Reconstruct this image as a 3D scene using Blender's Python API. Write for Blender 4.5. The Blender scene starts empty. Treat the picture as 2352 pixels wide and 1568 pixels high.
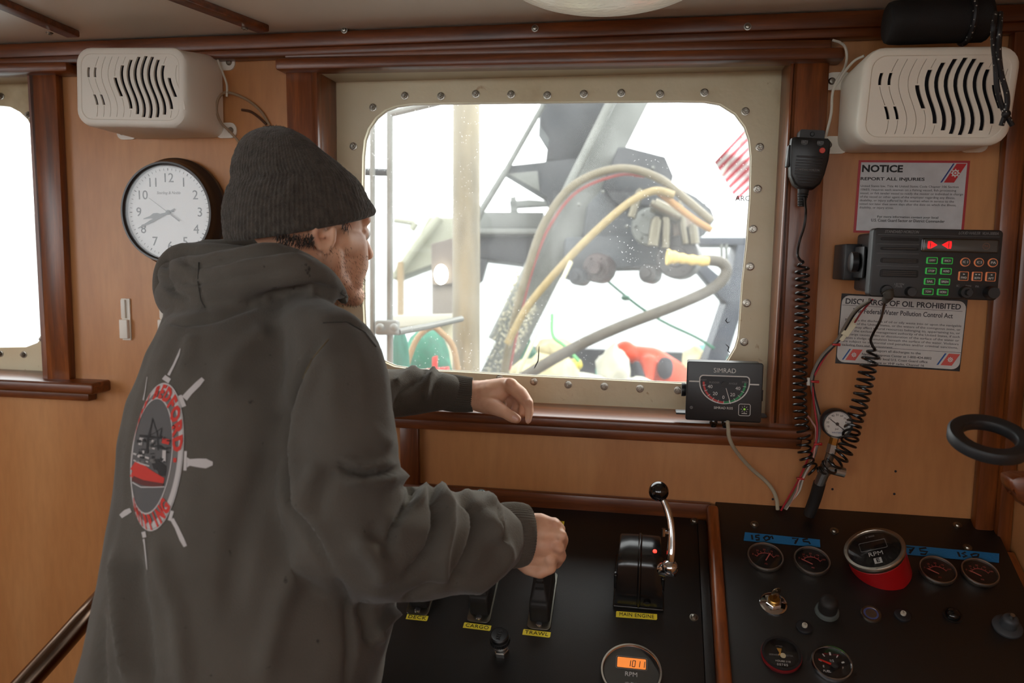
import bpy, bmesh, math, random
from mathutils import Matrix, Vector, noise
from math import sin, cos, pi, radians, atan2, sqrt
random.seed(7)
SC = bpy.context.scene
COL = SC.collection

# ------------------------------------------------------------------ camera, sky, exposure
FPX = 1763.0                                   # focal length for a 2352 px wide frame
nC = Vector((314, -184, FPX)).normalized()     # front wall normal, in camera axes (right, down, forward)
hC = Vector((10091, 330, -FPX)); hC = (hC - nC * hC.dot(nC)).normalized()
vC = nC.cross(hC)
CAM = Vector((0, -1.45, 1.55))
def c2w(r): r = Vector(r); return Vector((r.dot(hC), r.dot(nC), -r.dot(vC)))
cd = bpy.data.cameras.new('camera'); cam = bpy.data.objects.new('camera', cd); COL.objects.link(cam)
cm = Matrix((c2w((1, 0, 0)), c2w((0, -1, 0)), c2w((0, 0, -1)))).transposed().to_4x4()
cm.translation = CAM
cam.matrix_world = cm
cd.sensor_width = 36; cd.lens = FPX / 2352 * 36; cd.clip_start = .02; cd.clip_end = 3000
cd.dof.use_dof = True; cd.dof.focus_distance = 1.3; cd.dof.aperture_fstop = 4.2
SC.camera = cam
SC.view_settings.view_transform = 'Standard'; SC.view_settings.look = 'None'
SC.view_settings.gamma = 1; SC.view_settings.use_curve_mapping = False
SC.view_settings.exposure = 0.3
wd = bpy.data.worlds.new('overcast_sky'); SC.world = wd; wd.use_nodes = True
wd.node_tree.nodes['Background'].inputs[0].default_value = (.97, .99, 1.0, 1)
wd.node_tree.nodes['Background'].inputs[1].default_value = 3.7
sl = bpy.data.lights.new('veiled_sun', 'SUN'); so = bpy.data.objects.new('veiled_sun', sl); COL.objects.link(so)
sl.energy = 1.3; sl.angle = radians(9); sl.color = (1, .93, .8)
so.rotation_euler = Vector((.42, .72, .55)).to_track_quat('Z', 'Y').to_euler()
SC.cycles.max_bounces = 8; SC.cycles.diffuse_bounces = 5; SC.cycles.transparent_max_bounces = 12
SC.cycles.use_denoising = True
SC.cycles.sample_clamp_indirect = 4.0

# ------------------------------------------------------------------ pixel -> place helpers
def ray(x, y): return c2w((x - 1176, y - 784, FPX))
def hit(x, y, p0, N): d = ray(x, y); return CAM + d * ((p0 - CAM).dot(N) / d.dot(N))
def W(x, y, Y=0.0): return hit(x, y, Vector((0, Y, 0)), Vector((0, 1, 0)))
def DP(x, y, dep): return CAM + ray(x, y) * (dep / FPX)
SL = radians(28)
CN = Vector((0, -sin(SL), cos(SL))); CT = Vector((0, cos(SL), sin(SL)))
P0R = W(1651, 1151); P0L = P0R - CN * .02
def K(x, y, hh=0.0, left=False): return hit(x, y, (P0L if left else P0R) + CN * hh, CN)
def frame(o, X, Yv, Z):
    m = Matrix((X, Yv, Z)).transposed().to_4x4(); m.translation = o; return m
X3, Y3, Z3 = Vector((1, 0, 0)), Vector((0, 1, 0)), Vector((0, 0, 1))
def FW(x, y, Y=0.0): return frame(W(x, y, Y), X3, Z3, -Y3)
def FK(x, y, hh=0.0, left=False): return frame(K(x, y, hh, left), X3, CT, CN)
def T(x=0, y=0, z=0): return Matrix.Translation((x, y, z))
def R(a, ax): return Matrix.Rotation(a, 4, ax)
I4 = Matrix.Identity(4)

# ------------------------------------------------------------------ mesh builder
class MB:
    def __init__(s): s.bm = bmesh.new()
    def _m(s, vs, M):
        if M is not None: bmesh.ops.transform(s.bm, matrix=M, verts=vs)
    def box(s, c, d, M=None, bev=0, seg=2):
        r = bmesh.ops.create_cube(s.bm, size=1, matrix=Matrix.Translation(c) @ Matrix.Diagonal((d[0], d[1], d[2], 1)))
        vs = r['verts']
        if bev:
            es = list({e for v_ in vs for e in v_.link_edges})
            q = bmesh.ops.bevel(s.bm, geom=es, offset=bev, segments=seg, profile=.5, affect='EDGES', clamp_overlap=True)
            vs = list({v_ for f in q['faces'] for v_ in f.verts} | {v_ for v_ in vs if v_.is_valid})
        s._m(vs, M); return vs
    def rslab(s, w, h_, d, r, M=None, seg=5, bev=0, z0=0, bseg=3):
        """rounded rectangle in XY, from z0 to z0+d, front edge bevelled"""
        pts = rrect(w, h_, r, seg)
        rings = [(z0, 0)]
        if bev:
            for k in range(bseg + 1):
                t = k / bseg * pi / 2; rings.append((z0 + d - bev + bev * sin(t), bev * (1 - cos(t))))
        else: rings.append((z0 + d, 0))
        vr = []
        for z, ins in rings:
            q = rrect(w - 2 * ins, h_ - 2 * ins, max(r - ins, .0002), seg)
            vr.append([s.bm.verts.new((a, b, z)) for a, b in q])
        s._loft(vr, True, True)
        s._m([v_ for q in vr for v_ in q], M)
    def _loft(s, vr, cap0=True, cap1=True, closed=True):
        n = len(vr[0])
        for a, b in zip(vr[:-1], vr[1:]):
            for i in range(n if closed else n - 1):
                j = (i + 1) % n
                try: s.bm.faces.new((a[i], a[j], b[j], b[i]))
                except ValueError: pass
        if cap0: s.bm.faces.new(list(reversed(vr[0])))
        if cap1: s.bm.faces.new(vr[-1])
    def prism(s, pts, off, M=None, bev=0, seg=2):
        a = [s.bm.verts.new(p) for p in pts]; b = [s.bm.verts.new(Vector(p) + Vector(off)) for p in pts]
        s._loft([a, b])
        if bev:
            es = list({e for v_ in a + b for e in v_.link_edges})
            q = bmesh.ops.bevel(s.bm, geom=es, offset=bev, segments=seg, profile=.5, affect='EDGES', clamp_overlap=True)
            a = list({v_ for f in q['faces'] for v_ in f.verts}); b = []
        s._m(a + b, M)
    def loft(s, rings, cap0=True, cap1=True, M=None):
        vr = [[s.bm.verts.new(p) for p in r] for r in rings]
        s._loft(vr, cap0, cap1); s._m([v_ for q in vr for v_ in q], M)
    def plate(s, outer, holes, off, M=None):
        """flat plate with holes, thickness off"""
        es = []
        for lp in [outer] + holes:
            vs = [s.bm.verts.new(p) for p in lp]
            es += [s.bm.edges.new((vs[i], vs[(i + 1) % len(vs)])) for i in range(len(vs))]
        q = bmesh.ops.triangle_fill(s.bm, use_beauty=True, edges=es)
        fs = [g for g in q['geom'] if isinstance(g, bmesh.types.BMFace)]
        ex = bmesh.ops.extrude_face_region(s.bm, geom=fs)
        nv = [g for g in ex['geom'] if isinstance(g, bmesh.types.BMVert)]
        bmesh.ops.translate(s.bm, verts=nv, vec=Vector(off))
        av = list({v_ for f in fs if f.is_valid for v_ in f.verts} | set(nv))
        s._m(av, M)
    def tube(s, pts, r, n=10, caps=True, M=None, up=None, flat=1.0):
        pts = [Vector(p) for p in pts]; k = len(pts)
        rr = r if hasattr(r, '__len__') else [r] * k
        nrm = None; rings = []
        for i in range(k):
            t = (pts[min(i + 1, k - 1)] - pts[max(i - 1, 0)]).normalized()
            if nrm is None:
                nrm = (Vector(up) if up is not None else (Z3 if abs(t.z) < .9 else X3)); nrm = (nrm - t * nrm.dot(t)).normalized()
            else:
                nrm = (nrm - t * nrm.dot(t)); nrm = nrm.normalized() if nrm.length > 1e-6 else t.orthogonal().normalized()
            b = t.cross(nrm)
            rings.append([pts[i] + (nrm * cos(2 * pi * j / n) * flat + b * sin(2 * pi * j / n)) * rr[i] for j in range(n)])
        s.loft(rings, caps, caps, M)
    def lathe(s, prof, n=24, M=None, cap=True):
        vr = []
        for r_, z in prof:
            vr.append([s.bm.verts.new((r_ * cos(2 * pi * j / n), r_ * sin(2 * pi * j / n), z)) for j in range(n)])
        s._loft(vr, cap, cap)
        s._m([v_ for q in vr for v_ in q], M)
    def ring(s, ri, ro, z0, z1, n=32, M=None):
        s_ = [(ri, z0), (ro, z0), (ro, z1), (ri, z1), (ri, z0)]
        vr = [[s.bm.verts.new((r_ * cos(2 * pi * j / n), r_ * sin(2 * pi * j / n), z)) for j in range(n)] for r_, z in s_[:-1]]
        vr.append(vr[0]); s._loft(vr, False, False); s._m([v_ for q in vr[:-1] for v_ in q], M)
    def sphere(s, c, r, M=None, u=20, v=12, sc=(1, 1, 1)):
        q = bmesh.ops.create_uvsphere(s.bm, u_segments=u, v_segments=v, radius=r, matrix=Matrix.Translation(c) @ Matrix.Diagonal((*sc, 1)))
        s._m(q['verts'], M)
    def cyl(s, a, b, r, n=16, r2=None):
        s.tube([a, b], [r, r if r2 is None else r2], n)
    def stroke(s, pts, w, z=0.0, M=None, t=.0006):
        """flat painted stroke in the XY plane of M along 2D points"""
        k = len(pts); L = []; Rr = []
        for i in range(k):
            a = Vector(pts[max(i - 1, 0)]); b = Vector(pts[min(i + 1, k - 1)]); d = (b - a)
            d = d.normalized() if d.length > 0 else Vector((1, 0)); nn = Vector((-d.y, d.x)) * w / 2
            p = Vector(pts[i]); L.append(p + nn); Rr.append(p - nn)
        rings = [[(L[i].x, L[i].y, z), (Rr[i].x, Rr[i].y, z), (Rr[i].x, Rr[i].y, z + t), (L[i].x, L[i].y, z + t)] for i in range(k)]
        s.loft(rings, True, True, M)
    def poly(s, pts, t, z=0.0, M=None):
        s.prism([(p[0], p[1], z) for p in pts], (0, 0, t), M)
    def build(s, name, mat, parent=None, world=False, sm=35, loc=None):
        bmesh.ops.remove_doubles(s.bm, verts=s.bm.verts, dist=2e-6)
        bmesh.ops.recalc_face_normals(s.bm, faces=s.bm.faces)
        o = bpy.data.objects.new(name, None) if False else None
        me = bpy.data.meshes.new(name)
        if world and parent is not None:
            bmesh.ops.transform(s.bm, matrix=INV[parent.name], verts=s.bm.verts)
        if loc is not None: bmesh.ops.translate(s.bm, verts=s.bm.verts, vec=-Vector(loc))
        s.bm.to_mesh(me); s.bm.free()
        if mat is not None: me.materials.append(mat)
        if sm:
            me.shade_smooth(); me.set_sharp_from_angle(angle=radians(sm))
        o = bpy.data.objects.new(name, me); COL.objects.link(o)
        if parent is not None: o.parent = parent
        if loc is not None: o.location = loc
        return o
def rrect(w, h_, r, seg=5):
    out = []
    for cx, cy, a0 in ((w / 2 - r, h_ / 2 - r, 0), (-w / 2 + r, h_ / 2 - r, 90), (-w / 2 + r, -h_ / 2 + r, 180), (w / 2 - r, -h_ / 2 + r, 270)):
        for k in range(seg + 1):
            t = radians(a0 + 90 * k / seg); out.append((cx + r * cos(t), cy + r * sin(t)))
    return out
def circ(r, n=32, z=0, c=(0, 0)): return [(c[0] + r * cos(2 * pi * i / n), c[1] + r * sin(2 * pi * i / n), z) for i in range(n)]
INV = {}
def tag(o, label=None, cat=None, group=None, kind=None):
    if label: o['label'] = label
    if cat: o['category'] = cat
    if group: o['group'] = group
    if kind: o['kind'] = kind
    return o
def thing(name, label, cat, M=None, group=None):
    o = bpy.data.objects.new(name, None); COL.objects.link(o)
    o.empty_display_size = .02
    M = I4 if M is None else (M if isinstance(M, Matrix) else Matrix.Translation(M))
    o.matrix_world = M; INV[o.name] = M.inverted()
    return tag(o, label, cat, group)
def struct(name, mb, mat, **k): return tag(mb.build(name, mat, **k), kind='structure')
def part(root, name, mb, mat, label=None, **k): return tag(mb.build(name, mat, root, **k), label)
def dup(root, M, label=None, group=None):
    r = root.copy(); COL.objects.link(r); r.matrix_world = M; INV[r.name] = M.inverted()
    if label: r['label'] = label
    if group: r['group'] = group
    for ch in list(root.children):
        c = ch.copy(); COL.objects.link(c); c.parent = r
        for g in ch.children:
            d = g.copy(); COL.objects.link(d); d.parent = c
    return r
def smooth_path(pts, n=8):
    """Catmull-Rom through points"""
    P = [Vector(p) for p in pts]; P = [P[0] * 2 - P[1]] + P + [P[-1] * 2 - P[-2]]; out = []
    for i in range(1, len(P) - 2):
        a, b, c, d = P[i - 1:i + 3]
        for k in range(n):
            t = k / n
            out.append(.5 * ((2 * b) + (c - a) * t + (2 * a - 5 * b + 4 * c - d) * t * t + (3 * b - a - 3 * c + d) * t ** 3))
    out.append(P[-2].copy()); return out
def text(root, s, x, y, size, mat, z=.0005, w=None, al='CENTER', bold=0, rot=0, shear=0, name='lettering', ext=.0002, sp=1.0, line=1.0, M=None, hgt=None):
    cu = bpy.data.curves.new('t', 'FONT'); cu.body = s; cu.size = size; cu.align_x = al; cu.align_y = 'CENTER'
    cu.extrude = ext; cu.offset = bold * size; cu.shear = shear; cu.space_character = sp; cu.space_line = line
    cu.resolution_u = 3
    ob = bpy.data.objects.new('t', cu); COL.objects.link(ob)
    dg = bpy.context.evaluated_depsgraph_get()
    me = bpy.data.meshes.new_from_object(ob.evaluated_get(dg)); me.name = name
    bpy.data.objects.remove(ob); bpy.data.curves.remove(cu)
    if w and len(me.vertices):
        xs = [v_.co.x for v_ in me.vertices]; f = w / (max(xs) - min(xs))
        for v_ in me.vertices: v_.co.x *= f
    if hgt and len(me.vertices):
        ys = [v_.co.y for v_ in me.vertices]; f = hgt / (max(ys) - min(ys))
        for v_ in me.vertices: v_.co.y *= f
    me.transform((M or I4) @ T(x, y, z) @ R(rot, 'Z'))
    me.materials.clear(); me.materials.append(mat)
    o = bpy.data.objects.new(name, me); COL.objects.link(o); o.parent = root
    return o

# ------------------------------------------------------------------ materials
def lin(c):
    return tuple((x / 255 / 12.92 if x / 255 <= .04045 else ((x / 255 + .055) / 1.055) ** 2.4) for x in c)
MATS = {}
def mat(name, col, rough=.5, metal=0, spec=.5, bump=0, bscale=200, var=0, vscale=8, emit=None, es=0, coat=0, sheen=0, alpha=None, trans=0, stretch=None, sss=0):
    m = bpy.data.materials.new(name); m.use_nodes = True; nt = m.node_tree; b = nt.nodes['Principled BSDF']
    c = lin(col) if max(col) > 1.001 else col
    b.inputs['Base Color'].default_value = (*c, 1); b.inputs['Roughness'].default_value = rough
    b.inputs['Metallic'].default_value = metal; b.inputs['Specular IOR Level'].default_value = spec
    if coat: b.inputs['Coat Weight'].default_value = coat; b.inputs['Coat Roughness'].default_value = .12
    if sheen: b.inputs['Sheen Weight'].default_value = sheen; b.inputs['Sheen Roughness'].default_value = .5
    if trans: b.inputs['Transmission Weight'].default_value = trans
    if sss: b.inputs['Subsurface Weight'].default_value = sss; b.inputs['Subsurface Radius'].default_value = (.012, .004, .002); b.inputs['Subsurface Scale'].default_value = 1.0
    if emit: b.inputs['Emission Color'].default_value = (*lin(emit), 1); b.inputs['Emission Strength'].default_value = es
    if bump or var:
        tc = nt.nodes.new('ShaderNodeTexCoord'); mp = nt.nodes.new('ShaderNodeMapping'); nt.links.new(tc.outputs['Object'], mp.inputs[0])
        if stretch: mp.inputs['Scale'].default_value = stretch
    if var:
        nz = nt.nodes.new('ShaderNodeTexNoise'); nz.inputs['Scale'].default_value = vscale; nz.inputs['Detail'].default_value = 5
        nt.links.new(mp.outputs[0], nz.inputs[0])
        cr = nt.nodes.new('ShaderNodeValToRGB'); cr.color_ramp.elements[0].position = .35; cr.color_ramp.elements[1].position = .65
        cr.color_ramp.elements[0].color = (*[x * (1 - var) for x in c], 1); cr.color_ramp.elements[1].color = (*[min(1, x * (1 + var)) for x in c], 1)
        nt.links.new(nz.outputs[0], cr.inputs[0]); nt.links.new(cr.outputs[0], b.inputs['Base Color'])
    if bump:
        nz = nt.nodes.new('ShaderNodeTexNoise'); nz.inputs['Scale'].default_value = bscale; nz.inputs['Detail'].default_value = 4
        nt.links.new(mp.outputs[0], nz.inputs[0]); bp = nt.nodes.new('ShaderNodeBump'); bp.inputs['Strength'].default_value = bump; bp.inputs['Distance'].default_value = .002
        nt.links.new(nz.outputs[0], bp.inputs['Height']); nt.links.new(bp.outputs[0], b.inputs['Normal'])
    MATS[name] = m; return m
def ramp(nt, els):
    cr = nt.nodes.new('ShaderNodeValToRGB'); e = cr.color_ramp.elements
    e[0].position, e[0].color = els[0][0], (*els[0][1], 1); e[1].position, e[1].color = els[-1][0], (*els[-1][1], 1)
    for p, c in els[1:-1]: q = e.new(p); q.color = (*c, 1)
    return cr
def wood(name, dark, mid, light, stretch, scale=6, rough=.35, coat=.3, fine=60, dist=1.0):
    m = bpy.data.materials.new(name); m.use_nodes = True; nt = m.node_tree; b = nt.nodes['Principled BSDF']; L = nt.links.new
    tc = nt.nodes.new('ShaderNodeTexCoord'); mp = nt.nodes.new('ShaderNodeMapping'); mp.inputs['Scale'].default_value = stretch
    L(tc.outputs['Object'], mp.inputs[0])
    n1 = nt.nodes.new('ShaderNodeTexNoise'); n1.inputs['Scale'].default_value = scale; n1.inputs['Detail'].default_value = 7; n1.inputs['Distortion'].default_value = dist; n1.inputs['Roughness'].default_value = .6
    L(mp.outputs[0], n1.inputs[0])
    cr = ramp(nt, [(.3, lin(dark)), (.5, lin(mid)), (.7, lin(light))]); L(n1.outputs[0], cr.inputs[0])
    n2 = nt.nodes.new('ShaderNodeTexNoise'); n2.inputs['Scale'].default_value = fine; n2.inputs['Detail'].default_value = 3; L(mp.outputs[0], n2.inputs[0])
    mx = nt.nodes.new('ShaderNodeMixRGB'); mx.blend_type = 'MULTIPLY'; mx.inputs[0].default_value = .5 if fine > 35 else .3
    c2 = ramp(nt, [(.3, (.66, .60, .55)), (.62, (1, 1, 1))]); L(n2.outputs[0], c2.inputs[0]); L(cr.outputs[0], mx.inputs[1]); L(c2.outputs[0], mx.inputs[2])
    L(mx.outputs[0], b.inputs['Base Color']); b.inputs['Roughness'].default_value = rough
    b.inputs['Coat Weight'].default_value = coat; b.inputs['Coat Roughness'].default_value = .2
    bp = nt.nodes.new('ShaderNodeBump'); bp.inputs['Strength'].default_value = .08; bp.inputs['Distance'].default_value = .001
    L(n2.outputs[0], bp.inputs['Height']); L(bp.outputs[0], b.inputs['Normal'])
    return m
PANEL = wood('maple_laminate', (176, 118, 70), (190, 131, 80), (201, 145, 93), (3.5, 1, .7), 1.6, .42, .15, 22, .6)
MAHV = wood('mahogany_upright', (86, 42, 16), (116, 60, 25), (148, 82, 36), (9, 9, .8), 5, .34, .22, 40, .6)
MAHH = wood('mahogany_level', (80, 39, 16), (108, 55, 23), (138, 74, 32), (.8, 9, 9), 5, .34, .22, 40, .6)
MAHS = wood('mahogany_sloped', (104, 52, 22), (140, 74, 34), (168, 94, 48), (9, 1, 2), 5, .3, .5, 40, .6)
CEIL = mat('ceiling_white_laminate', (232, 226, 214), .35, var=.03, vscale=2)
STEELP = None
def paint_steel():
    m = bpy.data.materials.new('cream_painted_steel'); m.use_nodes = True; nt = m.node_tree; b = nt.nodes['Principled BSDF']; L = nt.links.new
    tc = nt.nodes.new('ShaderNodeTexCoord')
    n1 = nt.nodes.new('ShaderNodeTexNoise'); n1.inputs['Scale'].default_value = 5; n1.inputs['Detail'].default_value = 6; L(tc.outputs['Object'], n1.inputs[0])
    cr = ramp(nt, [(.28, lin((158, 132, 88))), (.42, lin((212, 200, 166))), (.75, lin((222, 214, 186)))]); L(n1.outputs[0], cr.inputs[0])
    n3 = nt.nodes.new('ShaderNodeTexNoise'); n3.inputs['Scale'].default_value = 22; n3.inputs['Detail'].default_value = 8; n3.inputs['Distortion'].default_value = 1.5; L(tc.outputs['Object'], n3.inputs[0])
    c3 = ramp(nt, [(.68, (1, 1, 1)), (.76, lin((186, 140, 84)))]); L(n3.outputs[0], c3.inputs[0])
    mx = nt.nodes.new('ShaderNodeMixRGB'); mx.blend_type = 'MULTIPLY'; mx.inputs[0].default_value = .8
    L(cr.outputs[0], mx.inputs[1]); L(c3.outputs[0], mx.inputs[2]); L(mx.outputs[0], b.inputs['Base Color'])
    b.inputs['Roughness'].default_value = .38
    n2 = nt.nodes.new('ShaderNodeTexNoise'); n2.inputs['Scale'].default_value = 38; n2.inputs['Detail'].default_value = 3; L(tc.outputs['Object'], n2.inputs[0])
    bp = nt.nodes.new('ShaderNodeBump'); bp.inputs['Strength'].default_value = .35; bp.inputs['Distance'].default_value = .004
    L(n2.outputs[0], bp.inputs['Height']); L(bp.outputs[0], b.inputs['Normal']); return m
STEELP = paint_steel()
SCREW = mat('stainless_steel', (150, 145, 136), .28, 1, bump=.1)
CHROME = mat('polished_chrome', (205, 205, 208), .07, 1)
BRASS = mat('brass', (170, 130, 70), .3, 1)
ZINC = mat('zinc_plated_steel', (165, 165, 162), .32, 1, bump=.1)
BLKP = mat('black_plastic', (24, 24, 26), .42, bump=.05)
BLKG = mat('black_gloss', (10, 10, 11), .08, coat=.5)
BLKR = mat('black_rubber', (30, 28, 27), .6, bump=.1)
BLKL = mat('black_panel_laminate', (12, 12, 13), .42, bump=.12, bscale=900, spec=.8)
WHT = mat('white_plastic', (234, 229, 218), .42, spec=.4)
WHT2 = mat('cream_white_plastic', (240, 235, 220), .4, spec=.4)
DARKV = mat('dark_void', (26, 26, 36), .8)
INKD = mat('black_ink', (22, 22, 24), .6)
INKG = mat('grey_ink', (52, 52, 56), .6)
INKW = mat('white_ink', (215, 215, 212), .6)
INKF = mat('faint_grey_ink', (120, 120, 120), .6)
YLW = mat('yellow_label', (250, 232, 70), .45)
TAPE = mat('blue_masking_tape', (28, 110, 165), .7, bump=.2, bscale=300)
REDP = mat('red_plastic', (180, 22, 22), .35)
REDI = mat('red_ink', (190, 40, 44), .5)
BLUI = mat('blue_ink', (36, 60, 130), .5)
REDW = mat('red_wire', (176, 40, 52), .4)
GRYW = mat('grey_wire', (128, 122, 112), .5)
WHTW = mat('off_white_wire', (205, 200, 186), .45)
PNKW = mat('pink_striped_wire', (214, 160, 150), .45)
def glassy(name, col, haze, rough=.02):
    m = bpy.data.materials.new(name); m.use_nodes = True; nt = m.node_tree; L = nt.links.new
    for x in list(nt.nodes): nt.nodes.remove(x)
    out = nt.nodes.new('ShaderNodeOutputMaterial'); tr = nt.nodes.new('ShaderNodeBsdfTransparent'); tr.inputs[0].default_value = (*col, 1)
    gl = nt.nodes.new('ShaderNodeBsdfGlossy'); gl.inputs['Roughness'].default_value = rough
    lw = nt.nodes.new('ShaderNodeLayerWeight'); pw = nt.nodes.new('ShaderNodeMath'); pw.operation = 'POWER'; pw.inputs[1].default_value = 5; L(lw.outputs['Facing'], pw.inputs[0])
    fr = nt.nodes.new('ShaderNodeMath'); fr.operation = 'MULTIPLY_ADD'; fr.inputs[1].default_value = .9; fr.inputs[2].default_value = .035 if not haze else .008; L(pw.outputs[0], fr.inputs[0])
    mx = nt.nodes.new('ShaderNodeMixShader'); L(fr.outputs[0], mx.inputs[0]); L(tr.outputs[0], mx.inputs[1]); L(gl.outputs[0], mx.inputs[2])
    last = mx
    if haze:
        tl = nt.nodes.new('ShaderNodeBsdfTranslucent'); tl.inputs[0].default_value = (.95, .95, .95, 1)
        tc = nt.nodes.new('ShaderNodeTexCoord')
        nz = nt.nodes.new('ShaderNodeTexNoise'); nz.inputs['Scale'].default_value = 9; nz.inputs['Detail'].default_value = 6; L(tc.outputs['Object'], nz.inputs[0])
        c = nt.nodes.new('ShaderNodeMapRange'); c.inputs[1].default_value = .35; c.inputs[2].default_value = .75; c.inputs[3].default_value = haze * .6; c.inputs[4].default_value = haze * 1.7; L(nz.outputs[0], c.inputs[0])
        vo = nt.nodes.new('ShaderNodeTexVoronoi'); vo.inputs['Scale'].default_value = 130; L(tc.outputs['Object'], vo.inputs['Vector'])
        lt = nt.nodes.new('ShaderNodeMath'); lt.operation = 'LESS_THAN'; lt.inputs[1].default_value = .11; L(vo.outputs['Distance'], lt.inputs[0])
        n4 = nt.nodes.new('ShaderNodeTexNoise'); n4.inputs['Scale'].default_value = 5; L(tc.outputs['Object'], n4.inputs[0])
        g4 = nt.nodes.new('ShaderNodeMapRange'); g4.inputs[1].default_value = .5; g4.inputs[2].default_value = .62; g4.inputs[4].default_value = .45; L(n4.outputs[0], g4.inputs[0])
        ml = nt.nodes.new('ShaderNodeMath'); ml.operation = 'MULTIPLY'; L(lt.outputs[0], ml.inputs[0]); L(g4.outputs[0], ml.inputs[1])
        ad = nt.nodes.new('ShaderNodeMath'); ad.operation = 'ADD'; ad.use_clamp = True; L(c.outputs[0], ad.inputs[0]); L(ml.outputs[0], ad.inputs[1])
        m2 = nt.nodes.new('ShaderNodeMixShader'); L(ad.outputs[0], m2.inputs[0]); L(mx.outputs[0], m2.inputs[1]); L(tl.outputs[0], m2.inputs[2]); last = m2
    L(last.outputs[0], out.inputs[0]); return m
GLASSW = glassy('glare_hazed_salty_glass', (.96, .97, .96), .032)  # translucent veil imitates window glare; the specks are salt on the pane
GLASSG = glassy('gauge_glass', (.97, .97, .97), 0)

# ------------------------------------------------------------------ the wheelhouse
ZC = W(1200, 52, -.035).z + .002          # ceiling height
XR = .634                                  # right wall
XL, YB = -2.1, -3.1
def wq(pts, y1, y0):                      # prism on wall: front depth y1 (towards viewer negative), back y0
    return [W(x, y, y1) for x, y in pts], (0, y0 - y1, 0)
# window openings in the front wall (X0, X1, Z0, Z1)
mx0, mx1 = W(728, 500, -.02).x, W(1819, 160, -.02).x
mz1 = W(1200, 146, -.02).z; mz0 = W(1300, 945, 0).z
lx1 = W(64, 163, -.02).x; lz1 = W(30, 163, -.02).z; lz0 = W(40, 872, 0).z
lx0 = lx1 - .78
mb = MB()
rect = lambda a, b, c, d, y: [Vector((a, y, c)), Vector((b, y, c)), Vector((b, y, d)), Vector((a, y, d))]
mb.plate(rect(XL, XR + .05, 0, ZC + .1, 0), [rect(mx0, mx1, mz0, mz1, 0), rect(lx0, lx1, lz0, lz1, 0)], (0, .10, 0))
struct('wall_front', mb, PANEL, sm=0)
mb = MB()
zw0, zw1 = 1.28, 1.95
mb.plate([(XL, YB, 0), (XL, 0, 0), (XL, 0, ZC + .1), (XL, YB, ZC + .1)], [[(XL, -3.0, zw0), (XL, -2.4, zw0), (XL, -2.4, zw1), (XL, -3.0, zw1)], [(XL, -2.2, zw0), (XL, -.85, zw0), (XL, -.85, zw1), (XL, -2.2, zw1)]], (-.08, 0, 0))
struct('wall_left', mb, PANEL, sm=0)
mb = MB()
mb.plate([(XR, YB, 0), (XR, 0, 0), (XR, 0, ZC + .1), (XR, YB, ZC + .1)], [[(XR, -2.75, zw0), (XR, -1.75, zw0), (XR, -1.75, zw1), (XR, -2.75, zw1)]], (.08, 0, 0))
struct('wall_right', mb, PANEL, sm=0)
mb = MB()
mb.plate(rect(XL - .08, XR + .08, 0, ZC + .1, YB), [rect(-1.9, -.75, 1.35, 1.97, YB), rect(-.6, .55, 1.32, 1.97, YB)], (0, -.08, 0))
struct('wall_back', mb, PANEL, sm=0)
mb = MB(); mb.box(((XL + XR) / 2, YB / 2, -.03), (XR - XL + .2, -YB + .2, .06)); struct('floor', mb, mat('dark_deck_covering', (58, 52, 46), .6, bump=.1), sm=0)
mb = MB(); mb.box(((XL + XR) / 2, YB / 2, ZC + .02), (XR - XL + .2, -YB + .2, .04)); struct('ceiling', mb, CEIL, sm=0)

def screwhead(name, label, M, r=.0045, group=None, cat='screw', proto={}):
    key = (name, round(r, 5))
    if key not in proto:
        t_ = thing(name, label, cat, M, group)
        mb = MB(); mb.lathe([(0, 0), (r * 1.5, 0), (r * 1.5, r * .25), (r * 1.1, r * .3)], 20); part(t_, 'washer', mb, SCREW)
        mb = MB(); mb.lathe([(r * 1.05, r * .3), (r * 1.05, r * .5), (r * .8, r * .85), (r * .3, r * .95), (r * .22, r * .6), (0, r * .6)], 20)
        part(t_, 'head', mb, SCREW); proto[key] = t_; return t_
    return dup(proto[key], M, label, group)

# ceiling trim board along the front wall, with its bead
mb = MB(); yt = -.035
za, zb = W(1200, 53, yt).z, W(1200, 90, yt).z
mb.box(((XL + XR) / 2, yt / 2, (za + zb) / 2), (XR - XL, -yt, za - zb), bev=.004)
mb.box(((XL + XR) / 2, -.014, zb - .004), (XR - XL, .028, .02), bev=.005)
struct('trim_1', mb, MAHH)
lab = ['near the left picture edge', 'above the left loudspeaker', 'above the knitted hat', 'above the window middle', 'left of the black roll']
for (x, y), l in zip([(5, 84), (378, 72), (791, 69), (1229, 65), (1717, 61)], lab):
    screwhead('trim_screw', 'stainless screw in the ceiling trim board, ' + l, FW(x, y, yt - .0003), .0043, 'screws along the ceiling trim')
# ceiling battens
def C3(x, y): return hit(x, y, Vector((0, 0, ZC)), Z3)
for i, (a, b, w_) in enumerate([((152, 64), (-60, -28), .028), ((588, 52), (430, -8), .028)]):
    A = C3(*a); B = C3(*b); d = (B - A).normalized(); A2 = A - d * .02; B2 = A + d * 1.6
    s_ = Vector((-d.y, d.x, 0)) * w_ / 2
    mb = MB(); mb.prism([A2 - s_, A2 + s_, B2 + s_, B2 - s_], (0, 0, -.013), bev=.003)
    struct('trim_%d' % (2 + i), mb, MAHH)
for (x, y), l in zip([(113, 58), (562, 47)], ['left', 'right']):
    M = frame(C3(x, y) - Z3 * .0135, X3, -Y3, -Z3)
    screwhead('batten_screw', 'stainless screw under the end of the %s ceiling batten' % ('first' if l == 'left' else 'second'), M, .0043, 'screws in the ceiling battens')

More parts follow.
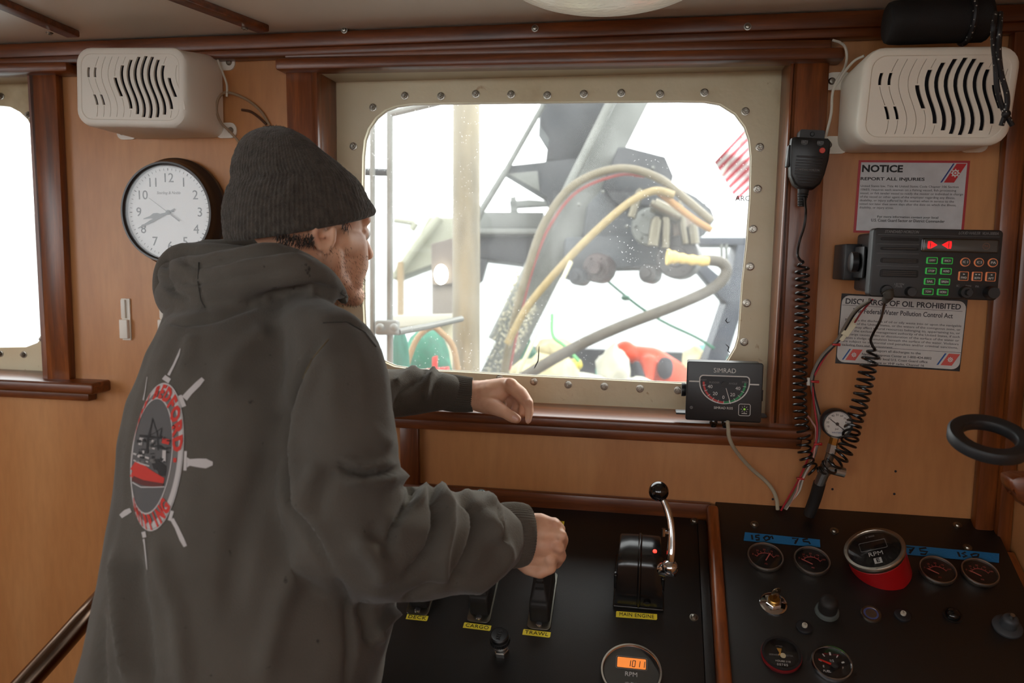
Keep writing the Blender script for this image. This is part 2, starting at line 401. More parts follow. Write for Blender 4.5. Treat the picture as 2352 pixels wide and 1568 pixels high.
# ---- main window: casing, jambs, head, sill, steel plate, glass
def casing(n, pts, y1=-.02, m=MAHV, bev=.003, y0=.0):
    mb = MB(); p, o = wq(pts, y1, y0); mb.prism(p, o, bev=bev); return struct(n, mb, m)
YP = .078
casing('trim_4', [(655, 150), (728, 148), (741, 948), (676, 946)])
casing('trim_5', [(1820, 130), (1907, 128), (1861, 1000), (1768, 990)])
casing('trim_6', [(653, 105), (1911, 90), (1911, 112), (653, 133)], -.026, MAHH)
casing('trim_7', [(630, 132), (1942, 106), (1943, 135), (630, 160)], -.046, MAHH, .006)
mb = MB()                                   # jamb linings and soffit
mb.box((mx0 - .004, (YP - .02) / 2, (mz0 + mz1) / 2), (.012, YP + .02, mz1 - mz0), bev=.0015)
mb.box((mx1 + .004, (YP - .02) / 2, (mz0 + mz1) / 2), (.012, YP + .02, mz1 - mz0), bev=.0015)
struct('trim_8', mb, MAHV)
mb = MB(); mb.box(((mx0 + mx1) / 2, (YP) / 2, mz1 + .004), (mx1 - mx0, YP, .012)); struct('trim_9', mb, mat('dull_cream_lining', (176, 164, 140), .5))  # soffit lining in a duller cream than the steel plate
mb = MB()                                   # sill board and its nose
zs = W(1400, 963, -.055).z
SX0, SX1 = W(640, 930, -.055).x, W(1872, 990, -.055).x
mb.box(((SX0 + SX1) / 2, (YP - .055) / 2, zs - .0105), (SX1 - SX0, YP + .055, .021), bev=.006, seg=3)
struct('trim_10', mb, MAHH)
mb = MB(); zl = W(1400, 963 + 24, -.03).z
mb.box(((SX0 + SX1) / 2 + .0, -.014, zs - .021 - .011), (SX1 - SX0 - .03, .028, .024), bev=.004); struct('trim_11', mb, MAHH)
opening = [(833, 700), (832, 560), (831, 420), (832, 360), (836, 322), (845, 295), (862, 270), (884, 252), (908, 243), (942, 238), (1000, 236.5), (1200, 234), (1400, 232), (1560, 231), (1620, 232), (1655, 238), (1690, 260), (1712, 290), (1722, 320), (1726, 360), (1724, 450), (1716, 560), (1706, 650), (1700, 740), (1697, 775), (1690, 800), (1675, 825), (1655, 852), (1630, 872), (1600, 880), (1560, 881), (1400, 873), (1200, 863), (1050, 854), (960, 850), (905, 842), (868, 826), (845, 800), (836, 765)]
mb = MB()
oc = [W(x, y, YP) for x, y in opening]
outer = rect(mx0 - .02, mx1 + .02, zs - .03, mz1 + .02, YP)
mb.plate(outer, [oc], (0, .012, 0)); wf = struct('window_1', mb, STEELP)
mb = MB(); mb.plate([p + Vector((0, .0115, 0)) + (p - Vector(((mx0 + mx1) / 2, YP, 1.62))) * .03 for p in oc], [[p + Vector((0, .0115, 0)) - (p - Vector(((mx0 + mx1) / 2, YP, 1.62))) * .004 for p in oc]], (0, .004, 0))
struct('window_seal', mb, mat('white_window_sealant', (225, 222, 214), .6), parent=wf)
mb = MB(); cc = Vector(((mx0 + mx1) / 2, YP, 1.62))
mb.prism([cc + (p - cc) * 1.045 + Vector((0, .016, 0)) for p in oc], (0, .006, 0)); struct('window_pane', mb, GLASSW, parent=wf)

def nut(name, label, M, group, proto=[]):
    if proto: return dup(proto[0], M, label, group)
    t_ = thing(name, label, 'nut', M, group)
    mb = MB(); mb.lathe([(0, 0), (.0078, 0), (.0078, .0012), (.006, .0016)], 20); part(t_, 'washer', mb, SCREW)
    mb = MB(); mb.lathe([(.0062, .0014), (.0062, .004), (.0052, .0052), (.003, .0052)], 6, R(.3, 'Z')); part(t_, 'hex_nut', mb, SCREW, sm=20)
    mb = MB(); mb.lathe([(.0032, .004), (.0032, .0085), (.0024, .0094), (0, .0094)], 14); part(t_, 'bolt_end', mb, SCREW)
    proto.append(t_); return t_
bl = [((812, 336), 'on the left upright, just above the hat'), ((857, 247), 'at the upper left corner of the opening'),
      ((930, 220), 'first of the top row from the left'), ((1013, 221), 'second of the top row from the left'), ((1093, 216), 'third of top row, above the mast'),
      ((1174, 217), 'fourth of the top row from the left'), ((1257, 219), 'middle of the top row'), ((1341, 216), 'fourth of the top row from the right'), ((1427, 214), 'third of the top row from the right'),
      ((1516, 216), 'second of the top row from the right'), ((1618, 213), 'last of the top row on the right'), ((1712, 256), 'at the upper right corner of the opening'),
      ((1745, 338), 'topmost on the right upright'), ((1740, 434), 'second from the top on the right upright'), ((1730, 526), 'third from the top on the right upright'),
      ((1723, 612), 'third from the bottom on the right upright'), ((1715, 696), 'second from the bottom on the right upright'), ((1709, 785), 'lowest on the right upright, above the rudder display'),
      ((1148, 869), 'bottom row, half hidden by the resting hand'), ((1226, 876), 'bottom row, just right of the resting hand'), ((1305, 883), 'bottom row, second right of the resting hand'), ((1388, 887), 'bottom row, third right of the resting hand'), ((1470, 892), 'bottom row, fourth right of the resting hand'), ((1557, 896), 'bottom row, beside the rudder display')]
for (x, y), l in bl:
    nut('window_nut', 'steel nut on the cream window plate, ' + l, FW(x, y, YP - .0002), 'nuts round the big window')
# ---- left window
casing('trim_12', [(63, 155), (127, 155), (160, 884), (108, 880)])
casing('trim_13', [(-300, 119), (128, 114), (129, 138), (-300, 147)], -.026, MAHH)
casing('trim_14', [(-300, 149), (151, 140), (152, 164), (-300, 172)], -.046, MAHH, .006)
mb = MB(); mb.box((lx1 + .004, (YP - .02) / 2, (lz0 + lz1) / 2), (.012, YP + .02, lz1 - lz0)); struct('trim_15', mb, MAHV)
mb = MB(); mb.box(((lx0 + lx1) / 2, YP / 2, lz1 + .004), (lx1 - lx0, YP, .012)); struct('trim_16', mb, bpy.data.materials['dull_cream_lining'])
mb = MB(); z2 = W(100, 876, -.055).z; s1 = W(192, 890, -.055).x
mb.box(((lx0 + s1) / 2, (YP - .055) / 2, z2 - .012), (s1 - lx0 + .04, YP + .055, .024), bev=.006, seg=3); struct('trim_17', mb, MAHH)
mb = MB(); mb.box(((lx0 + s1) / 2 - .012, -.014, z2 - .024 - .009), (s1 - lx0, .028, .022), bev=.004); struct('trim_18', mb, MAHH)
op2 = [(0, 242), (22, 245), (45, 257), (63, 274), (82, 310), (92, 380), (103, 560), (109, 720), (104, 765), (86, 787), (60, 797), (0, 798)]
o2 = [W(x, y, YP) for x, y in op2]; xm = o2[0].x - .32
o2 = o2 + [Vector((2 * xm - p.x, p.y, p.z)) for p in reversed(o2)]
mb = MB(); mb.plate(rect(lx0 - .02, lx1 + .02, lz0 - .03, lz1 + .02, YP), [o2], (0, .012, 0)); wf2 = struct('window_2', mb, STEELP)
c2_ = Vector((xm, YP, 1.6)); mb = MB(); mb.prism([c2_ + (p - c2_) * 1.045 + Vector((0, .014, 0)) for p in o2], (0, .006, 0)); struct('window_pane', mb, GLASSW, parent=wf2)
for (x, y), l in [((3, 221), 'top edge, next to the picture edge'), ((66, 264), 'upper right corner'), ((98, 778), 'lower right corner'), ((55, 814), 'bottom row beside the corner'), ((1, 812), 'bottom row at the picture edge')]:
    nut('window_nut', 'steel nut on the left window plate, ' + l, FW(x, y, YP - .0002), 'nuts round the left window')
# glass in the other openings and plain window frames behind the camera are left open to the day

# ---- lower wall trims: upright under window, corner post
casing('trim_19', [(917, 975), (960, 975), (962, 1120), (919, 1120)], -.014)
mb = MB(); xa, xb = W(2262, 900, -.02).x, XR
mb.box(((xa + xb - .024) / 2, -.012, (ZC + 1.05) / 2), (xb - xa - .024, .024, ZC - 1.05), bev=.005); mb.box((xb - .0125, -.018, (ZC + 1.05) / 2), (.025, .036, ZC - 1.05), bev=.006)
struct('trim_20', mb, MAHV)
# console top trim on the wall (left part)
mb = MB(); zt, zb2 = W(1400, 1141, -.012).z, W(1400, 1141 + 36, -.012).z
X1d = W(1632, 1160).x
mb.box(((-1.0 + X1d) / 2, -.008, (zt + zb2) / 2), (X1d + 1.0, .016, zt - zb2), bev=.003); struct('trim_21', mb, MAHH)
# tiny nail holes in the panel
# ================================================================== things on the front wall
def F4(TL, TR, BR, BL, Y, Yb=None):
    Yb = Y if Yb is None else Yb
    a, b, c, d = W(*TL, Y), W(*TR, Y), W(*BR, Yb), W(*BL, Yb)
    o = (a + b + c + d) / 4; X = ((b + c) - (a + d)) / 2; w = X.length; X = X.normalized()
    U = ((a + b) - (d + c)) / 2; U = U - X * U.dot(X); hh = U.length; U = U.normalized()
    return frame(o, X, U, X.cross(U)), w, hh

# ---- loudspeakers
def waveslot(x0, ya, yb, wd, A, per, ph, n=14):
    L, Rr = [], []
    for k in range(n + 1):
        y = ya + (yb - ya) * k / n
        x = x0 - A * sin(2 * pi * (ph - y) / per)
        L.append((x - wd / 2, y, 0)); Rr.append((x + wd / 2, y, 0))
    return L + list(reversed(Rr))
def speaker(name, label, M, w, hh, wall_rect, tint, sgn=1):
    t_ = thing(name, label, 'loudspeaker', M)
    Mi = M.inverted()
    # cabinet: loft from the wall to the face
    wr, wh, wx, wz = wall_rect     # back rectangle on the wall (world): width, height, centre x, z
    mb = MB(); rings = []
    back = [Mi @ Vector((wx + a, -.004, wz + b)) for a, b in rrect(wr, wh, .022, 6)]
    f0 = [Vector((a, b, -.022)) for a, b in rrect(w, hh, .03, 6)]
    rings.append(back)
    rings.append([a.lerp(b, .93) for a, b in zip(back, f0)])
    for z, ins in ((-.022, 0), (-.008, .0), (-.003, .0015), (0, .006), (0, .012), (-.0015, .0135), (-.004, .0135)):
        rings.append([Vector((a, b, z)) for a, b in rrect(w - 2 * ins, hh - 2 * ins, .03 - ins * .7, 6)])
    mb.loft(rings, True, False); part(t_, 'cabinet', mb, tint, sm=40)
    # grille
    gw, gh = w - .027, hh - .027; gr = .02; cx, cr, crx = gw * .17, gh * .475, gw * .275
    A, per, sp = cr * .17, cr * 2.3, gw / 14.4
    holes = []
    k0 = -9
    for k in range(-10, 9):
        x0 = cx + k * sp
        ym = gh / 2 - .004
        def ins(x, y): return abs(x) < gw / 2 - .003 and (abs(x) < gw / 2 - gr or abs(y) < gh / 2 - .011)
        dx = abs(k * sp)
        if dx < crx * 1.02:
            y1 = cr * sqrt(max(0, 1 - (dx / crx / 1.06) ** 2))
            holes.append(waveslot(x0, -y1, y1, sp * .48, A, per, cr))
            if ym - y1 > .006 and ins(x0, ym):
                holes.append(waveslot(x0, y1 + .0025, ym, .0008, A, per, cr, 4)); holes.append(waveslot(x0, -ym, -y1 - .0025, .0008, A, per, cr, 4))
        else:
            seg = [(-ym, ym)]
            fr = (x0 + gw / 2) / gw
            if .10 < fr < .235:
                seg = [(-ym, -cr * .62), (-cr * .22, cr * .28), (cr * .66, ym)]
                holes.append(waveslot(x0, cr * .31, cr * .63, sp * .34, A, per, cr, 6)); holes.append(waveslot(x0, -cr * .59, -cr * .25, sp * .34, A, per, cr, 6))
            for ya, yb in seg:
                if ins(x0 - A, yb) and ins(x0 + A, ya): holes.append(waveslot(x0, ya, yb, .0008, A, per, cr))
                elif ins(x0 - A, yb * .72) and abs(ya) > ym * .9 and abs(yb) > ym * .9: holes.append(waveslot(x0, ya * .72, yb * .72, .0008, A, per, cr))
    mb = MB(); mb.plate([(a, b, 0) for a, b in rrect(gw, gh, gr, 6)], holes, (0, 0, -.004), T(0, 0, -.0008)); part(t_, 'grille', mb, tint, sm=20)
    mb = MB(); mb.rslab(gw - .002, gh - .002, .002, gr, T(0, 0, -.018)); bk = part(t_, 'speaker_baffle', mb, DARKV)
    mb = MB(); mb.lathe([(.008, -.016), (.0085, -.009), (.006, -.006), (0, -.005)], 16, T(-gw * .3, cr * .47, 0)); part(t_, 'tweeter', mb, WHT)
    # bracket tabs on the wall
    for (sx, sz) in ((1, 1), (1, -1), (-1, 1), (-1, -1)):
        x = wx + sx * (wr / 2 + .004); z = wz + sz * (wh / 2 - .014)
        mb = MB(); mb.rslab(.046, .03, .004, .013, frame(Vector((x, 0, z)), X3, Z3, -Y3)); br = part(t_, 'mounting_tab', mb, tint, world=True)
        mb = MB(); mb.lathe([(0, .004), (.0062, .004), (.0062, .005), (.004, .0072), (0, .0075)], 16, frame(Vector((x + sx * .011, 0, z)), X3, Z3, -Y3))
        bmesh.ops.transform(mb.bm, matrix=INV[t_.name], verts=mb.bm.verts); mb.build('tab_screw', SCREW, br)
    return t_
M, w, hh = F4((168, 106), (424, 108), (427, 292), (178, 290), -.137)
wx = (W(512, 220).x + W(512, 220).x - w * .92) / 2; wz = (W(480, 128).z + W(480, 318).z) / 2
speaker('wall_loudspeaker', 'white box loudspeaker with wavy grille mounted above the round clock', M, w, hh, (w * .94, W(480, 128).z - W(480, 316).z, wx, wz), WHT)
M, w, hh = F4((1992, 107), (2347, 106), (2322, 334), (1961, 335), -.140, -.122)
xa = W(1925, 280, 0).x; wr = w * .96
speaker('wall_loudspeaker', 'cream white box loudspeaker above the red bordered injury notice', M, w, hh, (wr, W(1930, 168).z - W(1930, 352).z, xa + wr / 2, (W(1930, 168).z + W(1930, 352).z) / 2), WHT2)

# ---- speaker wires
def wire(name, label, pts, r, m, cat='cable', n=8, world=True, root=None, group=None):
    P = smooth_path(pts, 8); mb = MB(); mb.tube(P, r, n)
    if root: return part(root, name, mb, m, world=True)
    o = mb.build(name, m, loc=pts[0]); return tag(o, label, cat, group)
wire('speaker_cable', 'thin white wire hanging from the ceiling trim beside the left loudspeaker',
     [W(503, 98, -.02), W(500, 112, -.02), W(501, 140, -.02), W(512, 168, -.02), W(521, 195, -.02), W(521, 222, -.02)], .0022, WHTW)
wire('speaker_cable', 'beige wire looping behind the left loudspeaker down toward the hat',
     [W(620, 288, -.004), W(596, 252, -.006), W(560, 225, -.012), W(520, 212, -.02), W(502, 226, -.03), W(498, 255, -.03), W(508, 282, -.03), W(528, 302, -.02), W(548, 325, -.01), W(560, 345, -.006)], .0026, mat('beige_wire', (150, 126, 100), .5))
wire('wire_tail', 'short brown twisted wire end on the wall above the hat',
     [W(555, 252, -.006), W(575, 256, -.006), W(595, 270, -.006), W(612, 286, -.005)], .0025, mat('brown_wire', (84, 54, 36), .5))
wire('speaker_cable', 'white wire running from the trim down behind the right loudspeaker to the microphone',
     [W(1912, 92, -.03), W(1930, 98, -.03), W(1942, 110, -.055), W(1945, 135, -.055), W(1938, 160, -.03), W(1922, 185, -.03), W(1912, 215, -.028), W(1909, 260, -.026), W(1900, 300, -.024), W(1895, 318, -.024)], .0022, WHTW)
wire('speaker_cable', 'white wire leading from the right loudspeaker rim to its bracket',
     [W(1985, 128, -.07), W(1962, 140, -.06), W(1940, 165, -.04), W(1928, 185, -.03), W(1915, 200, -.028), W(1905, 205, -.02)], .0022, WHTW)

# ---- wall clock
M = FW(381, 487, -.001); c0 = W(381, 487, -.045)
M = frame(Vector((c0.x, 0, c0.z)), X3, Z3, -Y3)
rF = (W(487, 487, -.045).x - W(277, 487, -.045).x) / 2; rB = W(521, 488, -.008).x - c0.x
ck = thing('wall_clock', 'round black rimmed wall clock with white face and large numerals', 'clock', M)
mb = MB(); mb.lathe([(rB * .98, 0), (rB, .004), (rB, .014), (rB * .965, .018), (rB * .955, .023), (rB * .93, .027), (rB * .915, .033), (rF * 1.0, .038), (rF, .043), (rF * .985, .047), (rF * .95, .047), (rF * .925, .044), (rF * .915, .034)], 72, cap=False)
part(ck, 'rim', mb, mat('dark_bronze_plastic', (38, 30, 28), .35, coat=.2))
rf = rF * .915
mb = MB(); mb.lathe([(0, .028), (rf + .002, .028), (rf + .002, .034), (0, .034)], 64); fc = part(ck, 'clock_face', mb, mat('clock_face_white', (232, 235, 236), .5))
zf = .0343
for k in range(12):
    a = radians(90 - 30 * (k or 12)); s_ = str(k or 12)
    rr = rf * .735
    text(fc, s_, rr * cos(a), rr * sin(a), rf * .28, INKG, z=zf, bold=0, name='numeral')
mb = MB()
for k in range(60):
    a = radians(6 * k); q = k % 5 == 0
    mb.box((0, rf * .925, 0), (.0016 if q else .0008, rf * (.055 if q else .045), .0004), R(a, 'Z') @ T(0, 0, zf))
mb.build('minute_marks', INKG, fc, sm=0)
text(fc, 'Sterling & Noble', 0, rf * .42, rf * .085, INKF, z=zf, shear=.3)
def hand(nm, ang, pts, z, m):
    mb = MB(); mb.poly(pts, .0008, 0, R(ang, 'Z') @ T(0, 0, z)); return part(ck, nm, mb, m)
HM = mat('grey_clock_hands', (92, 96, 98), .4)
hand('hour_hand', radians(193), [(-.012, .0012), (.02, .0015), (.024, .0045), (.034, .006), (.042, .0025), (.058, .0006), (.058, -.0006), (.042, -.0025), (.034, -.006), (.024, -.0045), (.02, -.0015), (-.012, -.0012)], zf + .001, HM)
hand('minute_hand', radians(205), [(-.016, .0012), (.03, .0022), (.04, .003), (.076, .0006), (.076, -.0006), (.04, -.003), (.03, -.0022), (-.016, -.0012)], zf + .0025, HM)
hand('second_hand', radians(145), [(-.03, .0012), (-.01, .0011), (0, .0004), (.05, .0003), (.05, -.0003), (0, -.0004), (-.01, -.0011), (-.03, -.0012)], zf + .004, HM)
mb = MB(); mb.lathe([(0, zf), (.0045, zf), (.0045, zf + .005), (0, zf + .006)], 16); part(ck, 'hub', mb, HM)
mb = MB(); mb.lathe([(0, .041), (rf + .003, .041), (rf + .003, .0425), (0, .0425)], 64); part(ck, 'glass', mb, GLASSG)

# ---- white cable clips on the wall
M = FW(292, 733, 0)
for i, (x, lab_) in enumerate([(292, 'whole white plastic latch block stuck on the wood panel below the clock'), (380, 'white plastic latch block mostly hidden behind the hoodie back')]):
    cl = thing('wall_clip', lab_, 'clip', FW(x, 733, 0), 'white clips on the wood panel')
    mb = MB(); mb.box((0, 0, .002), (.020, .088, .004), bev=.001); part(cl, 'backing_plate', mb, WHT)
    mb = MB(); mb.box((-.003, .022, .006), (.010, .040, .006), bev=.0015); part(cl, 'slider', mb, WHT)
    mb = MB(); mb.box((-.001, -.02, .008), (.019, .04, .010), bev=.002); part(cl, 'catch', mb, WHT)

# ---- rudder angle display on the sill
M, w, hh = F4((1578.5, 829.5), (1751, 834.5), (1751, 972), (1574, 963.5), -.085)
sd = thing('rudder_angle_display', 'square black rudder angle instrument standing on the window sill corner', 'instrument', M)
mb = MB(); mb.box((0, 0, -.026), (w - .004, hh - .004, .044), bev=.003); part(sd, 'housing', mb, BLKP)
mb = MB(); mb.rslab(w, hh, .006, .004, T(0, 0, -.006), bev=.0012); fp = part(sd, 'front_plate', mb, mat('satin_black_face', (17, 19, 22), .35))
u, v_ = w / 172, hh / 138            # one photo pixel on the plate
def SP(px, py): return ((px - 1663.5) * u, -(py - 899.5) * v_)
zi = .0003
text(fp, 'SIMRAD', 0, SP(0, 850)[1], .0115, INKW, z=zi, w=50 * u, bold=0)
text(fp, 'SIMRAD RI35', 0, SP(0, 937)[1], .006, INKW, z=zi, w=43 * u, bold=0)
# D-shaped gauge outline
pts = []
cx0, cy0 = 0, SP(0, 882)[1]; Rg = 56 * u
top = SP(0, 862)[1]; c_ = 8 * u
for k in range(0, 41):
    a = radians(-180 + 180 * k / 40); pts.append((Rg * cos(a), cy0 + .004 + (44 * v_ + .004) * sin(a)))
q = [(Rg, cy0 + .004 + (top - cy0 - .004 - c_) * .5)] + [(Rg - c_ + c_ * cos(t), top - c_ + c_ * sin(t)) for t in (radians(a) for a in range(0, 91, 15))]
pts += q + [(-x, y) for x, y in reversed(q)]; pts.append(pts[0])
mb = MB(); mb.stroke(pts, 2.6 * u, zi); part(sd, 'dial_outline', mb, INKW, sm=0)
mb = MB(); mb.poly(pts[:-1], .0002, .0001); part(sd, 'dial_face', mb, mat('dark_grey_dial', (34, 37, 41), .5))
for nm, s_, mm in (('port_scale', -1, mat('scale_red', (190, 64, 64), .5)), ('starboard_scale', 1, mat('scale_green', (44, 140, 88), .5))):
    mb = MB(); arc = [(s_ * 47 * u * sin(radians(a)), cy0 + .004 - (41.5 * v_ + .004) * cos(radians(a))) for a in range(0, 91, 5)]
    mb.stroke(arc, 4.6 * u, .0004); part(sd, nm, mb, mm, sm=0)
mb = MB()
for a in range(-80, 81, 16):
    t = radians(a); mb.stroke([(42 * u * sin(t), cy0 + .004 - (37.5 * v_ + .004) * cos(t)), (50 * u * sin(t), cy0 + .004 - (44.5 * v_ + .004) * cos(t))], .9 * u, .0011)
mb.stroke([(-80 * u, cy0 + .004), (-57 * u, cy0 + .004)], 3 * u, zi); mb.stroke([(57 * u, cy0 + .002), (78 * u, cy0 + .002)], 3 * u, zi)
part(sd, 'scale_marks', mb, INKW, sm=0)
for s_, px, py, sz in (('40', 1631.5, 888, 9), ('40', 1694.5, 890, 9), ('20', 1643.5, 904, 9), ('20', 1683, 905, 9), ('0', 1662.5, 912, 9), ('PORT', 1616, 873, 4.4), ('STBD', 1709, 875, 4.4), ('RUDDER', 1641, 878, 4.8), ('ANGLE', 1683, 879, 4.8)):
    a, b = SP(px, py); text(fp, s_, a, b, sz * u * 1.25, INKW if sz > 5 else INKF, z=.0006)
mb = MB(); mb.stroke([(4 * u, cy0 - 8 * u), (15.5 * u, cy0 - 44 * v_)], 1.5 * u, .0016); part(sd, 'pointer', mb, INKW, sm=0)
mb = MB(); mb.lathe([(0, .0004), (7 * u, .0004), (7 * u, .003), (0, .003)], 24, T(0, cy0, 0)); part(sd, 'pointer_hub', mb, BLKP)
bx, by = SP(1711, 939)
mb = MB(); rr_ = rrect(26 * u, 27 * v_, 4 * u, 4); mb.stroke([(a + bx, b + by) for a, b in rr_ + [rr_[0]]], 1.2 * u, .0004)
for k in range(8):
    a = k * pi / 4; mb.stroke([(bx + 5 * u * cos(a), by + 1.5 * u + 5 * u * sin(a)), (bx + 8.5 * u * cos(a), by + 1.5 * u + 8.5 * u * sin(a))], .8 * u, .0004)
mb.stroke([(bx - 6 * u, by - 8.5 * u), (bx + 6 * u, by - 8.5 * u)], 1.6 * u, .0004)
part(sd, 'light_button', mb, INKW, sm=0)
mb = MB(); mb.lathe([(0, .0004), (2.4 * u, .0004), (2.4 * u, .0012), (0, .0014)], 16, T(bx, by + 1.5 * u, 0)); part(sd, 'indicator_lamp', mb, mat('green_lamp', (130, 190, 60), .4, emit=(150, 210, 60), es=.35))
a, b = SP(1590.5, 938.5); mb = MB(); mb.ring(2.0 * u, 3.6 * u, .0003, .0007, 18, T(a, b, 0)); mb.lathe([(0, .0003), (1.1 * u, .0003), (1.1 * u, .0008), (0, .0008)], 10, T(a, b, 0)); part(sd, 'light_sensor', mb, INKF)
for x in (1645, 1673):
    a, b = SP(x, 972)
    mb = MB(); mb.lathe([(0, 0), (.0065, 0), (.0075, .002), (.0075, .009), (.0058, .011), (.0058, .014), (.0045, .017), (0, .0175)], 16, T(a, b + .004, -.024) @ R(pi / 2, 'X')); part(sd, 'cable_gland', mb, BLKG)
mb = MB(); mb.lathe([(0, 0), (.011, 0), (.012, .003), (.012, .008), (0, .009)], 20, T(-w / 2 + .001, SP(0, 903)[1], -.026) @ R(-pi / 2, 'Y')); part(sd, 'bracket_knob', mb, BLKP)
mb = MB(); mb.box((w / 2 + .003, SP(0, 910)[1], -.03), (.004, .02, .012), bev=.001)
mb.box((0, -hh / 2 + .004, -.05), (w + .03, .0035, .03), bev=.001); part(sd, 'bracket', mb, BLKP)
wire('instrument_cable', 'light grey cable hanging from the rudder display to the console',
     [W(1671, 968, -.112), W(1673, 985, -.104), W(1674, 1000, -.1), W(1682, 1022, -.09), W(1700, 1048, -.06), W(1728, 1078, -.035), W(1757, 1103, -.02), W(1775, 1125, -.015), W(1784, 1148, -.014), W(1786, 1170, -.014)], .0034, mat('light_grey_cable', (176, 168, 146), .5), n=10)

# ---- hand microphone on the right casing
M, w, hh = F4((1812, 312), (1908, 316), (1900, 438), (1812, 432), -.062)
mc = thing('hand_microphone', 'black hand microphone with red button hung on the window casing', 'microphone', M)
s = w / 95.
def outl(k, dz=0):
    o_ = [(-.49, .47), (-.42, .5), (.42, .5), (.5, .44), (.5, .1), (.44, -.2), (.36, -.38), (.2, -.49), (-.12, -.5), (-.3, -.42), (-.42, -.25), (-.47, 0), (-.5, .3)]
    return [(a * w * k, b * hh * k, dz) for a, b in o_]
mb = MB(); mb.loft([outl(.9, -.03), outl(.99, -.024), outl(1, -.008), outl(.97, -.002), outl(.88, 0)], True, True); part(mc, 'microphone_body', mb, mat('worn_black_plastic', (22, 22, 23), .38), sm=50)
mb = MB()
for k in range(9):
    y = (.05 - .052 * k) * hh; hw = w * (.33 if k < 6 else .33 - .05 * (k - 5)); mb.box((0, y, .0005), (hw * 2, .0022, .0016), bev=.0005)
mb.box((.0, .12 * hh, .001), (w * .66, .0028, .003), bev=.001)
part(mc, 'grille_ribs', mb, mat('black_rib_plastic', (36, 36, 38), .4))
for x in (-.17, .22):
    mb = MB(); mb.poly([(x * w - 7.5 * s, .43 * hh), (x * w + 7.5 * s, .43 * hh), (x * w + 7 * s, .36 * hh), (x * w + 2 * s, .33 * hh), (x * w - 7 * s, .35 * hh)], .002, 0); part(mc, 'channel_button', mb, mat('grey_button', (62, 64, 64), .5))
text(mc, 'HC1', -.17 * w, .39 * hh, .006, INKF, z=.0022); text(mc, 'HC2', .22 * w, .39 * hh, .006, INKF, z=.0022)
mb = MB(); mb.lathe([(0, 0), (7 * s, 0), (7 * s, .003), (6 * s, .0038), (0, .004)], 20, T(.29 * w, .25 * hh, 0)); part(mc, 'red_button', mb, mat('salmon_button', (200, 70, 58), .5))
text(mc, 'STANDARD HORIZON', 0, -.13 * hh, .005, INKF, z=.0018, w=w * .56)
mb = MB(); mb.box((-.5 * w, .13 * hh, -.014), (.006, .42 * hh, .018), bev=.002); part(mc, 'talk_key', mb, BLKP)
mb = MB(); mb.rslab(.040, .016, .03, .003, T(.01 * w, .55 * hh, -.034)); mb.lathe([(0, 0), (.004, 0), (.003, .002), (0, .0022)], 12, T(.01 * w, .56 * hh, -.004)); part(mc, 'hanger', mb, BLKP)
mb = MB(); mb.tube([(-.02 * w, -.49 * hh, -.014), (-.02 * w, -.6 * hh, -.014), (-.02 * w, -.82 * hh, -.014)], [.0095, .0085, .006], 12)
for k in range(5): mb.lathe([(.0086 - k * .0006, -.001), (.0096 - k * .0006, 0), (.0086 - k * .0006, .0016)], 12, T(-.02 * w, (-.58 - .05 * k) * hh, -.014) @ R(pi / 2, 'X'))
part(mc, 'strain_relief', mb, BLKR)

def coil(path, Rc, r, pitch, n=7, per=16, taper=0):
    P = smooth_path(path, 14); out = []
    L = [0]
    for a, b in zip(P[:-1], P[1:]): L.append(L[-1] + (b - a).length)
    tot = L[-1]; turns = tot / pitch; N = int(turns * per); j = 0; nrm = None
    for i in range(N + 1):
        s_ = tot * i / N
        while j < len(L) - 2 and L[j + 1] < s_: j += 1
        f = (s_ - L[j]) / max(L[j + 1] - L[j], 1e-9); c = P[j].lerp(P[j + 1], f); t = (P[j + 1] - P[j]).normalized()
        if nrm is None: nrm = (X3 - t * t.x).normalized()
        nrm = (nrm - t * nrm.dot(t)).normalized(); b = t.cross(nrm)
        a = 2 * pi * turns * i / N; k = min(1, s_ / (pitch * 1.2) + .15, (tot - s_) / (pitch * 1.2) + .15)
        out.append(c + (nrm * cos(a) + b * sin(a)) * Rc * k)
    return out
CORD = mat('black_coil_cord', (14, 14, 15), .3, coat=.3)
yb = -.05
p1 = [W(1849, 452, -.072), W(1850, 472, -.062), W(1851, 488, -.052), W(1847, 520, -.05), W(1836, 555, -.045), W(1832, 585, yb), W(1840, 600, yb)]
c1 = coil([W(1842, 600, yb), W(1843, 680, yb), W(1840, 780, yb), W(1837, 880, yb), W(1838, 940, yb), W(1845, 1000, yb), W(1850, 1045, yb), W(1866, 1078, yb), W(1885, 1085, yb)], .0108, .0021, .0122)
mb = MB(); mb.tube(smooth_path(p1, 8)[:-1] + c1, .0021, 8); tag(mb.build('coiled_cord', CORD, loc=p1[0]), 'black coiled cord hanging from the hand microphone down the window casing', 'cord')
yb = -.06
p2 = [W(2033, 690, -.17), W(2030, 705, -.15), W(2022, 735, -.1), W(2006, 765, -.07), W(2000, 782, yb), W(2006, 798, yb)]
c2 = coil([W(2006, 800, yb), W(1996, 835, yb), W(1986, 880, yb), W(1974, 930, yb), W(1960, 975, yb), W(1950, 1015, -.08), W(1930, 1050, -.085), W(1905, 1072, -.08), W(1882, 1078, -.07)], .0128, .0023, .0125)
mb = MB(); mb.tube(smooth_path(p2, 8)[:-1] + c2, .0023, 8); tag(mb.build('coiled_cord', CORD, loc=p2[0]), 'black coiled cord plugged into the loud hailer front, curling past the pressure gauge', 'cord')

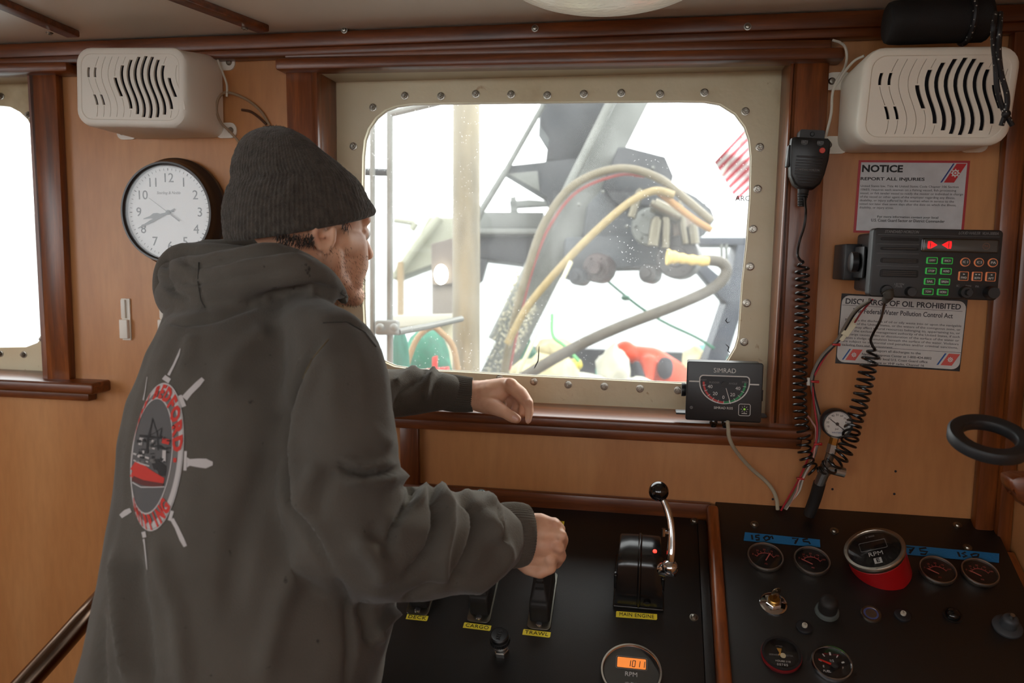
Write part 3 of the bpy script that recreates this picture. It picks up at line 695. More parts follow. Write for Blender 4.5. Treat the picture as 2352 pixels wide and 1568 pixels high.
# ---- loud hailer
YH = -.20
M, w, hh = F4((2006, 523.5), (2302, 528), (2294, 691), (1996, 680), YH)
lh = thing('loud_hailer', 'black loud hailer with lit green and orange buttons and red display arrows', 'loud hailer', M)
HB = mat('hailer_black', (32, 32, 33), .45, bump=.05)
mb = MB(); mb.rslab(w, hh, .022, .006, T(0, 0, -.022), bev=.002); part(lh, 'front_case', mb, HB)
mb = MB(); mb.rslab(w * .9, hh * .92, .12, .006, T(.004, 0, -.14)); part(lh, 'body', mb, HB)
wu, hu = w / 1235., hh / 672.      # zoom pixel units; origin (845,755)
def HP(px, py):
    # undo the slight skew of the photographed front
    v0 = (py - 762) / 668.; xl = 845 - 40 * v0; xr = 2070 - 30 * v0; u0 = (px - xl) / (xr - xl)
    yt_ = 757 + 14 * u0; yb_ = 1415 + 28 * u0; v1 = (py - yt_) / (yb_ - yt_)
    return ((u0 - .5) * w, (.5 - v1) * hh)
def hbox(x0, y0, x1, y1, z0, z1, m, name, r=.0015, bev=.0004, parent=lh):
    a, b = HP(x0, y0); c, d = HP(x1, y1)
    mb = MB(); mb.rslab(abs(c - a), abs(b - d), z1 - z0, min(r, abs(b - d) * .45), T((a + c) / 2, (b + d) / 2, z0), bev=bev); return part(parent, name, mb, m)
text(lh, 'STANDARD HORIZON', *HP(1113, 794), .006, INKF, w=330 * wu, shear=.3, bold=0)
text(lh, 'LOUD HAILER  VLH-3000A', *HP(1836, 803), .006, INKF, w=372 * wu, shear=.3, bold=0)
mb = MB()
for y in (912, 1000, 1120): a, b = HP(1080, y); mb.box((a, b, .0002), (415 * wu, .0008, .0006))
a, b = HP(1460, 828); mb.box((a, b, .0002), (w * .94, .0008, .0006)); part(lh, 'panel_groove', mb, BLKG, sm=0)
for (y0, y1, n) in ((846, 878, 1), (938, 970, 1), (1042, 1094, 3), (1152, 1232, 4)):
    hbox(915, y0, 1280, y1, 0, .0012, mat('slot_black', (14, 14, 15), .6) if 'slot_black' not in MATS else MATS['slot_black'], 'speaker_slot', .003)
mb = MB()
for y in (1056, 1069, 1082, 1172, 1190, 1208, 953): a, b = HP(1098, y); mb.box((a, b, .0016), (320 * wu, .0007, .0008))
part(lh, 'slot_ribs', mb, mat('rib_grey', (70, 64, 58), .5), sm=0)
sc = hbox(1305, 850, 2025, 992, 0, .002, BLKG, 'display_bezel', .003)
hbox(1325, 862, 2010, 980, .002, .0024, mat('display_glass', (60, 62, 60), .12, coat=.6), 'display_window', .001)
REDL = mat('red_display_glow', (200, 20, 20), .4, emit=(255, 22, 26), es=1.3)
for s_, x0, tx in ((1, 1368, 'FWD'), (-1, 1575, 'AFT')):
    a, b = HP(x0, 915); mb = MB()
    mb.poly([(a + s_ * 22 * wu, b + 36 * hu), (a + s_ * 82 * wu, b), (a + s_ * 22 * wu, b - 36 * hu)][::s_], .0004, .0025)
    for k in range(3):
        mb.stroke([(a + s_ * (16 - 8 * k - 5 * sin(radians(t)) * 0 - 7 * cos(radians(t))) * wu, b + 36 * hu * sin(radians(t))) for t in range(-80, 81, 20)], 3.5 * wu, .0025)
    ar = part(lh, 'display_arrow', mb, REDL, sm=0)
    text(lh, tx, a + s_ * 40 * wu, b, .0035, mat('dark_red', (90, 0, 4), .5) if 'dark_red' not in MATS else MATS['dark_red'], z=.003)
a, b = HP(1908, 925); mb = MB(); mb.ring(30 * wu, 34 * wu, .0025, .0027, 24, T(a, b, 0)); part(lh, 'display_symbol', mb, mat('dim_orange', (120, 80, 60), .5)); text(lh, 'PA', a, b, .005, MATS['dim_orange'], z=.0026)
GRB = mat('green_backlight', (40, 160, 60), .4, emit=(60, 200, 80), es=.22)
ORB = mat('orange_backlight', (190, 110, 70), .4, emit=(230, 130, 80), es=.22)
BTN = mat('button_face', (48, 50, 47), .5)
for i, (tx, px, py) in enumerate([('UNWY', 1407, 1064), ('ANCH', 1550, 1066), ('STOP', 1400, 1164), ('AGND', 1542, 1166), ('SAIL', 1390, 1265), ('SIREN', 1531, 1267), ('TOW', 1377, 1363), ('HORN', 1518, 1366)]):
    b_ = hbox(px - 50, py - 32, px + 50, py + 32, 0, .003, GRB, 'signal_button', .0014)
    a, b = HP(px, py); mb = MB(); mb.rslab(86 * wu, 50 * hu, .0006, .001, T(a, b, .0028), bev=.0002); mb.build('button_cap', BTN, b_)
    text(b_, tx, a, b, .0046, INKW, z=.0036, w=(58 if len(tx) < 5 else 66) * wu)
for i, (tx, px, py) in enumerate([('IC 1', 1720, 1076), ('IC 2', 1848, 1078), ('PA', 1977, 1080)]):
    a, b = HP(px, py); mb = MB(); mb.lathe([(0, 0), (44 * wu, 0), (44 * wu, .003), (0, .003)], 28, T(a, b, 0)); b_ = part(lh, 'call_button', mb, ORB)
    mb = MB(); mb.lathe([(0, .0028), (38 * wu, .0028), (38 * wu, .0034), (0, .0034)], 28, T(a, b, 0)); mb.build('button_cap', BTN, b_)
    text(b_, tx, a, b, .0048, INKW, z=.0036, w=44 * wu)
for i, (tx, px, py) in enumerate([('FWD', 1709, 1210), ('BOTH', 1836, 1212), ('AFT', 1963, 1214)]):
    b_ = hbox(px - 44, py - 44, px + 44, py + 44, 0, .003, ORB, 'direction_button', .0014)
    a, b = HP(px, py); mb = MB(); mb.rslab(76 * wu, 78 * hu, .0006, .001, T(a, b, .0028), bev=.0002); mb.build('button_cap', BTN, b_)
    text(b_, tx, a, b - 16 * hu, .0044, INKW, z=.0036, w=52 * wu)
    mb = MB()
    for s_ in ([1] if i == 0 else [-1] if i == 2 else [1, -1]):
        ox = a + (-12 * s_ * wu if i == 1 else 0); yy = b + 18 * hu
        mb.poly([(ox - 9 * wu * s_, yy + 5 * hu), (ox - 9 * wu * s_, yy - 5 * hu), (ox - 2 * wu * s_, yy - 5 * hu), (ox + 9 * wu * s_, yy), (ox - 2 * wu * s_, yy + 5 * hu)][::s_], .0003, .0035)
    mb.build('button_symbol', INKW, b_, sm=0)
for tx, px, py in (('LISTEN', 1102, 1295), ('/PWR', 1096, 1318), ('IC', 1664, 1305), ('DIM', 1762, 1308), ('PA', 1845, 1310)): text(lh, tx, *HP(px, py), .0045, INKF)
for nm, px, py, r, hz in (('power_knob', 1205, 1365, 52, .012), ('intercom_knob', 1735, 1365, 66, .008), ('volume_knob', 1965, 1365, 66, .016)):
    a, b = HP(px, py); mb = MB(); mb.lathe([(0, 0), (r * wu, 0), (r * wu * .95, hz * .85), (r * wu * .85, hz), (0, hz)], 20, T(a, b, 0))
    if px == 1735: mb.lathe([(0, hz), (34 * wu, hz), (31 * wu, hz + .008), (0, hz + .008)], 16, T(a + .001, b, 0))
    mb.box((a + r * .6 * wu, b + r * .55 * wu, hz * .7), (.0008, .003, hz * .7), bev=.0002)
    part(lh, nm, mb, mat('knob_black_' + nm, (26, 26, 27), .4))
a, b = HP(975, 1355); mb = MB(); mb.lathe([(0, 0), (.0085, 0), (.0085, .006), (.0075, .008), (0, .008)], 18, T(a, b, 0)); part(lh, 'microphone_socket', mb, BLKP)
mb = MB(); tip = M.inverted() @ W(2033, 690, -.17); st = Vector((a, b, .006)); mid = st.lerp(tip, .35) + Vector((0, -.002, .012)); pl = smooth_path([st, mid, tip + Vector((0, 0, .0))], 6)
mb.tube(pl, [.0085 - .004 * i / len(pl) + (.0009 if i % 2 else 0) for i in range(len(pl))], 12); part(lh, 'cord_plug', mb, mat('grey_rubber_plug', (64, 62, 56), .55))
# bracket
M2 = M.inverted()
mb = MB(); xb_ = -w * .45 - .006
mb.box((xb_, 0, -.085), (.004, .05, .07), bev=.001); mb.box((xb_ + .0, 0, -.15), (.03, .06, .08), bev=.002)
mb.box((0, 0, -.196), (w * .98, .055, .006), bev=.001)
part(lh, 'gimbal_bracket', mb, BLKP)
mb = MB(); mb.lathe([(0, 0), (.011, 0), (.0165, .003), (.0165, .012), (.013, .014), (0, .014)], 12, T(xb_ - .002, 0, -.075) @ R(-pi / 2, 'Y')); part(lh, 'bracket_knob', mb, BLKP)

# ---- notices
SIGNW = mat('notice_silver_white', (196, 198, 200), .3, var=.06, vscale=40)
SIGN2 = mat('notice_paper_white', (206, 204, 200), .4, var=.05, vscale=30, bump=.15, bscale=60)
M, w, hh = F4((1971.5, 367.5), (2229, 369.5), (2212, 539), (1961, 534), -.0006)
nt_ = thing('injury_notice', 'white notice with red border reading report all injuries', 'notice', M)
mb = MB(); mb.box((0, 0, -.0002), (w, hh, .0008)); part(nt_, 'red_border', mb, mat('faded_red_border', (170, 48, 56), .4), sm=0)
mb = MB(); mb.box((0, 0, .0003), (w - .0085, hh - .0075, .0006)); ps = part(nt_, 'printed_sheet', mb, SIGNW, sm=0)
uw, uh = w / 258., hh / 168.
def NP(px, py): return ((px - (2100 - (py - 368) * .07)) * uw, -(py - 452) * uh)
text(ps, 'NOTICE', *NP(2026, 388), .020, INKD, z=.0007, w=96 * uw, bold=.035, hgt=17 * uh)
text(ps, 'REPORT ALL INJURIES', *NP(2050, 411), .011, INKD, z=.0007, w=150 * uw, bold=.02, hgt=9.5 * uh)
body = ['United States law, Title 46 United States Code Chapter 106 Section', '10603, requires each seaman on a fishing vessel, fish processing', 'vessel, or fish tender vessel to notify the master or individual in charge', 'of the vessel or other agent of the employer regarding any illness,', 'disability, or injury suffered by the seaman when in service to the', 'vessel not later than seven days after the date on which the illness,', 'disability, or injury arose.']
for k, (s_, wd_) in enumerate(zip(body, (228, 222, 240, 222, 220, 226, 81))):
    y = 427.5 + 8.3 * k; text(ps, s_, NP(1975 - k * .4, y)[0], NP(0, y)[1], .006, INKG, z=.0007, w=wd_ * uw, al='LEFT', hgt=6.4 * uh)
for s_, y, wd_ in (('For more information contact your local', 498, 142), ('U.S. Coast Guard Sector or District Commander', 506.5, 172)): text(ps, s_, *NP(2087, y), .006, INKD, z=.0007, w=wd_ * uw, bold=.01, hgt=6.6 * uh)
def slashmark(root, cx, cy, hgt_, wid, m_r, m_b):
    sh = hgt_ * .55
    mb = MB(); q = lambda x0, x1: [(cx + x0 - sh / 2, cy - hgt_ / 2), (cx + x1 - sh / 2, cy - hgt_ / 2), (cx + x1 + sh / 2, cy + hgt_ / 2), (cx + x0 + sh / 2, cy + hgt_ / 2)]
    mb.poly(q(-wid * .18, wid * .5), .0003, .0006); root_r = mb.build('red_slash', m_r, root, sm=0)
    mb = MB(); mb.poly(q(-wid * .42, -wid * .31), .0003, .0006); mb.build('blue_slash', m_b, root, sm=0)
    mb = MB(); r_ = hgt_ * .17; o = (cx + wid * .16, cy)
    mb.ring(r_ * .62, r_, .0009, .0012, 20, T(*o, 0)); mb.lathe([(0, .0009), (r_ * .35, .0009), (r_ * .35, .0012), (0, .0012)], 12, T(*o, 0))
    for k in range(8): mb.box((0, r_ * 1.1, .001), (r_ * .3, r_ * .45, .0003), T(*o, 0) @ R(k * pi / 4, 'Z'))
    mb.build('round_crest', INKW, root, sm=0)
slashmark(ps, *NP(2190, 396), 43 * uh, 34 * uw, REDI, BLUI)
for x in (2089, 2091):
    pass
M, w, hh = F4((1933, 671.5), (2221, 690), (2206, 851), (1918.6, 836), -.0006)
nt2 = thing('oil_notice', 'white oil discharge prohibited notice with black corners below the loud hailer', 'notice', M)
mb = MB(); mb.box((0, 0, -.0002), (w, hh, .0008)); part(nt2, 'black_backing', mb, mat('mottled_black', (30, 30, 32), .4, var=.8, vscale=120), sm=0)
mb = MB(); mb.rslab(w - .003, hh - .006, .0006, .013, T(0, 0, .0002)); ps = part(nt2, 'printed_sheet', mb, SIGN2, sm=0)
uw, uh = w / 806., hh / 452.     # zoom pixels (2.8 per photo px)
def OP(px, py):
    v0 = (py - 100) / 452.; xl = 512 - 40 * v0; xr = 1320 - 43 * v0; u0 = (px - xl) / (xr - xl); yt_ = 88 + 52 * u0; return ((u0 - .5) * w, (.5 - (py - yt_) / 455.) * hh)
text(ps, 'DISHCHARGE OF OIL PROHIBITED'.replace('DISHCH', 'DISCH'), *OP(905, 163), .016, INKG, z=.0009, w=738 * uw, bold=.02, hgt=36 * uh)
text(ps, 'The Federal Water Pollution Control Act', *OP(905, 222), .011, INKG, z=.0009, w=640 * uw, bold=.012, hgt=31 * uh)
mb = MB(); 
for py, wd_ in ((188, 770), (450, 770)): a, b = OP(900, py); mb.box((a, b, .001), (wd_ * uw, .0006, .0002))
part(nt2, 'ruled_lines', mb, INKG, sm=0)
body = ['Prohibits the discharge of oil or oily waste into or upon the navigable', 'waters of the United States, or the waters of the contiguous zone, or', 'which may affect natural resources belonging to, appertaining to, or', 'under the exclusive management authority of the United States, if such', 'discharge causes a film or discoloration of the surface of the water or', 'causes a sludge or emulsion beneath the surface of the water. Violators', 'are subject to substantial civil penalties and/or criminal sanctions,', 'including fines and imprisonment.']
for k, s_ in enumerate(body):
    wd_ = 745 if k < 7 else 335; x_, y_ = OP(535 - 3 * k, 258 + 23 * k); text(ps, s_, x_, y_, .006, INKG, z=.0009, w=wd_ * uw, al='LEFT', hgt=18 * uh)
for s_, px, py, wd_ in (('Report all discharges to the', 880, 470, 290), ('National Response Center at 1-800-424-8802', 870, 497, 450), ('or to your local U.S. Coast Guard office', 870, 522, 400), ('by phone or VHF radio, Channel 16', 865, 547, 365)): text(ps, s_, *OP(px, py), .006, INKG, z=.0009, w=wd_ * uw, hgt=19 * uh, bold=.008)
slashmark(ps, *OP(580, 486), 72 * uh, 95 * uw, mat('pink_red_ink', (215, 92, 84), .5), mat('mid_blue_ink', (40, 90, 160), .5))
slashmark(ps, *OP(1195, 518), 76 * uh, 105 * uw, MATS['pink_red_ink'], MATS['mid_blue_ink'])

# ---- wiring loom under the hailer
def W_(pts, y): return [W(a, b, y if c is None else c) for a, b, c in pts]
wl = thing('wiring_loom', 'red and grey wires looping from the loud hailer to the console hole', 'wiring', W(2005, 690, -.1))
r1 = [(2004, 688, -.16), (1980, 715, -.10), (1962, 742, -.05), (1945, 765, -.03), (1925, 785, -.03), (1898, 815, -.03), (1880, 845, -.035), (1868, 872, -.035), (1868, 910, -.035), (1872, 945, -.035), (1877, 980, -.04), (1874, 1015, -.045), (1855, 1055, -.04), (1835, 1100, -.03), (1812, 1140, -.02), (1794, 1172, -.012)]
g1 = [(1998, 688, -.16), (1965, 712, -.10), (1940, 750, -.05), (1922, 782, -.03), (1890, 815, -.03), (1872, 845, -.03), (1864, 872, -.035), (1868, 905, -.03), (1880, 950, -.03), (1882, 985, -.03), (1878, 1015, -.04), (1866, 1055, -.035), (1845, 1095, -.025), (1822, 1140, -.015), (1802, 1168, -.012)]
wire('red_wire', '', W_(r1, 0), .0016, REDW, root=wl); wire('grey_wire', '', W_(g1, 0), .0030, GRYW, root=wl)
wire('black_wire', '', W_([(a + 4, b + 2, c - .002) for a, b, c in g1[:9]], 0), .0016, BLKR, root=wl)
wire('pink_wire', '', W_([(1852, 950, -.02), (1866, 970, -.03), (1874, 990, -.04), (1868, 1050, -.045), (1850, 1090, -.035), (1836, 1105, -.03), (1830, 1130, -.02), (1812, 1160, -.012)], 0), .0015, PNKW, root=wl)
wire('white_wire', '', W_([(1866, 1058, -.045), (1848, 1092, -.035), (1836, 1128, -.02), (1818, 1150, -.014), (1806, 1170, -.012)], 0), .0015, WHTW, root=wl)
a, b = W(1937, 772, -.04), W(1960, 740, -.05); d = (b - a).normalized()
mb = MB(); Mx = frame((a + b) / 2, d, d.cross(-Y3).normalized() * -1, -Y3); Mx = frame((a + b) / 2, d, (-Y3).cross(d), -Y3)
mb.box((0, 0, 0), (.026, .013, .009), Mx, bev=.001); mb.box((.018, .001, 0), (.012, .009, .008), Mx, bev=.001); mb.box((-.017, -.001, 0), (.014, .007, .007), Mx, bev=.001)
part(wl, 'plug_connector', mb, mat('ivory_nylon', (226, 220, 190), .4), world=True)
for (x, y, yy) in ((1918, 791, -.035), (1876, 1019, -.045), (1836, 1098, -.032), (1869, 876, -.04)):
    mb = MB(); c = W(x, y, yy); mb.box((0, 0, 0), (.010, .0035, .008), frame(c, X3, Z3, -Y3), bev=.001); mb.box((.006, 0, 0), (.006, .005, .004), frame(c, X3, Z3, -Y3), bev=.001); part(wl, 'cable_tie', mb, REDP, world=True)
mb = MB(); c = W(1861, 876, -.03); mb.box((0, 0, 0), (.012, .014, .006), frame(c, X3, Z3, -Y3), bev=.001); part(wl, 'tie_mount', mb, WHT, world=True)

# ---- pressure gauge with its fittings and hose
c = W(1925, 975, -.07); M = frame(Vector(c), X3, Z3, -Y3)
pg = thing('pressure_gauge', 'small white faced pressure gauge on steel fittings and black hose', 'gauge', M)
rg = W(1961, 975, -.07).x - c.x
mb = MB(); mb.lathe([(0, -.026), (rg * .97, -.026), (rg, -.022), (rg, -.002), (rg * .96, 0), (rg * .9, 0), (rg * .88, -.004), (rg * .88, -.008)], 40, cap=False); part(pg, 'gauge_case', mb, BLKP)
mb = MB(); mb.lathe([(0, -.01), (rg * .9, -.01), (rg * .9, -.007), (0, -.007)], 40); gf = part(pg, 'gauge_face', mb, mat('gauge_white', (226, 224, 218), .5))
for k, s_ in enumerate(('10', '20', '30', '40', '50', '60', '70', '80', '90', '100')):
    a = radians(200 - 27 * k); text(gf, s_, rg * .62 * cos(a), rg * .62 * sin(a), rg * .2, INKD, z=-.0069)
mb = MB()
for k in range(41):
    a = radians(222 - 6.4 * k); mb.stroke([(rg * .78 * cos(a), rg * .78 * sin(a)), (rg * .86 * cos(a), rg * .86 * sin(a))], .0004, -.0069)
mb.build('tick_marks', INKD, gf, sm=0)
text(gf, 'psi', 0, -rg * .35, rg * .2, INKD, z=-.0069); text(gf, 'WINTERS', 0, -rg * .62, rg * .15, BLUI, z=-.0069)
mb = MB(); mb.stroke([(-rg * .45, rg * .3), (rg * .5, -rg * .42)], .0014, -.006); mb.lathe([(0, -.006), (.0028, -.006), (.0028, -.0045), (0, -.0045)], 12); part(pg, 'needle', mb, INKD)
mb = MB(); mb.lathe([(0, -.0015), (rg * .92, -.0015), (rg * .92, -.001), (0, -.001)], 40); part(pg, 'glass', mb, GLASSG)
q = [W(1917, 1005, -.075), W(1913, 1020, -.075), W(1908, 1040, -.075), W(1899, 1070, -.07), W(1893, 1085, -.065), W(1882, 1110, -.055), W(1872, 1145, -.04), W(1858, 1182, -.03)]
def seg(a, b, r, n, nm, m): mb = MB(); mb.cyl(a, b, r, n); return part(pg, nm, mb, m, world=True, sm=25)
seg(q[0], q[1], .0075, 6, 'brass_fitting', BRASS); seg(q[1], q[2], .0085, 6, 'hex_coupling', ZINC); seg(q[2], q[3], .0075, 14, 'tee_body', ZINC)
seg(q[3], q[4] , .0105, 12, 'swivel_nut', ZINC); seg(q[3] + Vector((0, 0, -.004)), q[3] + Vector((.03, 0, -.010)), .0085, 14, 'tee_branch', ZINC)
seg(q[4], q[5], .0095, 12, 'hose_ferrule', ZINC)
mb = MB(); mb.tube(smooth_path([q[5].lerp(q[4], .05), q[6], q[7]], 8), .0105, 16); part(pg, 'hose', mb, BLKR, world=True)

# ---- drink ring holder on the right
YR = -.42
c = W(2275, 996, YR); u_ = Vector((1, 0, 0)); tl = radians(22)
M = frame(c, X3, Vector((0, cos(tl), sin(tl))), Vector((0, -sin(tl), cos(tl))))
dh = thing('ring_holder', 'thick matte black ring holder sticking out beside the corner post', 'holder', M)
ro = (W(2371, 1000, YR).x - W(2180, 1000, YR).x) / 2; ri = ro * .62
prof = [(ri + .002, 0), (ri, -.002), (ri + .001, -.014), (ri + .003, -.016), (ro - .004, -.016), (ro - .001, -.014), (ro, -.003), (ro - .0025, 0), (ri + .002, 0)]
mb = MB(); vr = [[mb.bm.verts.new((r_ * cos(2 * pi * j / 64), r_ * sin(2 * pi * j / 64), z)) for j in range(64)] for r_, z in prof[:-1]]; vr.append(vr[0]); mb._loft(vr, False, False)
part(dh, 'ring', mb, mat('matte_black_rubber', (28, 29, 31), .5), sm=50)
mb = MB(); mb.box(((ro + XR - c.x) / 2, 0, -.008), (XR - c.x - ro + .004, .03, .012), bev=.002); part(dh, 'mounting_arm', mb, BLKP)
# wooden bracket at right edge
mb = MB(); pts = [W(x, y, -.35) for x, y in ((2318, 1096), (2345, 1094), (2420, 1092), (2420, 1175), (2352, 1165), (2345, 1142), (2322, 1126), (2318, 1112))]
mb.prism(pts, (0, .03, 0), bev=.004); tag(mb.build('shelf_bracket', MAHH, loc=pts[0]), 'small scalloped mahogany bracket at the picture edge below the black ring', 'bracket')

# ---- rolled black bag on top of the right loudspeaker
c = Vector((W(2040, 50, -.12).x, -.115, W(2160, 52, -.12).z + .004)); xe = W(2290, 40, -.15).x
bg = thing('rolled_canvas', 'black rolled canvas cover hung under the ceiling above the right loudspeaker', 'rolled cover', c)
mb = MB(); ra = (W(2160, 2, -.12).z - W(2160, 104, -.12).z) / 2
CANV = mat('black_canvas', (14, 13, 14), .7, bump=.3, bscale=900)
rings = []
for k, (x, s_) in enumerate([(-.002, .80), (0, .9), (.006, .97), (.02, 1.0), (.08, .985), (.14, 1.0), (xe - c.x - .03, 1.0), (xe - c.x - .01, .98), (xe - c.x, .93), (xe - c.x + .004, .7), (xe - c.x - .006, .66), (xe - c.x - .008, .3)]):
    rings.append([c + Vector((x, ra * s_ * cos(t), ra * s_ * sin(t) * (1 + .02 * sin(3 * t)))) for t in (2 * pi * j / 36 for j in range(36))])
mb.loft(rings); part(bg, 'canvas_roll', mb, CANV, world=True, sm=60)
cw = [W(2287, 30, -.2), W(2282, 60, -.22), W(2282, 100, -.21), W(2287, 150, -.2), W(2290, 200, -.195), W(2300, 240, -.19), W(2314, 268, -.185), W(2325, 288, -.182)]
cw2 = [W(2298, 30, -.2), W(2296, 70, -.22), W(2294, 120, -.21), W(2300, 170, -.2), W(2313, 220, -.195), W(2311, 255, -.19), W(2300, 288, -.182)]
m = bpy.data.materials.new('flecked_black_cord'); m.use_nodes = True; n_ = m.node_tree; tc = n_.nodes.new('ShaderNodeTexCoord'); vo = n_.nodes.new('ShaderNodeTexVoronoi'); vo.inputs['Scale'].default_value = 170
n_.links.new(tc.outputs['Object'], vo.inputs['Vector']); cr = ramp(n_, [(.16, (.5, .5, .45)), (.2, (.012, .012, .014))]); cr.color_ramp.interpolation = 'CONSTANT'; n_.links.new(vo.outputs['Distance'], cr.inputs[0]); n_.links.new(cr.outputs[0], n_.nodes['Principled BSDF'].inputs[0])
mb = MB(); mb.tube(smooth_path(cw, 6), .0037, 8); mb.tube(smooth_path(cw2, 6), .0037, 8)
mb.tube([c + Vector((xe - c.x - .03, ra * 1.05 * cos(t), ra * 1.05 * sin(t))) for t in (2 * pi * j / 32 for j in range(33))], .004, 8)
k_ = W(2311, 262, -.189); mb.sphere(k_, .0062); part(bg, 'tie_cord', mb, m, world=True)
ax = W(2260, 2, -.1)
mb = MB(); mb.box((xe - .02, c.y, (ZC + c.z) / 2), (.02, .004, ZC - c.z)); mb.box((c.x + .05, c.y, (ZC + c.z) / 2), (.02, .004, ZC - c.z)); part(bg, 'hanging_strap', mb, CANV, world=True)

# ---- dome lamp on the ceiling
edge = hit(1405, 14, Vector((0, 0, ZC - .012)), Z3); rd = .16; c = Vector((edge.x, edge.y - rd, ZC))
M = frame(c, X3, -Y3, -Z3)
dm = thing('ceiling_dome_lamp', 'round frosted glass dome lamp on the ceiling above the window', 'lamp', M)

mb = MB(); mb.ring(rd * .9, rd, 0, .012, 48); part(dm, 'base_ring', mb, CHROME)
mb = MB(); mb.lathe([(rd * .97, .006)] + [(rd * .97 * cos(t), .012 + .045 * sin(t)) for t in (radians(a) for a in range(0, 91, 9))], 48)
part(dm, 'glass_dome', mb, mat('prismatic_glass', (225, 222, 205), .12, bump=.6, bscale=90, emit=(255, 244, 220), es=.12))  # faint glow added to the glass of the unlit lamp
# ---- stainless grab rail at lower left
gr = thing('grab_rail', 'brown stainless grab rail sloping down at the lower left behind the hoodie', 'rail', DP(250, 1355, 1.43))
P = [DP(290, 1322, 1.45), DP(262, 1345, 1.42), DP(236, 1372, 1.38), DP(200, 1412, 1.33), DP(140, 1480, 1.27), DP(60, 1568, 1.2), DP(-60, 1700, 1.1)]
mb = MB(); mb.tube(smooth_path(P, 8), .0185, 20); part(gr, 'rail', mb, mat('brushed_bronze_rail', (112, 92, 78), .24, 1), world=True, sm=60)
e = P[0]; wpt = Vector((e.x, -.0, e.z))
mb = MB(); mb.cyl(e, wpt, .011, 14); mb.lathe([(0, 0), (.03, 0), (.03, .004), (.012, .008), (0, .008)], 20, frame(wpt, X3, Z3, -Y3)); part(gr, 'wall_mount', mb, SCREW, world=True)
mb = MB(); mb.sphere(DP(247, 1356, 1.42), .014); part(gr, 'end_ball', mb, CHROME, world=True)
# little nail holes in the panel
for (x, y), l in [((2057, 1082), 'upper, right of the gauge'), ((2054, 1134), 'lower, right of the gauge'), ((1912, 1123), 'beside the black hose'), ((1775, 1146), 'just above the console left of the wires')]:
    mb = MB(); mb.lathe([(0, 0), (.0022, 0), (.0022, .0004), (0, .0005)], 10, FW(x, y, 0)); tag(mb.build('nail_hole', DARKV), 'tiny dark screw hole in the maple panel, ' + l, 'hole', 'screw holes in the panel')
# ================================================================== the console
def slab(pts_px, left, th, m, name):
    mb = MB(); p = [K(x, y, 0, left) if not isinstance(x, Vector) else x for x, y in pts_px]
    mb.prism(p, -CN * th); return struct(name, mb, m, sm=0)
FRONT = -.40
def kp(X, Y, hh=0.0, left=False):
    p0 = P0L if left else P0R; q = p0 + CN * hh; z = q.z + (Y - q.y) * math.tan(SL); return Vector((X, Y, z))
xdl, xdr = K(1632, 1300).x, K(1660, 1300).x
xpl = -.50
yl0 = K(1340, 1166, 0, True).y
def kslab(x0, x1, y0, y1, left, th, m, name, kind='thing', bev=.0015):
    mb = MB(); p = [kp(x0, y1, 0, left), kp(x1, y1, 0, left), kp(x1, y0, 0, left), kp(x0, y0, 0, left)]
    mb.prism(p, -CN * th, bev=bev); return mb.build(name, m, sm=30)
o = kslab(xpl, xdl - .0165, -.001, FRONT, True, .012, BLKL, 'joystick_console'); tag(o, 'wide black console panel carrying the joysticks and engine throttle', 'console panel')
o = kslab(xdr - .004, K(2290, 1215).x, -.001, FRONT, False, .012, BLKL, 'gauge_console'); tag(o, 'black console panel with the round engine gauges right of the wooden divider', 'console panel')
mb = MB(); x0 = K(1610, 1350, 0, True).x
mb.prism([kp(x0, -.02, .0, True), kp(xdl - .001, -.02, .0, True), kp(xdl - .001, FRONT, .0, True), kp(x0, FRONT, .0, True)], CN * .0022, bev=.0006); tag(mb.build('console_edge_strip', BLKL), 'narrow black strip on the joystick panel beside the wooden divider', 'strip')
mb = MB(); mb.prism([kp(xdl, -.001, -.03), kp(xdr, -.001, -.03), kp(xdr, FRONT, -.03), kp(xdl, FRONT, -.03)], CN * .040, bev=.007, seg=4)
tag(mb.build('console_divider', MAHS, sm=50), 'rounded mahogany strip dividing the two black console panels', 'divider')
mb = MB()   # console cabinet
a, b = kp(0, -.001, -.035).z, kp(0, FRONT, -.035).z
pr = [Vector((xpl, -.002, 0)), Vector((xpl, FRONT + .10, 0)), Vector((xpl, FRONT + .10, b + .05)), Vector((xpl, -.002, a))]
mb.prism(pr, (K(2290, 1215).x - xpl, 0, 0)); tag(mb.build('console_cabinet', MAHV, sm=0), 'mahogany cabinet under the sloping black console', 'cabinet')
mb = MB(); xr0 = K(2290, 1215).x
mb.prism([kp(xr0 + .001, -.05, -.012), kp(XR - .002, -.05, -.012), kp(XR - .002, FRONT, -.012), kp(xr0 + .001, FRONT, -.012)], -CN * .012); tag(mb.build('console_side_board', MAHS, sm=0), 'dark wooden filler between the gauge panel and the side wall', 'board')

for (x, y, left), l in zip([(1595, 1196, 1), (1594, 1418, 1), (1733, 1204, 0), (1916, 1219, 0), (2199, 1206, 0), (2222, 1257, 0)],
    ['upper right corner of the joystick panel', 'right edge of the joystick panel beside the throttle label', 'gauge panel above the left blue tape', 'gauge panel above the big RPM gauge', 'gauge panel near its upper right corner', 'gauge panel just above the right blue tape']):
    screwhead('console_screw', 'small screw on the ' + l, FK(x, y, .0022 if (left and x > 2000) else 0, bool(left)), .0048, 'screws in the console')

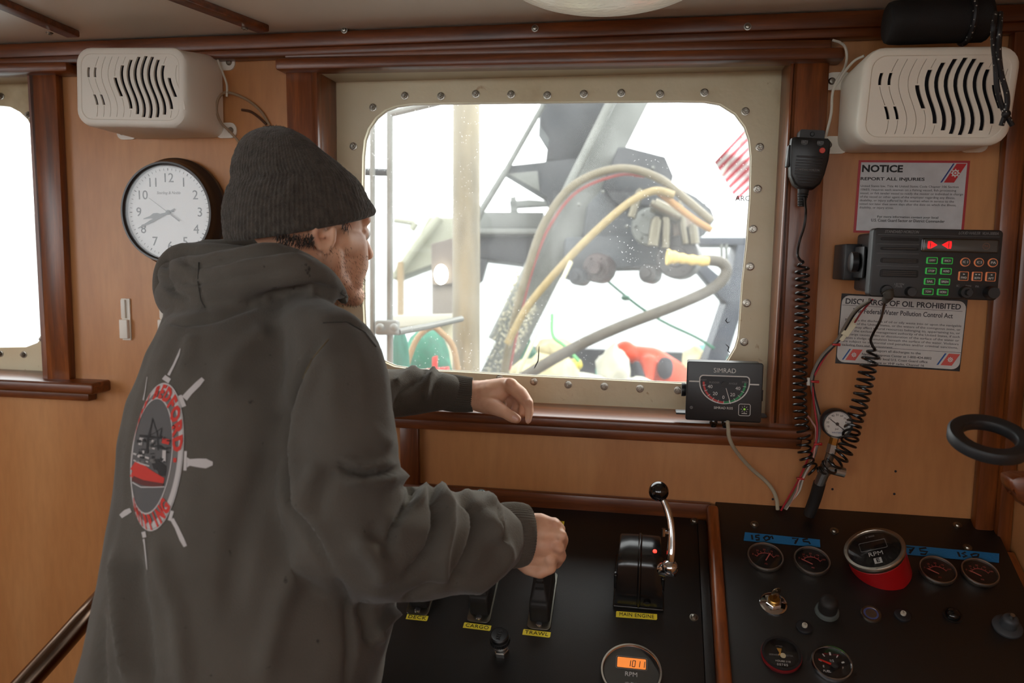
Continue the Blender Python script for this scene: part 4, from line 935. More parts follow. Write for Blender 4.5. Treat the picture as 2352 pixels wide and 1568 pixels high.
def label(tx, x, y, wpx, h_=.0095, rot=0, lab='', left=True):
    a, b = K(x - wpx / 2, y, .0, left), K(x + wpx / 2, y, .0, left); w = (b - a).length
    t_ = thing('label_strip', lab, 'label', FK(x, y, .0002, left) @ R(rot, 'Z'), 'yellow label strips on the console')
    mb = MB(); mb.poly([(-w / 2, -h_ / 2), (w / 2 - .0015, -h_ / 2 * .92), (w / 2, -h_ / 2 * .6), (w / 2, h_ / 2), (-w / 2 + .001, h_ / 2), (-w / 2, h_ / 2 * .7)], .0005); part(t_, 'strip', mb, YLW, sm=0)
    text(t_, tx, 0, 0, h_ * .85, INKD, z=.0006, w=w * .84, sp=1.1)
label('DECK', 958, 1418, 50, .0105, radians(-1), 'yellow label strip reading DECK')
label('CARGO', 1096, 1439, 64, .0105, radians(-2), 'yellow label strip reading CARGO')
label('TRAWL', 1232.5, 1454.5, 64, .0105, radians(-1.5), 'yellow label strip reading TRAWL')
label('MAIN ENGINE', 1462, 1413.5, 94, .0115, radians(1), 'yellow label strip reading MAIN ENGINE')
label('BRAKE', 1270, 1200, 52, .010, 0, 'yellow label strip ending in E half hidden by the gripping hand')

def joystick(x, y, lab, lever=None, knob=True):
    M = FK(x, y, 0, True); t_ = thing('joystick', lab, 'joystick', M, 'joysticks on the console')
    L_ = .118
    mb = MB(); mb.rslab(.040, L_, .003, .008, T(0, L_ / 2 - .008, 0), bev=.0008); part(t_, 'base_plate', mb, mat('base_plate_steel', (120, 118, 110), .3, 1) if 'base_plate_steel' not in MATS else MATS['base_plate_steel'])
    for yy in (0, L_ - .016):
        mb = MB(); mb.lathe([(0, .003), (.0055, .003), (.005, .0055), (.002, .0065), (0, .0062)], 14, T(0, yy, 0)); part(t_, 'screw', mb, CHROME)
    mb = MB(); rings = []
    for z, wx_, ly in ((.003, .034, .09), (.028, .034, .088), (.040, .032, .084), (.043, .028, .078)):
        rings.append([(a, b + L_ / 2 - .008, z) for a, b in rrect(wx_, ly, .005, 4)])
    mb.loft(rings); part(t_, 'boot_housing', mb, BLKR, sm=50)
    mb = MB(); rings = []
    for k in range(5):
        f = 1 - k * .17
        rings.append([(a, b + L_ / 2 - .008, .043 + k * .0075) for a, b in rrect(.029 * f, .074 * f, .004, 4)])
        rings.append([(a, b + L_ / 2 - .008, .043 + k * .0075 + .005) for a, b in rrect(.027 * f, .071 * f, .004, 4)])
    mb.loft(rings); part(t_, 'rubber_bellows', mb, BLKR, sm=50)
    if lever:
        mb = MB(); e = M.inverted() @ lever; s0 = Vector((0, L_ / 2 - .008, .07)); mb.cyl(s0, e, .005, 12); part(t_, 'lever', mb, CHROME)
        mb = MB(); d = (e - s0).normalized(); mb.sphere(e, .017, sc=(1, 1, 1)); part(t_, 'lever_knob', mb, mat('black_knob', (16, 16, 17), .2, coat=.4) if 'black_knob' not in MATS else MATS['black_knob'])
    return t_
JT = DP(1240, 1255, 1.13)
joystick(1238, 1437, 'black rubber booted joystick above the TRAWL label, gripped by the hand', JT)
joystick(1100, 1421, 'black rubber booted joystick above the CARGO label, partly under the sleeve', DP(1112, 1285, 1.16))
joystick(960, 1404, 'joystick behind the sleeve above the DECK label, only its base showing', DP(985, 1270, 1.18))

# throttle control
M = FK(1466, 1393, 0, True)
th = thing('throttle_control', 'black engine throttle box with chrome lever and black ball', 'throttle', M)
mb = MB(); BG = mat('satin_black_casting', (15, 15, 16), .25, coat=.3)
prof = [(-.003, 0, .040), (-.004, .012, .040), (.001, .034, .0385), (.006, .040, .038), (.018, .074, .0375), (.027, .083, .036), (.040, .087, .035), (.078, .085, .034), (.092, .074, .034), (.100, .03, .035), (.101, 0, .036)]
# body as rounded sections across y
rings = []
for yy, z, hw in prof:
    r = .006; rings.append((yy, z, hw))
N_ = 9
vr = []
for i, (yy, z, hw) in enumerate(rings):
    row = []
    for (a, dz) in [(-1, -.008), (-1, -.002), (-.93, .0), (-.5, .001), (0, .001), (.5, .001), (.93, 0), (1, -.002), (1, -.008)]:
        row.append((a * hw, yy, max(z + dz, 0) if z > 0 else 0))
    vr.append(row)
# closed shell: outer skin rows + side walls down to base
skin = [[mb.bm.verts.new(p) for p in r] for r in vr]; mb._loft(skin, False, False, closed=False)
for side in (0, -1):
    edge = [r[side] for r in skin]; base = [mb.bm.verts.new((v.co.x, v.co.y, 0)) for v in edge]
    for i in range(len(edge) - 1):
        try: mb.bm.faces.new((edge[i], edge[i + 1], base[i + 1], base[i]))
        except ValueError: pass
mb.tube([(0, a, b + .001) for a, b, c in prof[:-1]], .0032, 8); mb.box((0, .049, .003), (.084, .112, .006), bev=.002)
for s_ in (-1, 1): mb.box((s_ * .0385, .014, .046), (.006, .010, .034), R(-.35, 'X') if 0 else None, bev=.002)
part(th, 'housing', mb, BG, sm=50)
mb = MB(); mb.lathe([(0, 0), (.006, 0), (.006, .004), (0, .005)], 14, T(.014, -.003, .018) @ R(pi / 2, 'X')); mb.lathe([(0, 0), (.0035, 0), (.0035, .003), (0, .003)], 6, T(.038, .008, .034) @ R(pi / 2, 'X')); part(th, 'housing_screw', mb, BLKG)
mb = MB(); mb.lathe([(0, 0), (.0035, 0), (.0032, .002), (0, .0026)], 14, T(.024, .045, .087)); part(th, 'indicator_lamp', mb, mat('red_lamp', (255, 60, 50), .3, emit=(255, 40, 30), es=4))
Mi = M.inverted()
pv = DP(1540, 1308, 1.205); pl = Mi @ pv
mb = MB(); q = [DP(1520, 1308, 1.215), DP(1533, 1307, 1.205), DP(1549, 1306, 1.2)]; mb.tube(q, [.0105, .0125, .0125], 20); mb.sphere(DP(1539, 1303, 1.2), .0128); part(th, 'lever_hub', mb, CHROME, world=True)
lev = smooth_path([DP(1540, 1300, 1.2), DP(1542, 1270, 1.2), DP(1543, 1235, 1.205), DP(1540, 1200, 1.21), DP(1533, 1170, 1.215), DP(1524, 1148, 1.22), DP(1516, 1135, 1.222)], 6)
mb = MB(); mb.tube(lev, [.0068 - .0018 * i / len(lev) for i in range(len(lev))], 14); mb.lathe([(0, 0), (.0075, 0), (.0075, .004), (0, .004)], 16, frame(DP(1520, 1147, 1.22), X3, (lev[-2] - lev[-1]).cross(X3).normalized(), (lev[-1] - lev[-2]).normalized())); part(th, 'lever', mb, CHROME, world=True)
mb = MB(); a, b = DP(1536, 1222, 1.205), DP(1524, 1222, 1.205); mb.cyl(a, b, .003, 10); mb.cyl(b + Vector((0, 0, -.006)), b + Vector((0, 0, .006)), .0035, 10); part(th, 'lever_trigger', mb, CHROME, world=True)
mb = MB(); mb.sphere(DP(1513, 1128, 1.22), .0158, u=32, v=20); part(th, 'ball_knob', mb, BLKG, world=True, sm=180)

# chrome stem seen over the sleeve
t_ = thing('small_control_lever', 'small chrome topped control barely showing above the right sleeve', 'lever', K(1112, 1200, 0, True))
a = K(1112, 1200, 0, True); b = DP(1105, 1140, 1.36)
mb = MB(); mb.cyl(a, b, .005, 12); part(t_, 'stem', mb, CHROME, world=True)
mb = MB(); mb.sphere(b, .014); part(t_, 'knob', mb, mat('grey_chrome_knob', (140, 150, 150), .2, 1), world=True)

# push-pull knob
M = FK(1152, 1497, 0, True)
t_ = thing('push_pull_control', 'black ribbed push knob on a hexagonal zinc collar below the CARGO label', 'knob', M)
mb = MB(); mb.lathe([(0, 0), (.0125, 0), (.0125, .009), (.0115, .010), (0, .010)], 6); part(t_, 'hex_collar', mb, ZINC, sm=20)
mb = MB(); mb.lathe([(0, .01), (.009, .01), (.009, .013), (.0115, .014), (.0115, .018), (.008, .02), (.007, .032), (0, .032)], 24); part(t_, 'stem', mb, ZINC)
mb = MB(); n = 60; rings = []
for z, r_ in ((.028, .0145), (.029, .0158), (.037, .0158), (.0375, .0148), (.040, .0148), (.044, .0145), (.046, .0125), (.0455, .011)):
    kn = .0004 if z in (.029, .037) else 0
    rings.append([((r_ + (kn if j % 2 else -kn)) * cos(2 * pi * j / n), (r_ + (kn if j % 2 else -kn)) * sin(2 * pi * j / n), z) for j in range(n)])
mb.loft(rings); part(t_, 'cap', mb, BLKP, sm=40)
text(t_, 'SI16', 0, 0, .010, mat('raised_black', (34, 34, 36), .4), z=.0456, rot=radians(84), ext=.0006, bold=.02)

def gauge(x, y, wpx, h_, bz, lab, left=False, M=None, cup=None, face=None, rim=.14, glass=True, cat='gauge', name='engine_gauge', group=None, hh0=.0):
    if M is None: M = FK(x, y, h_ + hh0, left)
    if wpx > 1: a = K(x - wpx / 2, y, h_, left); b = K(x + wpx / 2, y, h_, left); r = (b - a).length / 2
    else: r = wpx
    t_ = thing(name, lab, cat, M, group)
    mb = MB(); ri = r * (1 - rim)
    mb.lathe([(ri, -h_), (r * .93, -h_), (r * .97, -h_ * .8), (r, -h_ * .35), (r, -.002), (r * .97, 0), (ri * 1.04, 0), (ri, -.002), (ri, -.0075)], 56, cap=False)
    part(t_, 'bezel', mb, bz, sm=40)
    if cup:
        mb = MB(); mb.lathe([(0, -.06), (r * .93, -.06), (r * .955, -h_), (r * .93, -h_ + .001), (0, -h_ + .001)], 48); part(t_, 'cup', mb, cup)
    mb = MB(); mb.lathe([(0, -.0075), (ri + .0005, -.0075), (ri + .0005, -.0045), (0, -.0045)], 48); f = part(t_, 'dial', mb, face or MATS['dial_black'])
    if glass:
        mb = MB(); mb.lathe([(0, -.0012), (ri, -.0012), (ri, -.0008), (0, -.0008)], 48); part(t_, 'glass', mb, GLASSG)
    return t_, f, r, ri
mat('dial_black', (10, 10, 12), .5); BZ = mat('brushed_bezel', (190, 186, 178), .34, 1)
zf = -.0043
# LCD tachometer
t_, f, r, ri = gauge(1450, 1538, 144, .014, CHROME, 'large chrome ringed tachometer with lit orange display at the bottom edge', True, rim=.12)
mb = MB(); q = rrect(r * 1.0, r * .44, r * .06, 4); mb.stroke([(a, b + r * .30) for a, b in q + [q[0]]], .0008, zf); mb.build('display_outline', INKF, f, sm=0)
mb = MB(); mb.rslab(r * .92, r * .36, .0006, r * .03, T(0, r * .30, zf)); lc = mb.build('lcd_display', mat('orange_lcd', (210, 130, 60), .3, emit=(240, 130, 48), es=.75), f)
SEG = {'1': 'bc', '0': 'abcdef'}
mb = MB(); sw, sh = r * .085, r * .12
for k, ch in enumerate('1011'):
    ox = -r * .12 + k * r * .15; oy = r * .28; L = {'a': ((0, 2), (1, 2)), 'b': ((1, 2), (1, 1)), 'c': ((1, 1), (1, 0)), 'd': ((0, 0), (1, 0)), 'e': ((0, 0), (0, 1)), 'f': ((0, 1), (0, 2))}
    for s_ in SEG[ch]:
        (x1, y1), (x2, y2) = L[s_]; mb.stroke([(ox + x1 * sw + .0 + (y1 - 1) * .0005, oy + (y1 - 1) * sh * .92), (ox + x2 * sw + (y2 - 1) * .0005, oy + (y2 - 1) * sh * .92)], .0012, zf + .0007, t=.0002)
mb.build('lcd_digits', INKD, f, sm=0)
text(f, 'RPM', 0, -r * .1, r * .22, INKW, z=zf); text(f, '101-7347', 0, -r * .42, r * .1, INKW, z=zf); text(f, 'CAT', 0, -r * .6, r * .26, INKW, z=zf, bold=.012)
# right-hand panel gauges
def small(x, y, lab, m_ang, red=True):
    t_, f, r, ri = gauge(x, y, 83, .010, BZ, lab, rim=.11, group='small round engine gauges')
    GK = MATS.get('dim_red_print') or mat('dim_red_print', (176, 78, 74), .5)
    mb = MB(); mb.stroke([(ri * .58 * cos(radians(a)), -ri * .25 + ri * .58 * sin(radians(a))) for a in range(25, 156, 10)], ri * .05, zf)
    for a in range(30, 151, 20): mb.stroke([(ri * .62 * cos(radians(a)), -ri * .25 + ri * .62 * sin(radians(a))), (ri * .74 * cos(radians(a)), -ri * .25 + ri * .74 * sin(radians(a)))], ri * .03, zf)
    mb.build('scale', GK, f, sm=0)
    for k, s_ in enumerate(('0', '25', '50', '75', '100')):
        a = radians(150 - 30 * k); text(f, s_, ri * .86 * cos(a), -ri * .25 + ri * .86 * sin(a), ri * .17, GK, z=zf)
    text(f, 'PSI', 0, -ri * .55, ri * .16, GK, z=zf)
    a = radians(m_ang); mb = MB(); mb.stroke([(0, -ri * .3), (ri * .7 * cos(a), -ri * .3 + ri * .7 * sin(a))], ri * .07, zf + .001); part(t_, 'needle', mb, MATS.get('pale_red') or mat('pale_red', (200, 110, 104), .5), sm=0)
small(1758.5, 1275, 'small round gauge under the 150 mark on the left blue tape', 62)
small(1865.5, 1284, 'small round gauge under the 75 mark on the left blue tape', 150)
small(2155, 1306, 'small round gauge under the 75 mark on the right blue tape', 148)
small(2252, 1311, 'small round gauge below the right end of the right blue tape', 146)
N2 = (CN + X3 * -.42 + CT * .10).normalized(); X2 = (X3 - N2 * X3.dot(N2)).normalized()
bc = K(2023, 1304); fcn = bc + N2 * .05
M = frame(bc + N2 * .046, X2, N2.cross(X2), N2)
t_, f, r, ri = gauge(0, 0, .0485, .012, mat('worn_bezel', (178, 170, 156), .32, 1, bump=.2), 'big loose RPM gauge tilted out of the panel with red housing', M=M, cup=mat('red_gauge_cup', (170, 18, 22), .35), rim=.16)
mb = MB(); q = rrect(r * .86, r * .4, r * .04, 4); mb.stroke([(a, b + r * .22) for a, b in q + [q[0]]], .001, zf); mb.build('display_outline', INKF, f, sm=0)
mb = MB(); mb.rslab(r * .6, r * .22, .0004, r * .01, T(0, r * .22, zf)); mb.build('lcd_display', mat('dark_lcd', (34, 26, 22), .3), f)
text(f, 'RPM', 0, -r * .18, r * .26, INKW, z=zf); text(f, '218888', 0, r * .66, r * .1, INKF, z=zf)
mb = MB(); mb.rslab(r * .25, r * .25, .0003, r * .01, T(0, -r * .5, zf)); mb.build('maker_mark', INKW, f); text(f, 'E', 0, -r * .5, r * .24, INKD, z=zf + .0004, bold=.02)
o = K(2087, 1322)
mb = MB(); mb.cyl(o - CN * .002, DP(2082, 1309, (o - CAM).dot(c2w((0, 0, 1))) - .004), .0021, 8); tag(mb.build('toggle_stub', SCREW), 'short metal stub beside the tilted RPM gauge', 'stub')
# tapes
def tape(pts, lab, marks):
    o = K(*pts[0]); mid = ((pts[0][0] + pts[2][0]) / 2, (pts[0][1] + pts[2][1]) / 2); M = FK(*mid, .0004); t_ = thing('masking_tape', lab, 'tape', M)
    Mi = M.inverted(); mb = MB(); q = [Mi @ K(x, y, .0004) for x, y in pts]; mb.prism(q, (0, 0, .0004)); part(t_, 'tape_strip', mb, TAPE, sm=0)
    cut = 4 if len(marks) == 7 else 3
    for grp in (marks[:cut], marks[cut:]):
        mb = MB()
        for st in grp:
            mb.stroke([(Mi @ K(x, y))[:2] for x, y in st], .0034, .0006, t=.0003)
        part(t_, 'handwritten_number', mb, INKD, sm=0)
def g6(pts): return [(1620 + a / 3.213, 1120 + b / 3.213) for a, b in pts]
tape([(1711, 1222), (1883, 1239), (1884, 1257), (1708, 1241)], 'blue masking tape marked 150 and 75 above the two left gauges',
     [g6([(342, 350), (348, 385)]), g6([(400, 352), (372, 356), (372, 368), (396, 372), (396, 386), (372, 388)]), g6([(450, 358), (430, 372), (446, 392), (474, 380), (466, 362), (450, 358)]), g6([(474, 370), (492, 360), (498, 380)]),
      g6([(640, 376), (684, 376), (660, 416)]), g6([(660, 396), (676, 396)]), g6([(756, 378), (720, 386), (722, 398), (764, 402), (772, 418)])])
tape([(2075, 1251), (2295, 1271), (2294, 1292), (2078, 1273)], 'blue masking tape marked 75 and 150 above the two right gauges',
     [g6([(1482, 440), (1540, 444), (1506, 486)]), g6([(1504, 462), (1530, 464)]), g6([(1630, 446), (1580, 452), (1584, 468), (1640, 474), (1620, 494), (1586, 490)]), g6([(1862, 476), (1878, 512)]), g6([(1920, 478), (1894, 488), (1928, 504), (1900, 514)]), g6([(1990, 488), (1960, 496), (1972, 514), (2010, 510), (2016, 492), (1990, 488)])])
# key switch
M = FK(1776, 1387)
t_ = thing('key_switch', 'chrome key switch with the key left in it', 'switch', M)
mb = MB(); mb.lathe([(0, 0), (.0215, 0), (.0215, .002), (.019, .003), (0, .003)], 36); part(t_, 'washer', mb, CHROME)
mb = MB(); mb.lathe([(0, .003), (.0135, .003), (.0135, .008), (.0125, .009), (0, .009)], 6, R(.35, 'Z')); part(t_, 'hex_nut', mb, CHROME, sm=20)
mb = MB(); mb.lathe([(0, .009), (.0095, .009), (.0095, .013), (.008, .0145), (0, .014)], 24); part(t_, 'lock_barrel', mb, BRASS)
mb = MB(); Mk = T(.001, 0, .014) @ R(radians(25), 'Z') @ R(pi / 2, 'X')
mb.prism([(-.003, 0, -.0008), (.003, 0, -.0008), (.0035, .008, -.0008)] + [(.0085 * cos(t), .0165 + .009 * sin(t), -.0008) for t in (radians(a) for a in range(-50, 231, 20))] + [(-.0035, .008, -.0008)], (0, 0, .0016), Mk, bev=.0003)
mb.ring(.0012, .003, -.0012, .0012, 14, Mk @ T(0, .021, 0)); part(t_, 'key', mb, mat('nickel_key', (170, 160, 140), .25, 1))
# big black push button
M = FK(1899, 1405); t_ = thing('push_button', 'domed black rubber push button with grey collar right of the key switch', 'button', M)
mb = MB(); mb.lathe([(0, 0), (.0185, 0), (.018, .005), (.0165, .007), (0, .007)], 32); part(t_, 'collar', mb, mat('grey_collar', (84, 92, 90), .5))
mb = MB(); mb.lathe([(0, .006), (.0145, .006), (.0145, .022), (.013, .028), (.008, .0315), (0, .032)], 32); part(t_, 'rubber_cap', mb, BLKR, sm=60)
M = FK(2000, 1411); t_ = thing('push_button', 'small flat silver push button with blue ring', 'button', M)
mb = MB(); mb.lathe([(0, 0), (.0155, 0), (.0155, .002), (.0145, .0035), (.0115, .0035), (.011, .0028)], 32); part(t_, 'rim', mb, SCREW)
mb = MB(); mb.ring(.0085, .0112, .0005, .003, 32); part(t_, 'coloured_ring', mb, mat('dull_blue_ring', (70, 78, 130), .4))
mb = MB(); mb.lathe([(0, 0), (.0085, 0), (.0085, .0033), (0, .0035)], 32); part(t_, 'button_cap', mb, ZINC)
for x, y, s_, l in ((1847, 1441, '15', 'small round black breaker numbered 15 below the domed button'), (2073, 1413.5, '5', 'small round black breaker numbered 5 right of the silver button')):
    t_ = thing('circuit_breaker', l, 'breaker', FK(x, y), 'small round breakers')
    mb = MB(); mb.lathe([(0, 0), (.0125, 0), (.0122, .003), (.010, .0045), (0, .0045)], 28); part(t_, 'collar', mb, mat('slate_black', (24, 27, 32), .45) if 'slate_black' not in MATS else MATS['slate_black'])
    mb = MB(); mb.lathe([(0, .0045), (.0042, .0045), (.004, .008), (0, .0084)], 20); b_ = part(t_, 'reset_button', mb, mat('reset_white', (200, 196, 180), .5) if 'reset_white' not in MATS else MATS['reset_white'])
    text(b_, s_, 0, 0, .005, INKD, z=.0084)
t_ = thing('indicator_dome', 'dark glossy domed indicator on the gauge panel', 'indicator', FK(2188, 1413))
mb = MB(); mb.lathe([(0, 0), (.013, 0), (.0128, .002)] + [(.011 * cos(t), .002 + .009 * sin(t)) for t in (radians(a) for a in range(0, 91, 15))], 28); part(t_, 'lens', mb, mat('dark_green_lens', (10, 14, 14), .12), sm=60)
mb = MB(); mb.ring(.0128, .0145, 0, .002, 28); part(t_, 'rim', mb, BLKP)
t_ = thing('rubber_booted_switch', 'grey conical rubber booted switch near the right picture edge', 'switch', FK(2313, 1440))
mb = MB(); mb.lathe([(0, 0), (.021, 0), (.021, .003), (.018, .0055), (.0125, .007), (.0115, .018), (.010, .022), (.006, .024), (0, .024)], 32); part(t_, 'rubber_boot', mb, mat('grey_rubber', (58, 62, 66), .5), sm=50)
mb = MB(); mb.lathe([(0, .022), (.004, .022), (.0035, .030), (0, .031)], 16); part(t_, 'plunger_tip', mb, ZINC)
# hour meter
t_, f, r, ri = gauge(1795, 1500, 93, .010, mat('dark_red_bezel', (120, 22, 26), .35), 'red ringed engine hour meter at the lower left of the gauge panel', rim=.09, name='hour_meter', cat='meter')
mb = MB(); mb.ring(ri * .93, ri * 1.06, -.003, .0012, 44); part(t_, 'inner_ring', mb, BLKP)
ORI = mat('ochre_print', (190, 140, 60), .5)
mb = MB(); mb.poly([(-ri * .20, ri * .42), (ri * .08, ri * .42), (ri * .0, ri * .14), (ri * .1, -ri * .02), (-ri * .16, -ri * .02), (-ri * .08, ri * .14)], .0003, zf); mb.build('hourglass_symbol', ORI, f, sm=0)
mb = MB(); mb.lathe([(0, zf), (ri * .16, zf), (ri * .15, zf + .001), (0, zf + .001)], 9, T(ri * .1, -ri * .02, 0)); mb.build('paint_spot', mat('cream_spot', (210, 196, 160), .6), f)
text(f, 'SERVICE', -ri * .38, -ri * .02, ri * .15, INKF, z=zf); text(f, 'METER', ri * .42, ri * .0, ri * .15, INKF, z=zf); text(f, 'ST7332', -ri * .05, ri * .56, ri * .12, INKF, z=zf)
text(f, 'HOURS 1/10', .05 * ri, -ri * .38, ri * .15, INKW, z=zf); text(f, '00785', 0, -ri * .6, ri * .19, INKW, z=zf, sp=1.3)
# fuel gauge
t_, f, r, ri = gauge(1912, 1520, 93, .012, CHROME, 'chrome ringed fuel gauge with red needle', rim=.13, name='fuel_gauge')
mb = MB()
for k, (a, wd_) in enumerate(((158, .08), (124, .05), (90, .09), (56, .05), (22, .09))):
    t = radians(a); mb.stroke([(ri * .6 * cos(t), -ri * .15 + ri * .72 * sin(t)), (ri * .76 * cos(t), -ri * .15 + ri * .9 * sin(t))], ri * wd_, zf)
mb.build('scale', INKW, f, sm=0)
text(f, 'E', -ri * .5, -ri * .22, ri * .2, INKW, z=zf); text(f, 'F', ri * .58, -ri * .2, ri * .2, INKW, z=zf); text(f, '1/2', ri * .02, ri * .2, ri * .2, INKW, z=zf); text(f, 'FUEL', -ri * .36, -ri * .52, ri * .2, INKW, z=zf)
mb = MB(); mb.poly([(ri * .1, -ri * .2), (-ri * .74, ri * .16), (-ri * .72, ri * .24), (ri * .16, -ri * .08)], .0006, zf + .001); part(t_, 'needle', mb, mat('red_needle', (210, 40, 34), .4), sm=0)
mb = MB(); mb.lathe([(0, zf), (ri * .2, zf), (ri * .19, zf + .003), (0, zf + .003)], 24, T(ri * .1, -ri * .15, 0)); part(t_, 'needle_hub', mb, mat('grey_hub', (44, 46, 48), .5))
# ================================================================== the sea and the foredeck outside
un = c2w((0, -1763, -297)).normalized()
ex = (X3 - un * un.x).normalized(); ey = un.cross(ex)
M = frame(CAM - un * 4.2, ex, ey, un)
mb = MB(); N = 24
g = [[mb.bm.verts.new(M @ Vector(((i / N - .5) * 2400, (j / N - .3) * 2400, 0))) for i in range(N + 1)] for j in range(N + 1)]
mb._loft(g, False, False, closed=False)
m = mat('grey_sea', (118, 127, 127), .35, bump=0, spec=.6); nt = m.node_tree; b = nt.nodes['Principled BSDF']
tc = nt.nodes.new('ShaderNodeTexCoord'); mp = nt.nodes.new('ShaderNodeMapping'); mp.inputs['Scale'].default_value = (.25, 1, 1); nz = nt.nodes.new('ShaderNodeTexNoise'); nz.inputs['Scale'].default_value = .9; nz.inputs['Detail'].default_value = 6
nt.links.new(tc.outputs['Object'], mp.inputs[0]); nt.links.new(mp.outputs[0], nz.inputs[0]); bp = nt.nodes.new('ShaderNodeBump'); bp.inputs['Strength'].default_value = .6; bp.inputs['Distance'].default_value = .25
nt.links.new(nz.outputs[0], bp.inputs['Height']); nt.links.new(bp.outputs[0], b.inputs['Normal'])
struct('sea', mb, m, sm=0)

_mat0 = mat
def mat(name, col, *a, **k):
    c = lin(col) if max(col) > 1.001 else col
    return _mat0(name, tuple(x * .74 for x in c), *a, **k)
GS = mat('grey_painted_steel', (112, 115, 110), .5, var=.12, vscale=6)
DS = mat('dark_painted_steel', (36, 40, 46), .5, var=.2, vscale=8)
LS = mat('pale_grey_steel', (124, 126, 120), .45, var=.1, vscale=8)
CRM = mat('weathered_cream_paint', (142, 132, 108), .5, var=.28, vscale=5, stretch=(3, 3, .5))
HOSE = mat('beige_hydraulic_hose', (118, 108, 84), .5, var=.1, vscale=30)
HOSE2 = mat('yellowed_hose', (160, 140, 94), .5, var=.12, vscale=30)
HOSE3 = mat('grey_brown_hose', (86, 79, 66), .55, var=.15, vscale=20)
GRN = mat('green_rope', (30, 110, 80), .7); NET = mat('cream_netting', (216, 204, 160), .8, bump=.6, bscale=40, var=.25, vscale=12)
ZD = -.45
mb = MB(); mb.prism([Vector((-5, .5, ZD)), Vector((4, .5, ZD)), Vector((3.5, 10, ZD)), Vector((-4, 10, ZD))], (0, 0, -.1)); struct('floor_foredeck', mb, mat('worn_steel_deck', (96, 96, 92), .7, var=.2, vscale=4), sm=0)
def wp(pts, dep, r, name, lab, cat, m, group=None, n=12, sm=60, smooth=True, flat=1.0):
    P = [DP(p[0], p[1], p[2] if len(p) > 2 else dep) for p in pts]
    P = smooth_path(P, 8) if smooth and len(P) > 2 else P
    mb = MB(); mb.tube(P, r, n, flat=flat); return tag(mb.build(name, m, sm=sm, loc=P[0]), lab, cat, group)
def ext(pts, dep, th, parent, name, m, label=None, bev=.004):
    """solid part: outline at its distance, given real thickness going away"""
    P = [DP(x, y, dep) for x, y in pts]; mb = MB(); d = c2w((0, 0, 1)) * th
    mb.prism(P, d, bev=bev); return part(parent, name, mb, m, label, world=True, sm=30)
def px(w_, dep): return w_ * dep / FPX
# thick mast
a, b = DP(1071, -250, 3.0), DP(1072, 1500, 3.25); a = b + (a - b) * 1.1
mb = MB(); mb.cyl(DP(1071, -300, 3.0), DP(1071, 1640, 3.0), px(31.5, 3.0), 32); tag(mb.build('steel_mast', CRM, sm=60, loc=DP(1071, 1640, 3.0)), 'thick weathered cream steel pipe standing just outside the window', 'mast')
# ladder frame with two thin uprights
lf = thing('rail_frame', 'thin grey steel rail frame outside, left of the thick mast, beside the face', 'frame', DP(880, 1500, 2.2))
for x, t in ((855.5, 6.5), (895.5, 7.5)):
    mb = MB(); mb.cyl(DP(x, 258 if x > 880 else -100, 2.2), DP(x, 1560, 2.2), px(t, 2.2), 14); part(lf, 'upright', mb, LS, world=True)
mb = MB(); mb.cyl(DP(835 - 60, 393, 2.22), DP(889, 396, 2.22), px(8.5, 2.2), 10); part(lf, 'cross_bar', mb, DS, world=True)
mb = MB(); mb.tube([DP(893, 262, 2.2), DP(960, 246, 2.2), DP(1060, 222, 2.2)], px(8, 2.2), 10); part(lf, 'top_bar', mb, LS, world=True)
mb = MB(); mb.tube([DP(915, 762, 2.2), DP(980, 750, 2.3), DP(1060, 732, 2.5)], px(7.5, 2.3), 10); part(lf, 'lower_rail', mb, GS, world=True)
mb = MB(); c = DP(890, 752, 2.19); mb.box((0, 0, 0), (px(52, 2.2), .05, px(34, 2.2)), frame(c, c2w((1, 0, 0)), c2w((0, 0, 1)), c2w((0, -1, 0))), bev=.008, seg=3)
for x in (873, 905): mb.sphere(DP(x, 752, 2.15), .012)
part(lf, 'pipe_clamp', mb, LS, world=True)
wp([(925, 875), (940, 820), (960, 775), (992, 751), (1015, 765), (1040, 795), (1052, 850)], 2.9, px(7, 2.9), 'hoop_pipe', 'rusty beige bent hoop pipe between the rail frame and the thick mast', 'pipe', mat('rusty_beige', (170, 140, 100), .6))
# white locker top & floodlight
wl_ = thing('deck_locker', 'white topped deck locker behind the rail frame left of the mast', 'locker', DP(965, 900, 3.8))
ext([(893, 724), (1042, 720), (1040, 738), (915, 752)], 3.6, .9, wl_, 'locker_top', mat('white_gloss_paint', (205, 203, 188), .3)); ext([(1012, 742), (1040, 738), (1040, 1250), (1012, 1250)], 3.7, .5, wl_, 'locker_side', mat('ivory_paint', (214, 206, 176), .5))
fl = thing('floodlight', 'glaring deck floodlight on a dark stand left of the thick mast', 'floodlight', DP(1015, 900, 4.4))
ext([(992, 640), (1045, 640), (1045, 1150), (994, 1150)], 4.5, .15, fl, 'stand', mat('brown_grey_post', (120, 112, 104), .6))
ext([(990, 560), (1045, 545), (1048, 650), (992, 655)], 4.45, .12, fl, 'lamp_housing', mat('dark_lamp_housing', (110, 100, 92), .6))
mb = MB(); mb.sphere(DP(1013, 630, 4.4), px(16, 4.4), sc=(1, .6, 1.4)); part(fl, 'lamp_glass', mb, mat('lit_floodlight', (255, 250, 230), .3, emit=(255, 248, 225), es=12), world=True)
